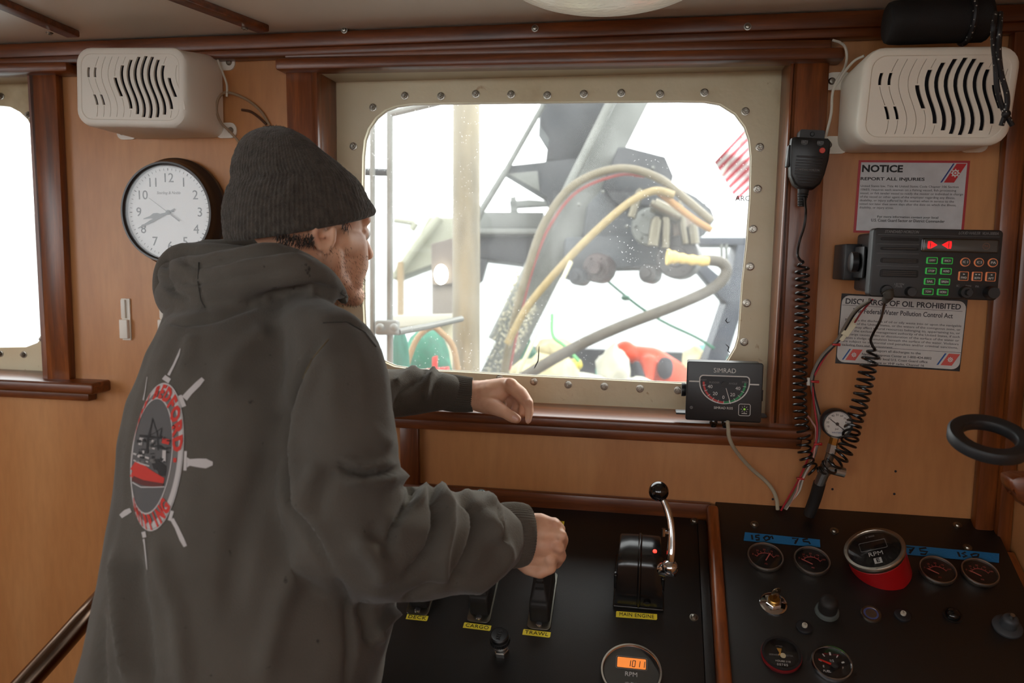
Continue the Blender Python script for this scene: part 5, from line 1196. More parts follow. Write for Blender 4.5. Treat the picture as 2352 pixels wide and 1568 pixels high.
# pale fishing gear left of the mast
pg_ = thing('distant_derrick', 'pale hazy derrick and rigging over the water left of the mast', 'derrick', DP(960, 800, 9))
PALE = mat('pale_olive_paint', (160, 160, 140), .6)
ext([(985, 498), (1040, 500), (1040, 590), (960, 618), (905, 640), (930, 590), (960, 545)], 8.2, .5, pg_, 'gallows', PALE); ext([(912, 600), (925, 600), (925, 1100), (912, 1100)], 8.0, .12, pg_, 'post', mat('tan_post', (150, 128, 92), .6))
mb = MB(); mb.tube([DP(905, 640, 8.1), DP(960, 560, 8.1), DP(1010, 500, 8.1)], .05, 8); mb.tube([DP(905, 505, 8.1), DP(952, 512, 8.1)], .03, 8); mb.tube([DP(945, 528, 8.1), DP(955, 512, 8.1)], .035, 8); mb.tube([DP(918, 610, 8.05), DP(905, 640, 8.1)], .03, 8); part(pg_, 'boom', mb, PALE, world=True)
# green netting and red fish tote
gn = thing('green_net_heap', 'heap of green netting below the bent hoop pipe', 'net', DP(975, 900, 3.4))
def lump(x, y, dep, r, sc, seed, amp=.25, sub_=3):
    mb = MB(); q = bmesh.ops.create_icosphere(mb.bm, subdivisions=sub_, radius=1.0)
    for v_ in q['verts']:
        n_ = noise.noise(v_.co * 1.7 + Vector((seed, seed, 0))) * amp + noise.noise(v_.co * 4 + Vector((seed, 0, 0))) * amp * .4
        v_.co *= 1 + n_; v_.co = Vector((v_.co.x * sc[0], v_.co.y * sc[1], v_.co.z * sc[2])) * r
    bmesh.ops.translate(mb.bm, verts=q['verts'], vec=DP(x, y, dep)); return mb
part(gn, 'net_strands', lump(980, 860, 3.4, .16, (.7, .6, 1.3), 3), mat('teal_green_net', (40, 120, 94), .8, bump=.6, bscale=60, var=.3, vscale=20), world=True, sm=80)
mb = lump(918, 900, 2.6, .1, (.35, .3, 2.2), 5); tag(mb.build('green_net_bundle', mat('dark_teal_net', (40, 120, 100), .8), sm=80, loc=DP(918, 900, 2.6)), 'narrow dark green net bundle hanging beside the thin right upright', 'net')
o = thing('fish_tote', 'red tote edge low between the sleeve and the thick mast', 'tote', DP(1000, 900, 3.6)); ext([(955, 850), (1030, 842), (1030, 1100), (955, 1100)], 3.1, .06, o, 'tote_body', mat('red_tote', (220, 70, 62), .5)); ext([(992, 820), (1004, 816), (1004, 845), (992, 848)], 3.13, .03, o, 'tote_handle', MATS['red_tote'])
# ------------ boom crane
bc = thing('deck_crane', 'large grey knuckle boom crane slanting up across the window', 'crane', DP(1140, 1300, 5.2))
def beam(p, q, wd, th, m, nm, dep, bev=.01):
    a, b = DP(*p, dep), DP(*q, dep); d = (b - a).normalized(); f = c2w((0, 0, 1)); s_ = d.cross(f).normalized()
    mb = MB(); f2 = s_.cross(d); mb.box((0, 0, (b - a).length / 2), (px(wd, dep), th, (b - a).length), frame(a, s_, -f2 if 0 else f2, d), bev=bev); return part(bc, nm, mb, m, world=True)
beam((1480, 180), (1128, 880), 66, .22, GS, 'main_boom', 5.2)
beam((1135, 870), (1000, 1150), 90, .3, DS, 'boom_foot', 5.3)
mb = MB(); mb.cyl(DP(1425, 190, 5.0), DP(1130, 780, 5.0), px(11, 5), 14); part(bc, 'ram_tube', mb, LS, world=True)
mb = MB(); mb.cyl(DP(1248, 240, 5.1), DP(1162, 392, 5.1), px(6.5, 5.1), 12); mb.cyl(DP(1162, 392, 5.1), DP(1108, 480, 5.1), px(8, 5.1), 12); mb.cyl(DP(1108, 480, 5.1), DP(1070, 560, 5.1), px(8, 5.1), 12); part(bc, 'stay_rod', mb, GS, world=True)
ext([(1243, 200), (1410, 200), (1392, 260), (1352, 345), (1338, 368), (1254, 366), (1262, 318), (1240, 286)], 5.25, .3, bc, 'sheave_block', DS)
ext([(1158, 383), (1168, 380), (1345, 361), (1352, 372), (1310, 450), (1275, 520), (1258, 452), (1162, 396)], 5.15, .16, bc, 'gusset_plate', DS)
ext([(1165, 398), (1235, 392), (1240, 440)], 5.13, .02, bc, 'light_gusset', GS)
ext([(1095, 486), (1250, 487), (1245, 522), (1095, 524)], 5.5, .3, bc, 'cross_beam', GS); ext([(1090, 524), (1300, 524), (1300, 536), (1090, 536)], 5.35, .5, bc, 'beam_ledge', LS)
ext([(1085, 535), (1262, 535), (1240, 600), (1215, 606), (1085, 590)], 5.5, .3, bc, 'lower_beam', DS); ext([(1085, 590), (1120, 596), (1108, 640), (1085, 660)], 5.4, .2, bc, 'hanging_bracket', DS)
ext([(1170, 461), (1215, 458), (1275, 462), (1278, 470), (1172, 476)], 6.2, .1, bc, 'far_winch_rail', GS); ext([(1172, 452), (1185, 450), (1190, 486), (1172, 486)], 6.2, .1, bc, 'far_rail_post', GS)
# knuckle with hydraulic motor
ext([(1420, 338), (1442, 338), (1528, 360), (1547, 404), (1543, 422), (1500, 470), (1420, 470), (1385, 430)], 4.9, .35, bc, 'guard_housing', DS)
ext([(1385, 432), (1543, 422), (1600, 452), (1634, 480), (1642, 504), (1618, 540), (1560, 555), (1400, 560), (1340, 540), (1350, 470)], 5.0, .35, bc, 'knuckle_frame', mat('mid_grey_steel', (66, 71, 75), .5, var=.2, vscale=7))
ext([(1300, 545), (1420, 540), (1600, 545), (1608, 590), (1560, 612), (1420, 612), (1330, 640), (1292, 628)], 4.95, .3, bc, 'lower_arm', mat('slate_grey_steel', (62, 67, 71), .5, var=.2, vscale=7))
for x, y, r, dd, m_ in ((1555, 590, 50, 4.7, mat('greasy_black_steel', (48, 44, 42), .4, var=.4, vscale=20)), (1370, 615, 34, 4.8, mat('rust_black_steel', (72, 60, 58), .5, var=.4, vscale=18)), (1492, 520, 44, 4.75, GS), (1325, 635, 20, 4.78, DS), (1488, 628, 22, 4.7, MATS['greasy_black_steel'])):
    c = DP(x, y, dd); f = (c2w((0, 0, 1)) + c2w((.5, 0, 0))).normalized(); s_ = f.cross(Z3).normalized(); mb = MB(); rr_ = px(r, dd)
    mb.lathe([(0, 0), (rr_ * .45, 0), (rr_ * .5, .03), (rr_ * .9, .035), (rr_, .05), (rr_, .16), (rr_ * .8, .18), (0, .2)], 24, frame(c - f * .05, s_, f.cross(s_), f))
    for k in range(6): mb.sphere((rr_ * .72 * cos(k * pi / 3), rr_ * .72 * sin(k * pi / 3), .03), rr_ * .09, frame(c - f * .05, s_, f.cross(s_), f), u=8, v=6)
    part(bc, 'sheave_drum', mb, m_, world=True)
CM = mat('bright_hydraulic_steel', (120, 114, 98), .3, .9)
for p, q, r in (((1500, 470), (1560, 500), 17), ((1508, 505), (1500, 565), 14), ((1530, 500), (1528, 570), 11), ((1560, 470), (1575, 560), 9), ((1470, 440), (1450, 500), 10), ((1590, 520), (1595, 560), 12)):
    mb = MB(); a, b = DP(*p, 4.65), DP(*q, 4.65); mb.cyl(a, b, px(r, 4.65), 14); mb.cyl(a + (a - b) * .1, a, px(r * .6, 4.65), 12); part(bc, 'hydraulic_fitting', mb, CM, world=True)
ext([(1545, 505), (1590, 500), (1592, 545), (1548, 550)], 4.7, .1, bc, 'valve_block', mat('brown_valve_block', (128, 112, 94), .5))
for k, (x, y) in enumerate(((1385, 440), (1440, 520), (1395, 590), (1330, 470), (1460, 395), (1500, 385))):
    mb = MB(); mb.sphere(DP(x, y, 4.88), px(4.5, 4.88), u=10, v=8); part(bc, 'bolt_head', mb, LS, world=True)
wp([(1150, 900), (1180, 740), (1212, 620), (1252, 510), (1318, 425), (1420, 387), (1510, 408), (1580, 462), (1634, 508)], 4.3, px(9.5, 4.3), 'hydraulic_hose', 'beige hydraulic hose arching over the crane knuckle', 'hose', HOSE)
wp([(1170, 850), (1192, 740), (1222, 620), (1262, 520), (1326, 440), (1420, 402), (1480, 405)], 4.33, px(3.5, 4.3), 'hydraulic_line', 'thin red line following the arching beige hose', 'hose', mat('faded_red_line', (176, 84, 80), .5))
wp([(1165, 790), (1215, 700), (1300, 600), (1380, 520), (1450, 462), (1505, 438), (1548, 448)], 4.2, px(9, 4.2), 'hydraulic_hose', 'yellowed hose running below the arching one up to the knuckle', 'hose', HOSE2)
wp([(1100, 935), (1215, 858), (1320, 798), (1420, 752), (1560, 698), (1640, 660), (1668, 625), (1655, 602), (1615, 597)], 4.0, px(13, 4.0), 'hydraulic_hose', 'thick grey brown hose sweeping across the lower right of the window', 'hose', HOSE3)
wp([(1512, 440), (1560, 478), (1600, 508), (1634, 528)], 4.25, px(8, 4.2), 'rope_wrap', 'frayed tan rope wrap on the upper hose end at the knuckle tip', 'wrap', mat('frayed_tan_rope', (176, 132, 80), .8, bump=.8, bscale=60))
wp([(1535, 594), (1550, 590), (1580, 598), (1630, 604)], 3.97, [px(20, 4), px(17, 4)] + [px(13, 4)] * 30, 'hose_cover', 'pale yellow wrapping on the lower hose end', 'wrap', mat('pale_yellow_wrap', (236, 206, 124), .7, bump=.5, bscale=60)) if 0 else None
P = smooth_path([DP(1532, 590, 3.97), DP(1555, 592, 3.97), DP(1590, 597, 3.97), DP(1628, 600, 3.97)], 6)
mb = MB(); mb.tube(P, [px(18 - 7 * min(1, i / 8) + 1.5 * sin(i * 1.7), 4) for i in range(len(P))], 12); tag(mb.build('hose_cover', mat('pale_yellow_wrap', (240, 208, 122), .7, bump=.5, bscale=60), loc=P[0]), 'pale yellow wrapping on the end of the thick hose', 'wrap')
wp([(1312, 600), (1250, 730), (1185, 868), (1150, 940)], 4.1, px(5, 4.1), 'steel_wire', 'bright pale taut wire slanting down beside the crane boom', 'wire', mat('sunlit_wire_white', (240, 234, 200), .3), smooth=False)  # sunlight on the wire is put into its near-white colour
# water running down by the boom: glittering chain
for (p, q, l) in (((1190, 620), (1125, 880), 'left'), ((1228, 705), (1178, 812), 'right')):
    mb = MB(); n_ = 90 if l == 'left' else 44
    for k in range(n_):
        f = k / n_; x = p[0] + (q[0] - p[0]) * f; y = p[1] + (q[1] - p[1]) * f; w_ = 5 + 24 * f if l == 'left' else 8
        for _ in range(3): mb.sphere(DP(x + random.uniform(-w_, w_), y + random.uniform(-5, 5), 4.6), px(random.uniform(.8, 2.6), 4.6), u=8, v=6)
    tag(mb.build('wet_spray', mat('wet_glitter', (200, 194, 168), .1, emit=None) if 'wet_glitter' not in MATS else MATS['wet_glitter'], loc=DP(*p, 4.6)), 'glittering water drops along the %s side of the crane foot' % ('outer' if l == 'left' else 'inner'), 'water drops', kind='stuff')
# green rope with knots
wp([(1385, 636), (1435, 678), (1480, 712), (1530, 742), (1600, 775), (1640, 800)], 5.6, px(3.2, 5.6), 'green_rope', 'thin green rope with knots slanting across the water below the knuckle', 'rope', GRN)
for (x, y, r_) in ((1437, 684, 8), (1492, 728, 9)):
    tag(lump(x, y, 5.55, px(r_, 5.6), (1.3, 1, .8), x).build('rope_knot', GRN, sm=80, loc=DP(x, y, 5.55)), 'green knot on the slanting rope, ' + ('upper' if x < 1450 else 'lower, just below the thick hose'), 'knot')
wp([(1268, 720), (1270, 770), (1298, 795), (1330, 830)], 4.5, px(4, 4.5), 'green_line', 'bright green line hanging down right of the bright wire', 'rope', mat('bright_green', (120, 210, 130), .6))
# dark gallows frame at the right
gf = thing('gallows_frame', 'dark navy steel frame at the right edge of the big window', 'frame', DP(1650, 1100, 6.0))
DN = mat('navy_steel', (44, 52, 66), .5, var=.15, vscale=5)
ext([(1600, 545), (1760, 545), (1760, 562), (1600, 562)], 6.0, .2, gf, 'cross_beam', DN); ext([(1694, 562), (1722, 562), (1712, 690), (1655, 870), (1600, 1050), (1560, 1050), (1612, 862), (1668, 695)], 6.0, .22, gf, 'leg', DN)
ext([(1596, 610), (1618, 604), (1690, 668), (1672, 700)], 5.98, .15, gf, 'brace', DN)
for x in (1657, 1668): 
    mb = MB(); mb.cyl(DP(x, 560, 5.95), DP(x + 2, 640, 5.95), px(3.5, 6), 8); part(gf, 'chain_link_bar', mb, LS, world=True)
# flag
fg = thing('striped_flag', 'red and white striped flag fluttering on a thin staff at the upper right', 'flag', DP(1600, 900, 7))
mb = MB(); mb.cyl(DP(1722, 290, 7), DP(1560, 1150, 7) if 0 else DP(1608, 488, 7), .012, 8); part(fg, 'staff', mb, mat('flag_staff', (190, 188, 176), .5), world=True)
A, B, Cc, D_ = (1722, 285), (1640, 372), (1692, 462), (1760, 400)
for k in range(13):
    mb = MB(); rows = []
    for i in range(13):
        f = i / 12; r = []
        for s_ in (k / 13, (k + 1) / 13):
            x = (A[0] + (B[0] - A[0]) * f) * (1 - s_) + (D_[0] + (Cc[0] - D_[0]) * f) * s_; y = (A[1] + (B[1] - A[1]) * f) * (1 - s_) + (D_[1] + (Cc[1] - D_[1]) * f) * s_
            r.append(DP(x, y, 7.0 + .10 * sin(f * 7 + s_ * 5)))
        rows.append(r)
    g_ = [[mb.bm.verts.new(p) for p in r] for r in rows]; mb._loft(g_, False, False, closed=False)
    part(fg, 'flag_stripe', mb, mat('flag_red', (206, 60, 76), .7) if 'flag_red' not in MATS and k % 2 == 0 else MATS['flag_red'] if k % 2 == 0 else (MATS.get('flag_white') or mat('flag_white', (240, 238, 236), .7)), world=True, sm=60)
# bulwark, sacks and nets at the bottom
mb = MB(); P = [DP(1180, 795, 7.5), DP(1700, 815, 7.5)]
mb.prism([P[0], P[1], P[1] + Vector((0, 0, -1.6)), P[0] + Vector((0, 0, -1.6))], (0, .1, 0)); tag(mb.build('bulwark', DS, loc=P[0]), 'dark steel bulwark behind the orange jacket', 'bulwark')
hp = [(1255, 868, 4.8, .20, (1.1, 1, .75), NET, 'cream net heap below the bright wire'), (1275, 800, 5.0, .10, (1.2, 1, .7), NET, 'tan net bundle with a hole above the cream heap'),
      (1330, 885, 5.2, .17, (1.3, 1, .5), mat('white_float_sack', (232, 230, 212), .7, bump=.3, bscale=20), 'white sack pile at the window bottom left of the orange jacket'),
      (1312, 838, 5.0, .055, (1.3, .9, .8), mat('yellow_float', (232, 214, 70), .4), 'yellow float poking above the sacks'), (1408, 850, 5.4, .14, (.8, .8, 1.2), MATS['white_float_sack'], 'tall white sack directly left of the orange jacket'),
      (1470, 888, 5.1, .1, (1.2, .9, .7), MATS['white_float_sack'], 'small white sack under the orange jacket arm'), (1600, 862, 6.4, .22, (.7, .7, 1.15), NET, 'pale netting pile right of the orange jacket'),
      (1385, 862, 5.8, .09, (.6, .6, 1.5), mat('sea_green_net', (110, 190, 160), .8), 'sea green netting strip behind the tall white sack'), (1212, 840, 5.6, .13, (.6, .8, 1.4), MATS['green_rope'], 'green netting lump behind the cream heap'), (1630, 815, 7.0, .12, (1.2, .8, .9), MATS['sea_green_net'], 'pale green net coil beside the gallows leg')]
for i, (x, y, dd, r, sc, m_, l) in enumerate(hp):
    tag(lump(x, y, dd, r, sc, i * 3.1, .3).build('net_heap' if m_ in (NET,) or 'green' in m_.name else 'deck_sack' if 'sack' in m_.name else 'float', m_, sm=80, loc=DP(x, y, dd)), l, 'net' if 'net' in l else 'sack' if 'sack' in l else 'float')
# ragged marks stuck on the pane
yg = YP + .012
for pts, l in (([(1238, 795), (1237, 815), (1236, 828), (1230, 840), (1227, 846)], 'thin dark hair like streak low on the window pane'), ([(1670, 730), (1667, 736), (1671, 741), (1676, 739)], 'small dark speck on the pane near the right edge'), ([(1667, 790), (1674, 797), (1672, 805), (1677, 810)], 'ragged dark speck on the pane above the rudder display')):
    P = [W(x, y, yg) for x, y in pts]; mb = MB(); mb.tube(P, [.0006] + [.0012] * (len(P) - 2) + [.0006], 6); tag(mb.build('pane_mark', DARKV, loc=P[0]), l, 'mark')
o = thing('pane_lettering', 'cut off dark lettering stuck low on the right edge of the pane', 'lettering', FW(1706, 456, yg))
text(o, 'ARC', 0, 0, .014, INKD, z=0, bold=.01)

# ================================================================== distant worker
def blob(chains, vox, extra=None, smooth=6, fac=.5):
    """chains of (point, radius[, radius2, axis]) -> one continuous remeshed surface (mesh datablock)"""
    bm = bmesh.new()
    for ch in chains:
        for i, (p, r) in enumerate(ch[:-1]):
            q, s_ = ch[i + 1]; p, q = Vector(p), Vector(q); L = (q - p).length; n = max(2, int(L / (min(r, s_) * .35)))
            n = min(n, 26)
            for k in range(n + (1 if i == len(ch) - 2 else 0)):
                f = k / n; bmesh.ops.create_icosphere(bm, subdivisions=2, radius=r + (s_ - r) * f, matrix=Matrix.Translation(p.lerp(q, f)))
    if extra: extra(bm)
    return remesh(bm, vox, smooth, fac)
def remesh(bm, vox, smooth=6, fac=.5):
    me = bpy.data.meshes.new('tmp'); bm.to_mesh(me); bm.free(); o = bpy.data.objects.new('tmp', me); COL.objects.link(o)
    md = o.modifiers.new('r', 'REMESH'); md.mode = 'VOXEL'; md.voxel_size = vox; md.adaptivity = 0
    if smooth: ms = o.modifiers.new('s', 'SMOOTH'); ms.factor = fac; ms.iterations = smooth
    dg = bpy.context.evaluated_depsgraph_get(); r = bpy.data.meshes.new_from_object(o.evaluated_get(dg)); bpy.data.objects.remove(o); bpy.data.meshes.remove(me)
    return r
def mesh_obj(name, me, m, parent=None, world=True, smooth=True):
    me.name = name; me.materials.clear(); me.materials.append(m)
    if parent is not None and world: me.transform(INV[parent.name])
    if smooth: me.shade_smooth()
    o = bpy.data.objects.new(name, me); COL.objects.link(o)
    if parent is not None: o.parent = parent
    return o
ORG = mat('orange_rain_gear', (235, 76, 24), .5)
w_ = thing('person', 'deckhand in bright orange hooded rain jacket bending over the gear outside', 'person', DP(1520, 1250, 5.7))
d5 = 5.7
body = [[(DP(1462, 815, d5), .075), (DP(1500, 830, d5), .11), (DP(1540, 870, d5 + .05), .15), (DP(1570, 930, d5 + .1), .17)],
        [(DP(1436, 806, d5 - .02), .085), (DP(1428, 812, d5 - .02), .075)],
        [(DP(1490, 835, d5 - .12), .07), (DP(1482, 880, d5 - .14), .06), (DP(1450, 920, d5 - .2), .05)],
        [(DP(1500, 840, d5 + .12), .07), (DP(1495, 885, d5 + .1), .06), (DP(1470, 930, d5), .05)],
        [(DP(1565, 930, d5), .11), (DP(1560, 1040, d5 - .05), .09), (DP(1580, 1150, d5 - .05), .07)],
        [(DP(1590, 935, d5 + .15), .11), (DP(1600, 1040, d5 + .15), .09), (DP(1610, 1150, d5 + .15), .07)]]
mesh_obj('rain_jacket', blob(body, .018), ORG, w_)
mesh_obj('face', blob([[(DP(1422, 822, d5 - .05), .05), (DP(1428, 832, d5 - .05), .035)]], .012), mat('deckhand_skin', (170, 110, 86), .6), w_)  # face in one even, browner skin colour
mb = lump(1528, 845, d5 - .17, .075, (.75, .5, 1.1), 2, .15); part(w_, 'dark_back_panel', mb, mat('black_rain_panel', (38, 38, 50), .5), world=True, sm=80)
mesh_obj('sleeve', blob([[(DP(1462, 838, d5 - .15), .035), (DP(1474, 872, d5 - .18), .04), (DP(1476, 905, d5 - .2), .035)]], .012), MATS['black_rain_panel'], w_)

mat = _mat0
# ================================================================== the young man at the window
from mathutils.bvhtree import BVHTree
man = thing('person', 'young man in dark knitted hat and grey hoodie, back turned, hand on a joystick', 'person', Vector((-.52, -.52, 0)))
VIEW = c2w((0, 0, 1))
lat = c2w((1, 0, 0)); lat.z = 0; lat.normalize()
def D3(x, y, d, r=None): return DP(x, y, d) if r is None else (DP(x, y, d), r * d / FPX)   # r in photo pixels
# ---- head frame
HO = DP(706, 534, 1.13)
vx = DP(706, 534, 1.2) - HO; vx.z = 0; vx.normalize(); lx = Vector((vx.y, -vx.x, 0))
HF = (lx * cos(radians(33)) + vx * sin(radians(33))).normalized(); HR = Vector((HF.y, -HF.x, 0))
def H(f, r, u): return HO + HF * f + HR * r + Z3 * u
HM_ = Matrix((HF, -HR, Z3)).transposed().to_4x4(); HM_.translation = HO    # x forward, y left, z up
def ell(bm, c, rad, sub_=3, rot=None):
    M = Matrix.Translation(c) @ (rot or I4) @ Matrix.Diagonal((*rad, 1)); bmesh.ops.create_icosphere(bm, subdivisions=sub_, radius=1, matrix=HM_ @ M)
def headshape(bm):
    e = lambda f, r, u, a, b, c, rot=None: ell(bm, Vector((f, -r, u)), (a, b, c), 3, rot)
    e(-.012, 0, .030, .084, .066, .072)
    e(.032, 0, .020, .058, .058, .052)
    e(.045, 0, -.030, .047, .048, .050)                       # maxilla
    e(.024, 0, -.042, .060, .057, .050, R(radians(14), 'Y'))  # lower face mass
    def run(pts, n=8):
        for (a, ra), (b_, rb) in zip(pts[:-1], pts[1:]):
            for k in range(n + 1):
                f = k / n; p = Vector(a).lerp(Vector(b_), f); r_ = ra + (rb - ra) * f; e(p.x, p.y, p.z, r_, r_, r_)
    for s in (-1, 1):
        run([((.004, s * .052, -.030), .019), ((.010, s * .046, -.060), .018), ((.045, s * .032, -.083), .018), ((.076, s * .010, -.096), .0155)])
        run([((.022, s * .046, -.014), .024), ((.050, s * .036, -.018), .026), ((.056, s * .030, -.045), .026), ((.048, s * .030, -.068), .024)])
        e(.070, s * .026, .022, .018, .026, .014)             # brow
        e(.0835, s * .011, -.034, .010, .008, .0075)          # nostril wing
        e(.070, s * .029, .001, .016, .018, .011)             # lids
    e(.086, 0, .016, .011, .014, .016)
    for k in range(9):
        f = k / 8; e(.087 + .021 * f, 0, .012 - .042 * f, .009 + .0025 * f, .0065 + .003 * f, .010)
    e(.086, 0, -.046, .0115, .020, .013)
    e(.0895, 0, -.0535, .0105, .019, .0055); e(.0885, 0, -.0635, .0105, .017, .006)
    e(.078, 0, -.076, .016, .022, .016)
    e(.082, 0, -.094, .0165, .018, .0150)                     # chin
    # neck
    for k in range(14):
        f = k / 13; e(-.022 - .03 * f, 0, -.035 - .13 * f, .056 + .006 * f, .054 + .008 * f, .03)
    e(.0, 0, -.075, .045, .040, .03)
    # ears
    for s in (-1, 1):
        for k in range(15):
            a = radians(-65 + 290 * k / 14); ff = -.020 - .014 * cos(a); uu = -.002 + (.016 if sin(a) > 0 else .022) * sin(a)
            if uu < .003: e(ff, s * (.067 + .007 * (1 if k > 4 else .5)), uu, .0055, .0048, .0058)
        e(-.021, s * .060, -.002, .012, .005, .016)
        for k in range(5): e(-.0195 + .001 * k, s * .070, -.018 - .0035 * k * .6, .0085 - k * .0006, .0045, .0075)
        e(-.028, s * .062, -.002, .010, .005, .014); e(-.013, s * .069, -.003, .004, .004, .006)

def limb(*ch): return [D3(*c) for c in ch]
# ---- right hand (gripping), left hand (resting): bone chains in photo px with depth
rw = (1188, 1232, 1.115)
RH = [limb((1150, 1230, 1.11, 38), (1180, 1231, 1.115, 40), (1200, 1232, 1.112, 43)),
      limb((1196, 1207, 1.114, 30), (1240, 1200, 1.106, 23), (1271, 1206, 1.103, 16)),
      limb((1200, 1222, 1.106, 36), (1250, 1224, 1.098, 25), (1284, 1227, 1.096, 16)),
      limb((1200, 1246, 1.106, 36), (1245, 1252, 1.100, 28), (1279, 1256, 1.098, 16.5)),
      limb((1200, 1262, 1.110, 34), (1235, 1274, 1.105, 25), (1262, 1285, 1.100, 16.5)),
      limb((1272, 1204, 1.103, 17), (1284, 1216, 1.130, 16), (1276, 1236, 1.155, 15), (1258, 1240, 1.168, 13)),
      limb((1284, 1227, 1.096, 17), (1291, 1240, 1.120, 16), (1284, 1262, 1.145, 15), (1262, 1262, 1.160, 13)),
      limb((1279, 1257, 1.097, 18), (1286, 1276, 1.112, 16), (1276, 1292, 1.135, 15), (1252, 1288, 1.152, 13)),
      limb((1263, 1285, 1.099, 18), (1264, 1303, 1.100, 15.5), (1240, 1314, 1.100, 15.5)), limb((1238, 1314, 1.101, 15), (1212, 1306, 1.106, 15), (1194, 1294, 1.116, 13)),
      limb((1206, 1202, 1.135, 22), (1226, 1212, 1.16, 19), (1240, 1236, 1.178, 16), (1250, 1256, 1.18, 13))]
for i_, (x, y, d, r) in enumerate(((1275, 1204, 1.097, 12), (1288, 1227, 1.089, 12.5), (1282, 1256, 1.089, 13), (1264, 1285, 1.092, 12))):
    RH.append(limb((x - 2, y, d, r), (x + 3, y + 2, d, r)))
LH = [limb((1040, 906, 1.44, 29), (1085, 906, 1.44, 34), (1105, 910, 1.435, 38), (1130, 903, 1.425, 34), (1155, 890, 1.42, 24), (1174, 884, 1.41, 17)),
      limb((1172, 885, 1.405, 18), (1196, 904, 1.388, 17), (1212, 925, 1.375, 14)), limb((1213, 926, 1.375, 12.5), (1216, 946, 1.368, 10.5), (1213, 967, 1.362, 7.5)),
      limb((1168, 884, 1.43, 17), (1196, 906, 1.418, 15), (1206, 930, 1.41, 13), (1200, 950, 1.405, 11)),
      limb((1160, 884, 1.45, 16), (1186, 908, 1.438, 15), (1192, 930, 1.43, 13), (1182, 945, 1.425, 11)),
      limb((1150, 888, 1.462, 16), (1172, 912, 1.45, 14), (1174, 930, 1.445, 12), (1166, 942, 1.44, 10)),
      limb((1108, 922, 1.425, 27), (1138, 935, 1.395, 20), (1160, 947, 1.378, 14.5)), limb((1160, 948, 1.378, 14), (1176, 957, 1.374, 14), (1187, 962, 1.372, 11)),
      limb((1170, 877, 1.393, 11), (1176, 880, 1.393, 11)), limb((1215, 924, 1.368, 9.5), (1216, 927, 1.368, 9.5))]
# inner arms, trunk and legs under the clothes
TR = [limb((640, 690, 1.12, 50), (600, 760, 1.10, 110), (590, 820, 1.08, 145), (575, 1000, 1.05, 160), (570, 1200, 1.02, 165), (560, 1400, 1.0, 170), (550, 1600, 1.0, 175)),
      limb((640, 760, 1.08, 50), (735, 790, .98, 62)), limb((735, 780, .98, 70), (800, 1000, .96, 75), (850, 1235, .985, 70), (1000, 1240, 1.04, 55), (1150, 1230, 1.11, 38)),
      limb((590, 740, 1.12, 60), (640, 800, 1.25, 65)), limb((640, 800, 1.25, 52), (760, 900, 1.33, 42), (900, 905, 1.40, 34), (1040, 906, 1.44, 29))]
hipc = DP(545, 1600, 1.0)
def legpts(s, fx):
    h_ = Vector((hipc.x, hipc.y, .92)) + Vector((.707, -.707, 0)) * .095 * s
    k_ = h_ + Vector((.0, .0, -.45)) + Vector((.707, .707, 0)) * fx; a_ = Vector((k_.x, k_.y, .09)) - Vector((.707, .707, 0)) * .03
    return h_, k_, a_
LEGS = [legpts(1, -.03), legpts(-1, -.02)]
for h_, k_, a_ in LEGS: TR += [[(hipc + Vector((0, 0, -.02)), .13), (h_, .10), (k_, .06), (a_, .042)], [(a_ + Vector((0, 0, -.03)), .04), (a_ + Vector((.12, .12, -.045)), .032)]]
SKIN = bpy.data.materials.new('skin'); SKIN.use_nodes = True; nt = SKIN.node_tree; b = nt.nodes['Principled BSDF']
tc = nt.nodes.new('ShaderNodeTexCoord'); nz = nt.nodes.new('ShaderNodeTexNoise'); nz.inputs['Scale'].default_value = 26; nz.inputs['Detail'].default_value = 5; nt.links.new(tc.outputs['Object'], nz.inputs[0])
cr = ramp(nt, [(.3, lin((200, 146, 118))), (.5, lin((216, 168, 138))), (.72, lin((226, 180, 150)))]); nt.links.new(nz.outputs[0], cr.inputs[0]); nt.links.new(cr.outputs[0], b.inputs['Base Color'])
b.inputs['Roughness'].default_value = .5; b.inputs['Subsurface Weight'].default_value = .12; b.inputs['Subsurface Radius'].default_value = (.01, .004, .002); b.inputs['Subsurface Scale'].default_value = .6
n2 = nt.nodes.new('ShaderNodeTexNoise'); n2.inputs['Scale'].default_value = 420; nt.links.new(tc.outputs['Object'], n2.inputs[0]); bp = nt.nodes.new('ShaderNodeBump'); bp.inputs['Strength'].default_value = .12; bp.inputs['Distance'].default_value = .001; nt.links.new(n2.outputs[0], bp.inputs['Height']); nt.links.new(bp.outputs[0], b.inputs['Normal'])
bodyme = blob(RH + LH + TR, .0028, headshape, 3, .4)
body = mesh_obj('body', bodyme, SKIN, man); 
def bvh(o):
    vs = [o.matrix_world @ v_.co if o.parent is None else INV_M @ v_.co for v_ in o.data.vertices]; return BVHTree.FromPolygons(vs, [tuple(p.vertices) for p in o.data.polygons])
INV_M = man.matrix_world.copy()
BB = bvh(body)
def cast(tree, x, y, off=0.0):
    d = ray(x, y).normalized(); h_ = tree.ray_cast(CAM, d)
    if h_[0] is None: return None, None
    return h_[0] + h_[1] * off, h_[1]
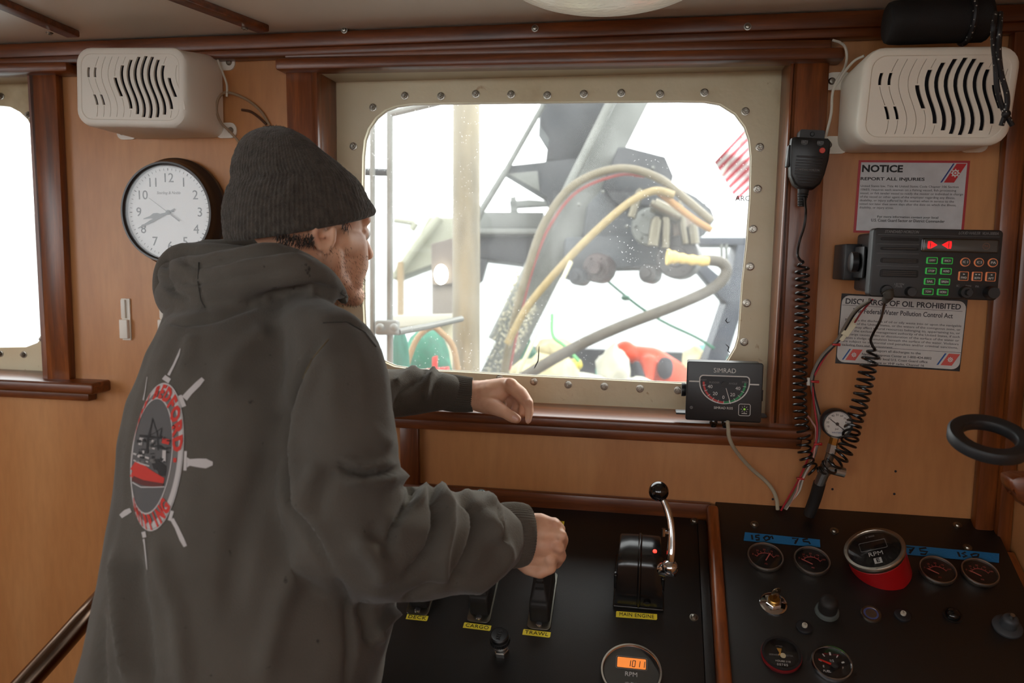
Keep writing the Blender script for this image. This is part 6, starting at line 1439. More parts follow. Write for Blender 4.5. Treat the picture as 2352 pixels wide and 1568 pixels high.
# ---- eye, brow, nails
for s in (-1, 1):
    mb = MB(); mb.sphere(H(.076, s * .030, .001), .0125, u=20, v=14); e_ = part(man, 'eye', mb, mat('eye_white', (210, 200, 192), .2) if s < 0 else MATS['eye_white'], world=True, sm=60)
    mb = MB(); mb.sphere(H(.0862, s * .031, .001), .0042, u=14, v=10); bmesh.ops.transform(mb.bm, matrix=INV[man.name], verts=mb.bm.verts); mb.build('iris', mat('dark_iris', (40, 30, 26), .15) if s < 0 else MATS['dark_iris'], e_, sm=60)
HAIR = mat('dark_brown_hair', (44, 32, 26), .55)
mb = MB()
for s in (-1, 1):
    for k in range(46):
        f = random.random(); a = H(.093 - .014 * f, s * (.010 + .034 * f), .024 - .004 * f + random.uniform(-.003, .003)); d = (HF * -.2 * f + HR * s * .7 + Z3 * random.uniform(.1, .6)) * .007; mb.tube([a, a + d], [.0005, .0001], 3)
part(man, 'eyebrow', mb, HAIR, world=True, sm=0)
mb = MB()
for s in (-1, 1):
    for k in range(16):
        f = k / 15; a = H(.088 - .012 * f, s * (.022 + .018 * f), -.0005); mb.tube([a, a + HF * .006 + Z3 * -.002 + HR * s * .002], [.0004, .0001], 3)
part(man, 'eyelashes', mb, HAIR, world=True, sm=0)
# ---- stubble: short hairs scattered on jaw, cheek and lip
mb = MB(); me = body.data; cand = []
for p in me.polygons:
    c = INV_M @ p.center; q = c - HO; f, r_, u = q.dot(HF), q.dot(HR), q.z
    if -.02 < f < .10 and -.125 < u < -.02 and r_ > -.03 and (u < -.03 - .25 * max(0, .05 - f) or f < .03): cand.append((c, p.normal.copy(), f, u))
for k in range(1500):
    c, n_, f, u = random.choice(cand)
    dens = .35 + (.65 if u < -.07 else 0) + (.2 if .0 < f < .04 else 0)
    if random.random() > dens + .3: continue
    d = (n_ * .45 + Vector((0, 0, -1)) * random.uniform(.2, 1) + HF * random.uniform(-.5, .6)).normalized(); c = c + Vector((random.uniform(-1, 1), random.uniform(-1, 1), random.uniform(-1, 1))) * .0015
    mb.tube([c - n_ * .0003, c + d * .002, c + d * .003 + Vector((0, 0, -.0008))], [.00019, .00016, .00008], 3, caps=False)
tag(part(man, 'beard_stubble', mb, HAIR, world=True, sm=0), kind='stuff')
# hair at the nape and temple
mb = MB()
def hairs(n, f0, f1, u0, u1, ln, dirf):
    for k in range(n):
        f = random.uniform(f0, f1); u = random.uniform(u0, u1); rr_ = .078 * sqrt(max(.05, 1 - ((f + .012) / .105) ** 2)); a = H(f, rr_ - .001 + random.uniform(0, .005), u)
        d = (Z3 * -1 + HF * dirf + Vector((random.uniform(-.5, .5), random.uniform(-.5, .5), 0))) .normalized() * ln * random.uniform(.5, 1.2)
        mb.tube([a, a + d * .5 + HR * .001, a + d], [.0006, .0005, .0001], 3, caps=False)
hairs(260, -.085, -.040, -.020, -.004, .008, -.3); hairs(40, .004, .018, .006, .026, .010, -.1)
tag(part(man, 'hair', mb, HAIR, world=True, sm=0), kind='stuff')
# ---- knitted hat
mat('charcoal_knit', (64, 59, 53), .95, bump=.9, bscale=330, sheen=.15, var=.25, vscale=90)
def hatring(xl, yl, xr, yr, b, n=480, dep=1.13, kn=1.0, lift=0.0):
    """outline points left and right of the hat in the photo -> ring of the hat round the head"""
    A, B = DP(xl, yl, dep), DP(xr, yr, dep); c = (A + B) / 2; sp = (B - A).length / 2; fw = (B - A)
    tilt = fw.z / max(1e-6, sqrt(fw.x ** 2 + fw.y ** 2))
    aF = sqrt(max(1e-6, sp * sp - (b * sin(radians(33))) ** 2)) / cos(radians(33))
    out = []
    for j in range(n):
        t = 2 * pi * j / n; k = 1 + (.0085 * kn * cos(n / 4 * t)) / 1.0 * .9
        f, r_ = aF * cos(t) * k, b * sin(t) * k
        p = c + HF * f + HR * r_; p.z = c.z + tilt * f * .95 + lift * sin(t); out.append(p)
    return out
prof = [(545, 545, 836, 490, .074), (537, 553, 846, 489, .080), (534, 553, 853, 484, .085), (530, 540, 855, 474, .0885), (528, 505, 844, 452, .091), (529, 470, 832, 430, .092), (532, 442, 820, 411, .0915), (539, 424, 806, 398, .0885), (541, 412, 796, 391, .088), (537, 398, 780, 378, .088), (538, 380, 768, 368, .086), (542, 352, 744, 352, .081), (549, 331, 722, 337, .074), (560, 314, 700, 322, .064), (574, 302, 676, 309, .050), (590, 295, 655, 300, .034), (604, 292, 636, 294, .018), (614, 291, 626, 292, .006)]
rows = []
for i in range(len(prof) - 1):
    for k in range(4):
        t = k / 4; p0, p1, p2, p3 = (prof[max(0, min(len(prof) - 1, i + d))] for d in (-1, 0, 1, 2))
        q = [.5 * (2 * b_ + (c_ - a_) * t + (2 * a_ - 5 * b_ + 4 * c_ - d_) * t * t + (3 * b_ - a_ - 3 * c_ + d_) * t ** 3) for a_, b_, c_, d_ in zip(p0, p1, p2, p3)]
        rows.append(hatring(*q, n=400, kn=.9 if i > 0 else 0))
rows.append(hatring(*prof[-1], n=400, kn=0))
for r_ in rows:
    c = sum(r_, Vector()) / len(r_)
    for i, p in enumerate(r_):
        nn = noise.noise(p * 28) * .0035 + noise.noise(p * 9) * .006 + noise.noise(p * 160) * .0014; r_[i] = p + (p - c).normalized() * nn
mb = MB(); mb.loft(rows, False, True); hat = part(man, 'knitted_hat', mb, MATS['charcoal_knit'], world=True, sm=80)
mb = MB()
for k in range(5200):
    r_ = random.choice(rows[3:]); j = random.randrange(len(r_)); p = r_[j]; c = sum(r_[::40], Vector()) / 10; o_ = (p - c).normalized()
    d = (o_ + Vector([random.uniform(-1, 1) for _ in range(3)]) * .8).normalized() * random.uniform(.0012, .0042); s_ = d.cross(Z3).normalized() * .00022
    try: mb.bm.faces.new([mb.bm.verts.new(v_) for v_ in (p - s_, p + s_, p + d)])
    except ValueError: pass
f_ = mb.bm; bmesh.ops.transform(f_, matrix=INV[man.name], verts=f_.verts); fz = mb.build('wool_fuzz', mat('grey_wool_fibre', (78, 72, 64), .95), hat, sm=0); tag(fz, kind='stuff')

# ---- hoodie
def ringc(cx, cy, a, d, b, n=28, tilt=0.0, sk=0.0):
    """horizontal-ish body section: centre px, half width px, depth, half thickness m"""
    c = DP(cx, cy, d); A = a * d / FPX
    vv = Vector((c.x - CAM.x, c.y - CAM.y, 0)).normalized(); ll = Vector((vv.y, -vv.x, 0))
    return [c + ll * A * cos(t) + vv * b * sin(t) + Z3 * (tilt * A * cos(t) + sk * b * sin(t)) for t in (2 * pi * j / n for j in range(n))]
bm = bmesh.new(); hb = MB(); hb.bm.free(); hb.bm = bm
hb.loft([ringc(620, 668, 70, 1.085, .07), ringc(610, 700, 140, 1.085, .10, tilt=-.1), ringc(590, 745, 200, 1.08, .135, tilt=-.12), ringc(578, 800, 226, 1.075, .155), ringc(570, 900, 250, 1.06, .16), ringc(572, 1000, 268, 1.045, .158),
         ringc(575, 1100, 278, 1.035, .155), ringc(578, 1200, 298, 1.025, .155), ringc(580, 1320, 322, 1.015, .158), ringc(578, 1430, 338, 1.005, .160), ringc(548, 1530, 338, 1.0, .162), ringc(536, 1620, 336, 1.0, .165), ringc(530, 1700, 322, 1.0, .165), ringc(530, 1712, 300, 1.0, .15)])
bm = hb.bm
def chain(bm, pts, sub_=2):
    P = [D3(*p) for p in pts]
    for (p, r), (q, s) in zip(P[:-1], P[1:]):
        n = max(2, int((q - p).length / (min(r, s) * .22)))
        for k in range(n + 1):
            f = k / n; f2 = f; bmesh.ops.create_icosphere(bm, subdivisions=sub_, radius=r + (s - r) * f2, matrix=Matrix.Translation(p.lerp(q, f)))
def spl(pts, n=5):
    P = [Vector(p) for p in pts]
    out = []
    P = [P[0] * 2 - P[1]] + P + [P[-1] * 2 - P[-2]]
    for i in range(1, len(P) - 2):
        a, b_, c, d = P[i - 1:i + 3]
        for k in range(n):
            t = k / n; out.append(tuple(.5 * ((2 * b_) + (c - a) * t + (2 * a - 5 * b_ + 4 * c - d) * t * t + (3 * b_ - a - 3 * c + d) * t ** 3)))
    out.append(tuple(P[-2])); return out
V4 = lambda *p: p
# right shoulder, upper arm, elbow, forearm
import itertools
def spl4(pts, n=4):
    cols = list(zip(*pts)); res = []
    for i in range(len(pts) - 1):
        for k in range(n):
            t = k / n; row = []
            for c in cols:
                a = c[max(i - 1, 0)]; b_ = c[i]; d_ = c[i + 1]; e = c[min(i + 2, len(pts) - 1)]
                row.append(.5 * (2 * b_ + (d_ - a) * t + (2 * a - 5 * b_ + 4 * d_ - e) * t * t + (3 * b_ - a - 3 * d_ + e) * t ** 3))
            res.append(tuple(row))
    res.append(tuple(pts[-1])); return res
chain(bm, spl4([(700, 745, 1.03, 72), (742, 790, .985, 96), (768, 860, .965, 118), (775, 960, .955, 134), (778, 1060, .95, 142), (783, 1150, .945, 146), (806, 1225, .945, 146)]))
chain(bm, spl4([(800, 1215, .945, 148), (862, 1250, .955, 141), (930, 1250, .985, 136), (1000, 1250, 1.02, 122), (1060, 1243, 1.05, 108), (1108, 1236, 1.075, 92), (1134, 1232, 1.09, 74)]))
chain(bm, [(760, 1290, .965, 95), (860, 1300, .97, 92), (960, 1292, 1.0, 90)])
# left sleeve
chain(bm, spl4([(590, 770, 1.14, 85), (660, 820, 1.25, 80), (770, 890, 1.33, 72), (880, 902, 1.39, 62), (960, 898, 1.42, 54), (1000, 897, 1.43, 48), (1030, 899, 1.435, 42)]))
# shoulder yoke
chain(bm, [(560, 730, 1.10, 62), (660, 730, 1.06, 66), (720, 760, 1.02, 72)])
# hood rolls
chain(bm, spl4([(392, 678, 1.10, 34), (410, 690, 1.07, 40), (450, 683, 1.04, 43), (520, 664, 1.015, 46), (590, 642, 1.0, 46), (660, 628, .995, 42), (715, 628, 1.005, 36), (755, 648, 1.03, 28), (782, 672, 1.06, 18)]))
chain(bm, spl4([(396, 632, 1.12, 32), (420, 628, 1.07, 34), (470, 622, 1.04, 36), (540, 610, 1.02, 36), (610, 600, 1.01, 36), (668, 604, 1.015, 32), (718, 618, 1.03, 26), (752, 645, 1.05, 18)]))
chain(bm, spl4([(388, 690, 1.14, 32), (392, 640, 1.17, 40), (408, 600, 1.17, 36), (440, 582, 1.15, 30), (480, 578, 1.12, 25), (520, 578, 1.11, 22), (560, 580, 1.10, 18)]))
chain(bm, [(560, 690, 1.05, 36), (620, 672, 1.03, 34), (690, 664, 1.03, 30), (750, 680, 1.04, 26)])
chain(bm, [(392, 700, 1.13, 30), (440, 706, 1.09, 34), (500, 700, 1.06, 30), (560, 680, 1.05, 30)])
chain(bm, spl4([(450, 575, 1.16, 22), (500, 568, 1.22, 22), (600, 570, 1.26, 24), (700, 620, 1.22, 24), (770, 665, 1.15, 20), (790, 685, 1.09, 16)]))
hme = remesh(bm, .0056, 4, .5)
# ---- folds: (polyline px, amplitude m, width px)
def proj(P):
    d = P - CAM; x = d.dot(c2w((1, 0, 0))); y = d.dot(c2w((0, 1, 0))); z = d.dot(VIEW); return 1176 + FPX * x / z, 784 + FPX * y / z, z
g4 = lambda pts: [(620 + a / 2.45, 780 + b_ / 2.45) for a, b_ in pts]
FOLDS = [(g4([(300, 0), (180, 140), (80, 420), (75, 600), (110, 900), (250, 1150), (350, 1330)]), -.007, 9),
         (g4([(360, 20), (250, 150), (140, 420), (130, 620), (170, 900), (310, 1150)]), .003, 14),
         (g4([(380, 690), (440, 730), (520, 755), (620, 745), (730, 728)]), -.008, 8), (g4([(380, 675), (440, 690), (520, 715), (620, 712), (735, 705)]), .004, 10), (g4([(420, 790), (520, 800), (640, 790), (760, 760), (790, 800)]), .007, 14),
         (g4([(770, 740), (795, 800), (800, 860), (760, 950), (700, 1060), (690, 1180)]), -.009, 8), (g4([(800, 800), (840, 770), (870, 790), (880, 840), (850, 900), (830, 940)]), .006, 9),
         (g4([(880, 830), (920, 880), (945, 960), (945, 1050), (920, 1160), (850, 1280), (760, 1360)]), -.010, 9), (g4([(890, 830), (960, 870), (1000, 940), (1005, 1040), (975, 1180), (960, 1320), (950, 1400)]), .008, 13),
         (g4([(1050, 890), (1110, 920), (1150, 970), (1160, 1060), (1130, 1180), (1080, 1290), (1010, 1390)]), -.010, 9), (g4([(1060, 880), (1130, 860), (1210, 880), (1255, 950), (1265, 1050), (1225, 1110)]), .007, 12), (g4([(1190, 960), (1210, 1040), (1240, 1110), (1290, 1150), (1318, 1200), (1270, 1270), (1150, 1370), (1060, 1410)]), .008, 14),
         (g4([(1262, 930), (1262, 1020), (1270, 1110), (1310, 1145)]), -.007, 7),
         (g4([(740, 1500), (840, 1440), (920, 1390), (1000, 1370)]), -.006, 9), (g4([(470, 1120), (560, 1200), (620, 1300), (640, 1400)]), .006, 22), (g4([(560, 1040), (640, 1120), (720, 1240)]), -.005, 18),
         (g4([(560, 480), (620, 560), (700, 600)]), .003, 16), (g4([(280, 690), (220, 820), (180, 980)]), .005, 20), (g4([(350, 720), (290, 860), (260, 1000)]), -.004, 18),
         # hood folds
         ([(362, 735), (420, 735), (500, 722), (560, 702), (640, 677), (720, 660), (780, 668)], -.005, 8), ([(395, 645), (440, 648), (520, 640), (600, 625), (690, 612)], -.003, 5),
         ([(410, 590), (440, 612), (520, 600), (560, 588), (640, 578), (700, 580)], -.006, 7), ([(383, 590), (378, 640), (400, 672), (430, 690)], -.006, 7), ([(470, 625), (520, 620), (600, 604), (680, 596), (730, 612)], .0035, 8), ([(452, 600), (452, 650), (462, 690), (476, 715)], -.0022, 4),
         # back and waist
         ([(262, 1260), (278, 1400), (300, 1568)], .007, 12), ([(300, 1260), (325, 1420), (350, 1600)], -.006, 18), ([(240, 1400), (236, 1500), (240, 1600)], -.005, 9), ([(350, 1240), (400, 1400), (430, 1600)], .005, 22),
         ([(640, 1000), (560, 1200), (520, 1400)], -.005, 30), ([(700, 1250), (640, 1400), (600, 1568)], .006, 28), ([(760, 1330), (800, 1400), (806, 1480), (796, 1600)], -.006, 10), ([(830, 1388), (850, 1430), (850, 1480)], -.007, 12), ([(925, 1400), (900, 1420), (870, 1450), (880, 1480)], .006, 10), ([(620, 750), (560, 800), (500, 900)], .004, 26), ([(440, 760), (420, 860)], .004, 20),
         # shoulder seams
         ([(782, 672), (840, 715), (870, 760), (890, 800)], -.003, 5), ([(745, 740), (790, 738), (840, 765), (868, 800)], -.002, 4),
         # left sleeve
         ([(985, 838), (965, 870), (920, 905), (905, 940)], -.004, 7), ([(1012, 840), (1008, 865), (1000, 890), (995, 935)], -.003, 5), ([(960, 838), (930, 860), (905, 880)], .004, 8), ([(1000, 838), (985, 870), (975, 920)], .005, 7)]
def segd(px_, py_, pl):
    best = 1e9; tb = 0; n = len(pl) - 1
    for i in range(n):
        (x1, y1), (x2, y2) = pl[i], pl[i + 1]; dx, dy = x2 - x1, y2 - y1; t = max(0, min(1, ((px_ - x1) * dx + (py_ - y1) * dy) / (dx * dx + dy * dy + 1e-9)))
        d = (px_ - x1 - t * dx) ** 2 + (py_ - y1 - t * dy) ** 2
        if d < best: best = d; tb = (i + t) / n
    return sqrt(best), tb
FB = [(pl, a, w_, min(p[0] for p in pl) - 3 * w_, max(p[0] for p in pl) + 3 * w_, min(p[1] for p in pl) - 3 * w_, max(p[1] for p in pl) + 3 * w_) for pl, a, w_ in FOLDS]
tree0 = BVHTree.FromPolygons([v_.co.copy() for v_ in hme.vertices], [tuple(p.vertices) for p in hme.polygons])
co = []
for v_ in hme.vertices:
    p = v_.co.copy(); n_ = v_.normal; dsp = noise.noise(p * 8) * .007 + noise.noise(p * 20) * .003
    tocam = (CAM - p).normalized()
    if n_.dot(tocam) > .02:
        x, y, z = proj(p)
        for pl, a, w_, x0, x1, y0, y1 in FB:
            if x0 < x < x1 and y0 < y < y1:
                d, t = segd(x, y, pl); k = min(1, 6 * t + .15, 6 * (1 - t) + .15)
                dsp += 1.7 * a * k * math.exp(-(d / w_) ** 2)
    co.append(p + n_ * dsp)
for v_, c in zip(hme.vertices, co): v_.co = c
HOOD = bpy.data.materials.new('charcoal_fleece'); HOOD.use_nodes = True; nt = HOOD.node_tree; b = nt.nodes['Principled BSDF']; L = nt.links.new
tc = nt.nodes.new('ShaderNodeTexCoord'); nz = nt.nodes.new('ShaderNodeTexNoise'); nz.inputs['Scale'].default_value = 7; nz.inputs['Detail'].default_value = 6; L(tc.outputs['Object'], nz.inputs[0])
cr = ramp(nt, [(.3, lin((74, 70, 64))), (.7, lin((89, 84, 77)))]); L(nz.outputs[0], cr.inputs[0])
n3 = nt.nodes.new('ShaderNodeTexNoise'); n3.inputs['Scale'].default_value = 60; n3.inputs['Detail'].default_value = 4; L(tc.outputs['Object'], n3.inputs[0])
c3 = ramp(nt, [(.24, (.35, .35, .35)), (.3, (1, 1, 1))]); L(n3.outputs[0], c3.inputs[0]); mx = nt.nodes.new('ShaderNodeMixRGB'); mx.blend_type = 'MULTIPLY'; mx.inputs[0].default_value = 1; L(cr.outputs[0], mx.inputs[1]); L(c3.outputs[0], mx.inputs[2]); L(mx.outputs[0], b.inputs['Base Color'])
b.inputs['Roughness'].default_value = .95; b.inputs['Specular IOR Level'].default_value = .15; b.inputs['Sheen Weight'].default_value = .12; b.inputs['Sheen Roughness'].default_value = .5
n2 = nt.nodes.new('ShaderNodeTexNoise'); n2.inputs['Scale'].default_value = 520; n2.inputs['Detail'].default_value = 3; L(tc.outputs['Object'], n2.inputs[0]); bp = nt.nodes.new('ShaderNodeBump'); bp.inputs['Strength'].default_value = .5; bp.inputs['Distance'].default_value = .0012; L(n2.outputs[0], bp.inputs['Height']); L(bp.outputs[0], b.inputs['Normal'])
hoodie = mesh_obj('hoodie', hme, HOOD, man)
HBV = bvh(hoodie)
# cuffs, ribbed
def cuff(pts, nm, ribs=64):
    n = ribs * 4; P = [D3(*p) for p in pts]; rings = []
    for i, (c, r) in enumerate(P):
        t = (P[min(i + 1, len(P) - 1)][0] - P[max(i - 1, 0)][0]).normalized(); up = (Z3 - t * t.z).normalized(); b_ = t.cross(up)
        rings.append([c + (up * cos(a) * 1.0 + b_ * sin(a) * .92) * (r + .0007 * cos(ribs * a)) for a in (2 * pi * j / n for j in range(n))])
    mb = MB(); mb.loft(rings, True, True); return part(man, nm, mb, HOOD, world=True, sm=80)
cuff([(1118, 1232, 1.085, 60), (1140, 1230, 1.092, 70), (1160, 1228, 1.10, 73), (1180, 1228, 1.105, 74), (1198, 1228, 1.108, 72), (1208, 1228, 1.11, 68), (1206, 1228, 1.11, 60), (1195, 1228, 1.11, 52)], 'right_cuff')
cuff([(1005, 898, 1.432, 36), (1022, 900, 1.436, 42), (1050, 904, 1.44, 42), (1075, 906, 1.44, 40), (1086, 906, 1.44, 39), (1083, 906, 1.44, 34)], 'left_cuff', 48)
# stitched seams on the hoodie
STI = mat('dark_seam_thread', (50, 48, 44), .9)
def onhood(x, y, off=.0006): return cast(HBV, x, y, off)[0]
def seam(pl, r=.0008, m=STI):
    P = []
    for i in range(len(pl) - 1):
        for k in range(12):
            f = k / 12; q = onhood(pl[i][0] + (pl[i + 1][0] - pl[i][0]) * f, pl[i][1] + (pl[i + 1][1] - pl[i][1]) * f)
            if q: P.append(q)
    if len(P) > 2: mb = MB(); mb.tube(P, r, 5); part(man, 'seam', mb, m, world=True)
seam([(782, 672), (840, 712), (872, 760), (888, 805)]); seam([(742, 742), (796, 740), (838, 764), (866, 800)]); seam(g4([(330, 0), (240, 110), (180, 230)]), .0007, mat('ochre_thread', (96, 82, 56), .9))
seam([(457, 602), (455, 650), (462, 690), (474, 712)], .0007)
# ---- trousers and boots below
tr = []
for h_, k_, a_ in LEGS: tr += [[(hipc + Vector((0, 0, .0)), .15), (h_, .125), (k_, .088), (a_ + Vector((0, 0, .06)), .07)]]
mesh_obj('trousers', blob(tr, .012), mat('dark_work_trousers', (40, 42, 48), .9), man)
for h_, k_, a_ in LEGS:
    f = Vector((.707, .707, 0)); bt = blob([[(a_ + Vector((0, 0, .12)), .06), (Vector((a_.x, a_.y, .07)), .055), (Vector((a_.x, a_.y, .05)), .05)], [(Vector((a_.x, a_.y, .052)) - f * .03, .048), (Vector((a_.x, a_.y, .047)) + f * .10, .044), (Vector((a_.x, a_.y, .042)) + f * .17, .038)]], .009)
    mesh_obj('boot', bt, mat('brown_rubber_boot', (66, 50, 38), .6) if 'brown_rubber_boot' not in MATS else MATS['brown_rubber_boot'], man)
# fingernail of the resting thumb
for (x, y, rx, ry, an) in ((1184, 959, 8, 6, 28), (1214, 966, 4, 6, 80)):
    rows = []
    for k in range(4):
        s_ = max(.02, k / 3); rows.append([cast(BB, x + rx * s_ * cos(t) * cos(radians(an)) - ry * s_ * sin(t) * sin(radians(an)), y + rx * s_ * cos(t) * sin(radians(an)) + ry * s_ * sin(t) * cos(radians(an)), .0005)[0] for t in (2 * pi * j / 14 for j in range(14))])
    if all(p is not None for r in rows for p in r): mb = MB(); mb.loft(rows, True, False); part(man, 'fingernail', mb, mat('fingernail', (216, 170, 152), .3) if 'fingernail' not in MATS else MATS['fingernail'], world=True, sm=60)

# ---- printed emblem on the back
WP = mat('print_light_grey', (176, 170, 168), .85); GP = mat('print_mid_grey', (104, 100, 98), .85); DPR = mat('print_dark_grey', (42, 40, 40), .85); RP = mat('print_red', (186, 52, 42), .85); DRP = mat('print_dark_red', (92, 44, 40), .85)
g3 = lambda a, b_: (200 + a / 2.702, 760 + b_ / 2.702)
def ribbon(pts, wd, m, nm='print_stroke', off=.0008, zoom=True):
    P = [g3(*p) for p in pts] if zoom else pts; W_l = wd if hasattr(wd, '__len__') else [wd] * len(P)
    Q = []
    for i in range(len(P) - 1):
        L_ = max(1, int(math.hypot(P[i + 1][0] - P[i][0], P[i + 1][1] - P[i][1]) / 4))
        for k in range(L_ + (1 if i == len(P) - 2 else 0)): f = k / L_; Q.append((P[i][0] + (P[i + 1][0] - P[i][0]) * f, P[i][1] + (P[i + 1][1] - P[i][1]) * f, W_l[i] + (W_l[i + 1] - W_l[i]) * f))
    mb = MB(); rows = []
    for i, (x, y, w_) in enumerate(Q):
        a = Q[max(i - 1, 0)]; c = Q[min(i + 1, len(Q) - 1)]; d = Vector((c[0] - a[0], c[1] - a[1])); d = d.normalized() if d.length else Vector((1, 0)); n_ = Vector((-d.y, d.x))
        r = []
        for s_ in (-1, -.5, 0, .5, 1):
            p = cast(HBV, x + n_.x * s_ * w_ / 2, y + n_.y * s_ * w_ / 2, off)[0]
            r.append(p)
        if any(p is None for p in r) or max((p - r[2]).length for p in r) > .05: rows.append(None); continue
        rows.append([mb.bm.verts.new(p) for p in r])
    for a, b_ in zip(rows[:-1], rows[1:]):
        if a and b_: mb._loft([a, b_], False, False, closed=False)
    return part(emb, nm, mb, m, world=True, sm=80) if len(mb.bm.faces) else None
emb_mb = MB()
OE = lambda t: (440 + 156 * cos(t) + 44 * sin(t), 782 - 455 * sin(t) + 6 * cos(t))
IE = lambda t: (405 + 120 * cos(t) + 38 * sin(t), 775 - 352 * sin(t) + 10 * cos(t))
def annulus(fa, fb, m, nm, off, n=110, k_=5):
    mb = MB(); rows = []
    for i in range(n + 1):
        t = 2 * pi * i / n; a, b_ = fa(t), fb(t); r = []
        for k in range(k_ + 1):
            f = k / k_; r.append(cast(HBV, *g3(a[0] + (b_[0] - a[0]) * f, a[1] + (b_[1] - a[1]) * f), off)[0])
        rows.append([mb.bm.verts.new(p) for p in r] if all(p is not None for p in r) and max((p - r[0]).length for p in r) < .08 else None)
    for a, b_ in zip(rows[:-1], rows[1:]):
        if a and b_ and max((u_.co - v_.co).length for u_, v_ in zip(a, b_)) < .04: mb._loft([a, b_], False, False, closed=False)
    return mb, nm, m
mb, nm, m = annulus(lambda t: IE(t), lambda t: OE(t), GP, 'wheel_rim', .0006)
emb = part(man, 'printed_emblem', mb, m, 'faded ship wheel print with a red hulled trawler', world=True, sm=80)
def sub_(mbnm):
    mb, nm, m = mbnm; bmesh.ops.transform(mb.bm, matrix=INV[man.name], verts=mb.bm.verts); return mb.build(nm, m, emb, sm=80)
def part(root, name, mb, mat_, label=None, world=False, _p=part, **k):
    if root is emb and root is not None:
        bmesh.ops.transform(mb.bm, matrix=INV[man.name], verts=mb.bm.verts); return mb.build(name, mat_, emb, **k)
    return _p(root, name, mb, mat_, label, world=world, **k)
C0 = lambda t: (405, 775)
sub_(annulus(C0, IE, mat('print_inner_grey', (84, 82, 82), .85), 'inner_field', .0005, k_=8))
sc_ = lambda fn, s_: (lambda t: (440 + (fn(t)[0] - 440) * s_, 782 + (fn(t)[1] - 782) * s_))
sub_(annulus(sc_(OE, .985), sc_(OE, 1.01), WP, 'rim_edge', .0009, k_=1)); sub_(annulus(sc_(OE, 1.03), sc_(OE, 1.045), WP, 'rim_outline', .0009, k_=1)) if 0 else None
sub_(annulus(IE, lambda t: (405 + (IE(t)[0] - 405) * 1.05, 775 + (IE(t)[1] - 775) * 1.03), WP, 'inner_edge', .0010, k_=1))
MID = lambda t, f: (IE(t)[0] + (OE(t)[0] - IE(t)[0]) * f, IE(t)[1] + (OE(t)[1] - IE(t)[1]) * f)
sub_(annulus(lambda t: MID(t, .55), lambda t: MID(t, .92), WP, 'rim_highlight', .0007, k_=2))
def arctext(s, t0, t1, flip, m):
    cu = bpy.data.curves.new('t', 'FONT'); 
    n = len(s)
    for i, ch in enumerate(s):
        cu.body = ch; cu.size = 1; cu.offset = .055; cu.resolution_u = 2; cu.align_x = 'CENTER'
        ob = bpy.data.objects.new('t', cu); COL.objects.link(ob); dg = bpy.context.evaluated_depsgraph_get(); dg.update(); me_ = bpy.data.meshes.new_from_object(ob.evaluated_get(dg)); bpy.data.objects.remove(ob)
        if not len(me_.vertices): continue
        q = bmesh.new(); q.from_mesh(me_); bpy.data.meshes.remove(me_)
        bmesh.ops.subdivide_edges(q, edges=q.edges, cuts=1); bmesh.ops.triangulate(q, faces=q.faces)
        tc_ = t0 + (t1 - t0) * (i + .5) / n; dt = abs(t1 - t0) / n; bad = False
        for v_ in q.verts:
            u_, w_ = v_.co.x / .75, v_.co.y / .72
            t = tc_ - u_ * dt * .95 * (1 if not flip else -1); f = .10 + .82 * (w_ if not flip else 1 - w_)
            p = cast(HBV, *g3(*MID(t, f)), .0014)[0]
            if p is None: bad = True; break
            v_.co = p
        if bad: q.free(); continue
        if max(e.calc_length() for e in q.edges) > .05: q.free(); continue
        mbb = MB(); mbb.bm.free(); mbb.bm = q; part(emb, 'red_letter', mbb, m, sm=0)
arctext('NEW BEDFORD', radians(168), radians(5), False, RP)
arctext('SHIPPING', radians(222), radians(318), True, RP)
ribbon([(582, 110), (570, 150), (540, 215), (508, 275)], [1.5, 5, 5, 6], WP, 'wheel_handle'); ribbon([(506, 286), (488, 312)], [16, 18], WP, 'handle_base')
ribbon([(722, 296), (690, 330), (640, 380), (606, 420)], [9, 13, 13, 15], WP, 'wheel_handle'); ribbon([(578, 400), (604, 470)], [9, 11], WP, 'handle_base')
ribbon([(782, 822), (740, 822), (690, 818), (640, 815), (622, 815)], [8, 22, 20, 15, 24], WP, 'wheel_handle'); ribbon([(614, 745), (610, 865)], [6, 7], WP, 'handle_base')
ribbon([(612, 1336), (590, 1290), (560, 1220), (530, 1165)], [8, 11, 9, 9], WP, 'wheel_handle'); ribbon([(532, 1115), (515, 1175)], [8, 8], WP, 'handle_base')
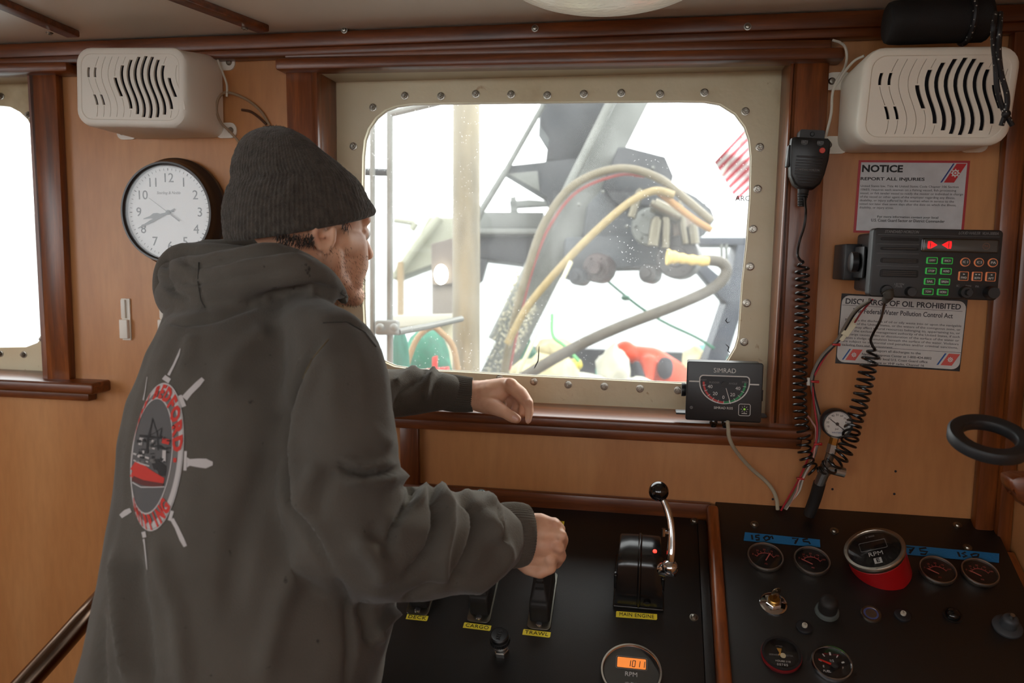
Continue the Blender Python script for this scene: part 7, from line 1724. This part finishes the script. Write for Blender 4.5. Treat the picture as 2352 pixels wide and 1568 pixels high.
ribbon([(376, 1480), (370, 1420), (360, 1330), (354, 1290)], [1.5, 3, 3, 4], WP, 'wheel_handle'); ribbon([(352, 1245), (360, 1280)], [9, 9], WP, 'handle_base')
ribbon([(376, 285), (362, 380), (352, 430)], [1.5, 2, 3], WP, 'wheel_handle'); ribbon([(212, 1150), (245, 1125), (275, 1110)], [10, 13, 10], WP, 'wheel_handle')
ribbon([(549, 788), (549, 815)], [7, 7], RP, 'red_dot', .0014)
ribbon([(292, 828), (350, 868), (410, 890), (478, 925)], [24, 26, 14, 10], RP, 'ship_hull', .0012)
ribbon([(288, 868), (350, 905), (410, 925), (478, 940)], [28, 22, 20, 16], RP, 'ship_hull', .0010); ribbon([(288, 912), (350, 940), (410, 950), (476, 958)], [12, 12, 12, 10], DRP, 'ship_keel', .0013)
ribbon([(288, 938), (340, 968), (420, 968), (486, 966)], [3, 2.5, 2, 2.5], WP, 'water_line', .0014)
ribbon([(292, 760), (340, 775), (390, 790)], [4, 4, 4], WP, 'ship_rail', .0013); ribbon([(295, 800), (340, 822), (392, 838)], [3, 3, 3], WP, 'ship_rail', .0014)
ribbon([(412, 840), (440, 830), (468, 850), (470, 900)], [16, 22, 22, 14], DPR, 'ship_stern', .0011)
ribbon([(412, 540), (400, 600), (380, 680), (378, 760)], [2, 3, 5, 5], DPR, 'ship_mast', .0012); ribbon([(412, 545), (440, 640), (446, 740)], [1.5, 2, 3], DPR, 'ship_mast', .0012)
ribbon([(385, 650), (430, 630), (470, 600), (452, 670)], [1.5, 1.5, 2, 3], DPR, 'ship_boom', .0012); ribbon([(330, 650), (380, 655), (440, 662)], [5, 6, 5], DPR, 'ship_rigging', .0012)
for k in range(60):
    x, y = random.uniform(310, 500), random.uniform(655, 815)
    ribbon([(x, y), (x + random.uniform(6, 30), y + random.uniform(-3, 6))], [random.uniform(2, 7)] * 2, random.choice([WP, DPR, DPR, GP]), 'ship_detail', .0013 + k * .00001)
ribbon([(472, 680), (515, 690)], [12, 12], RP, 'ship_detail', .0016); ribbon([(484, 740), (482, 810)], [8, 8], WP, 'ship_detail', .0016)
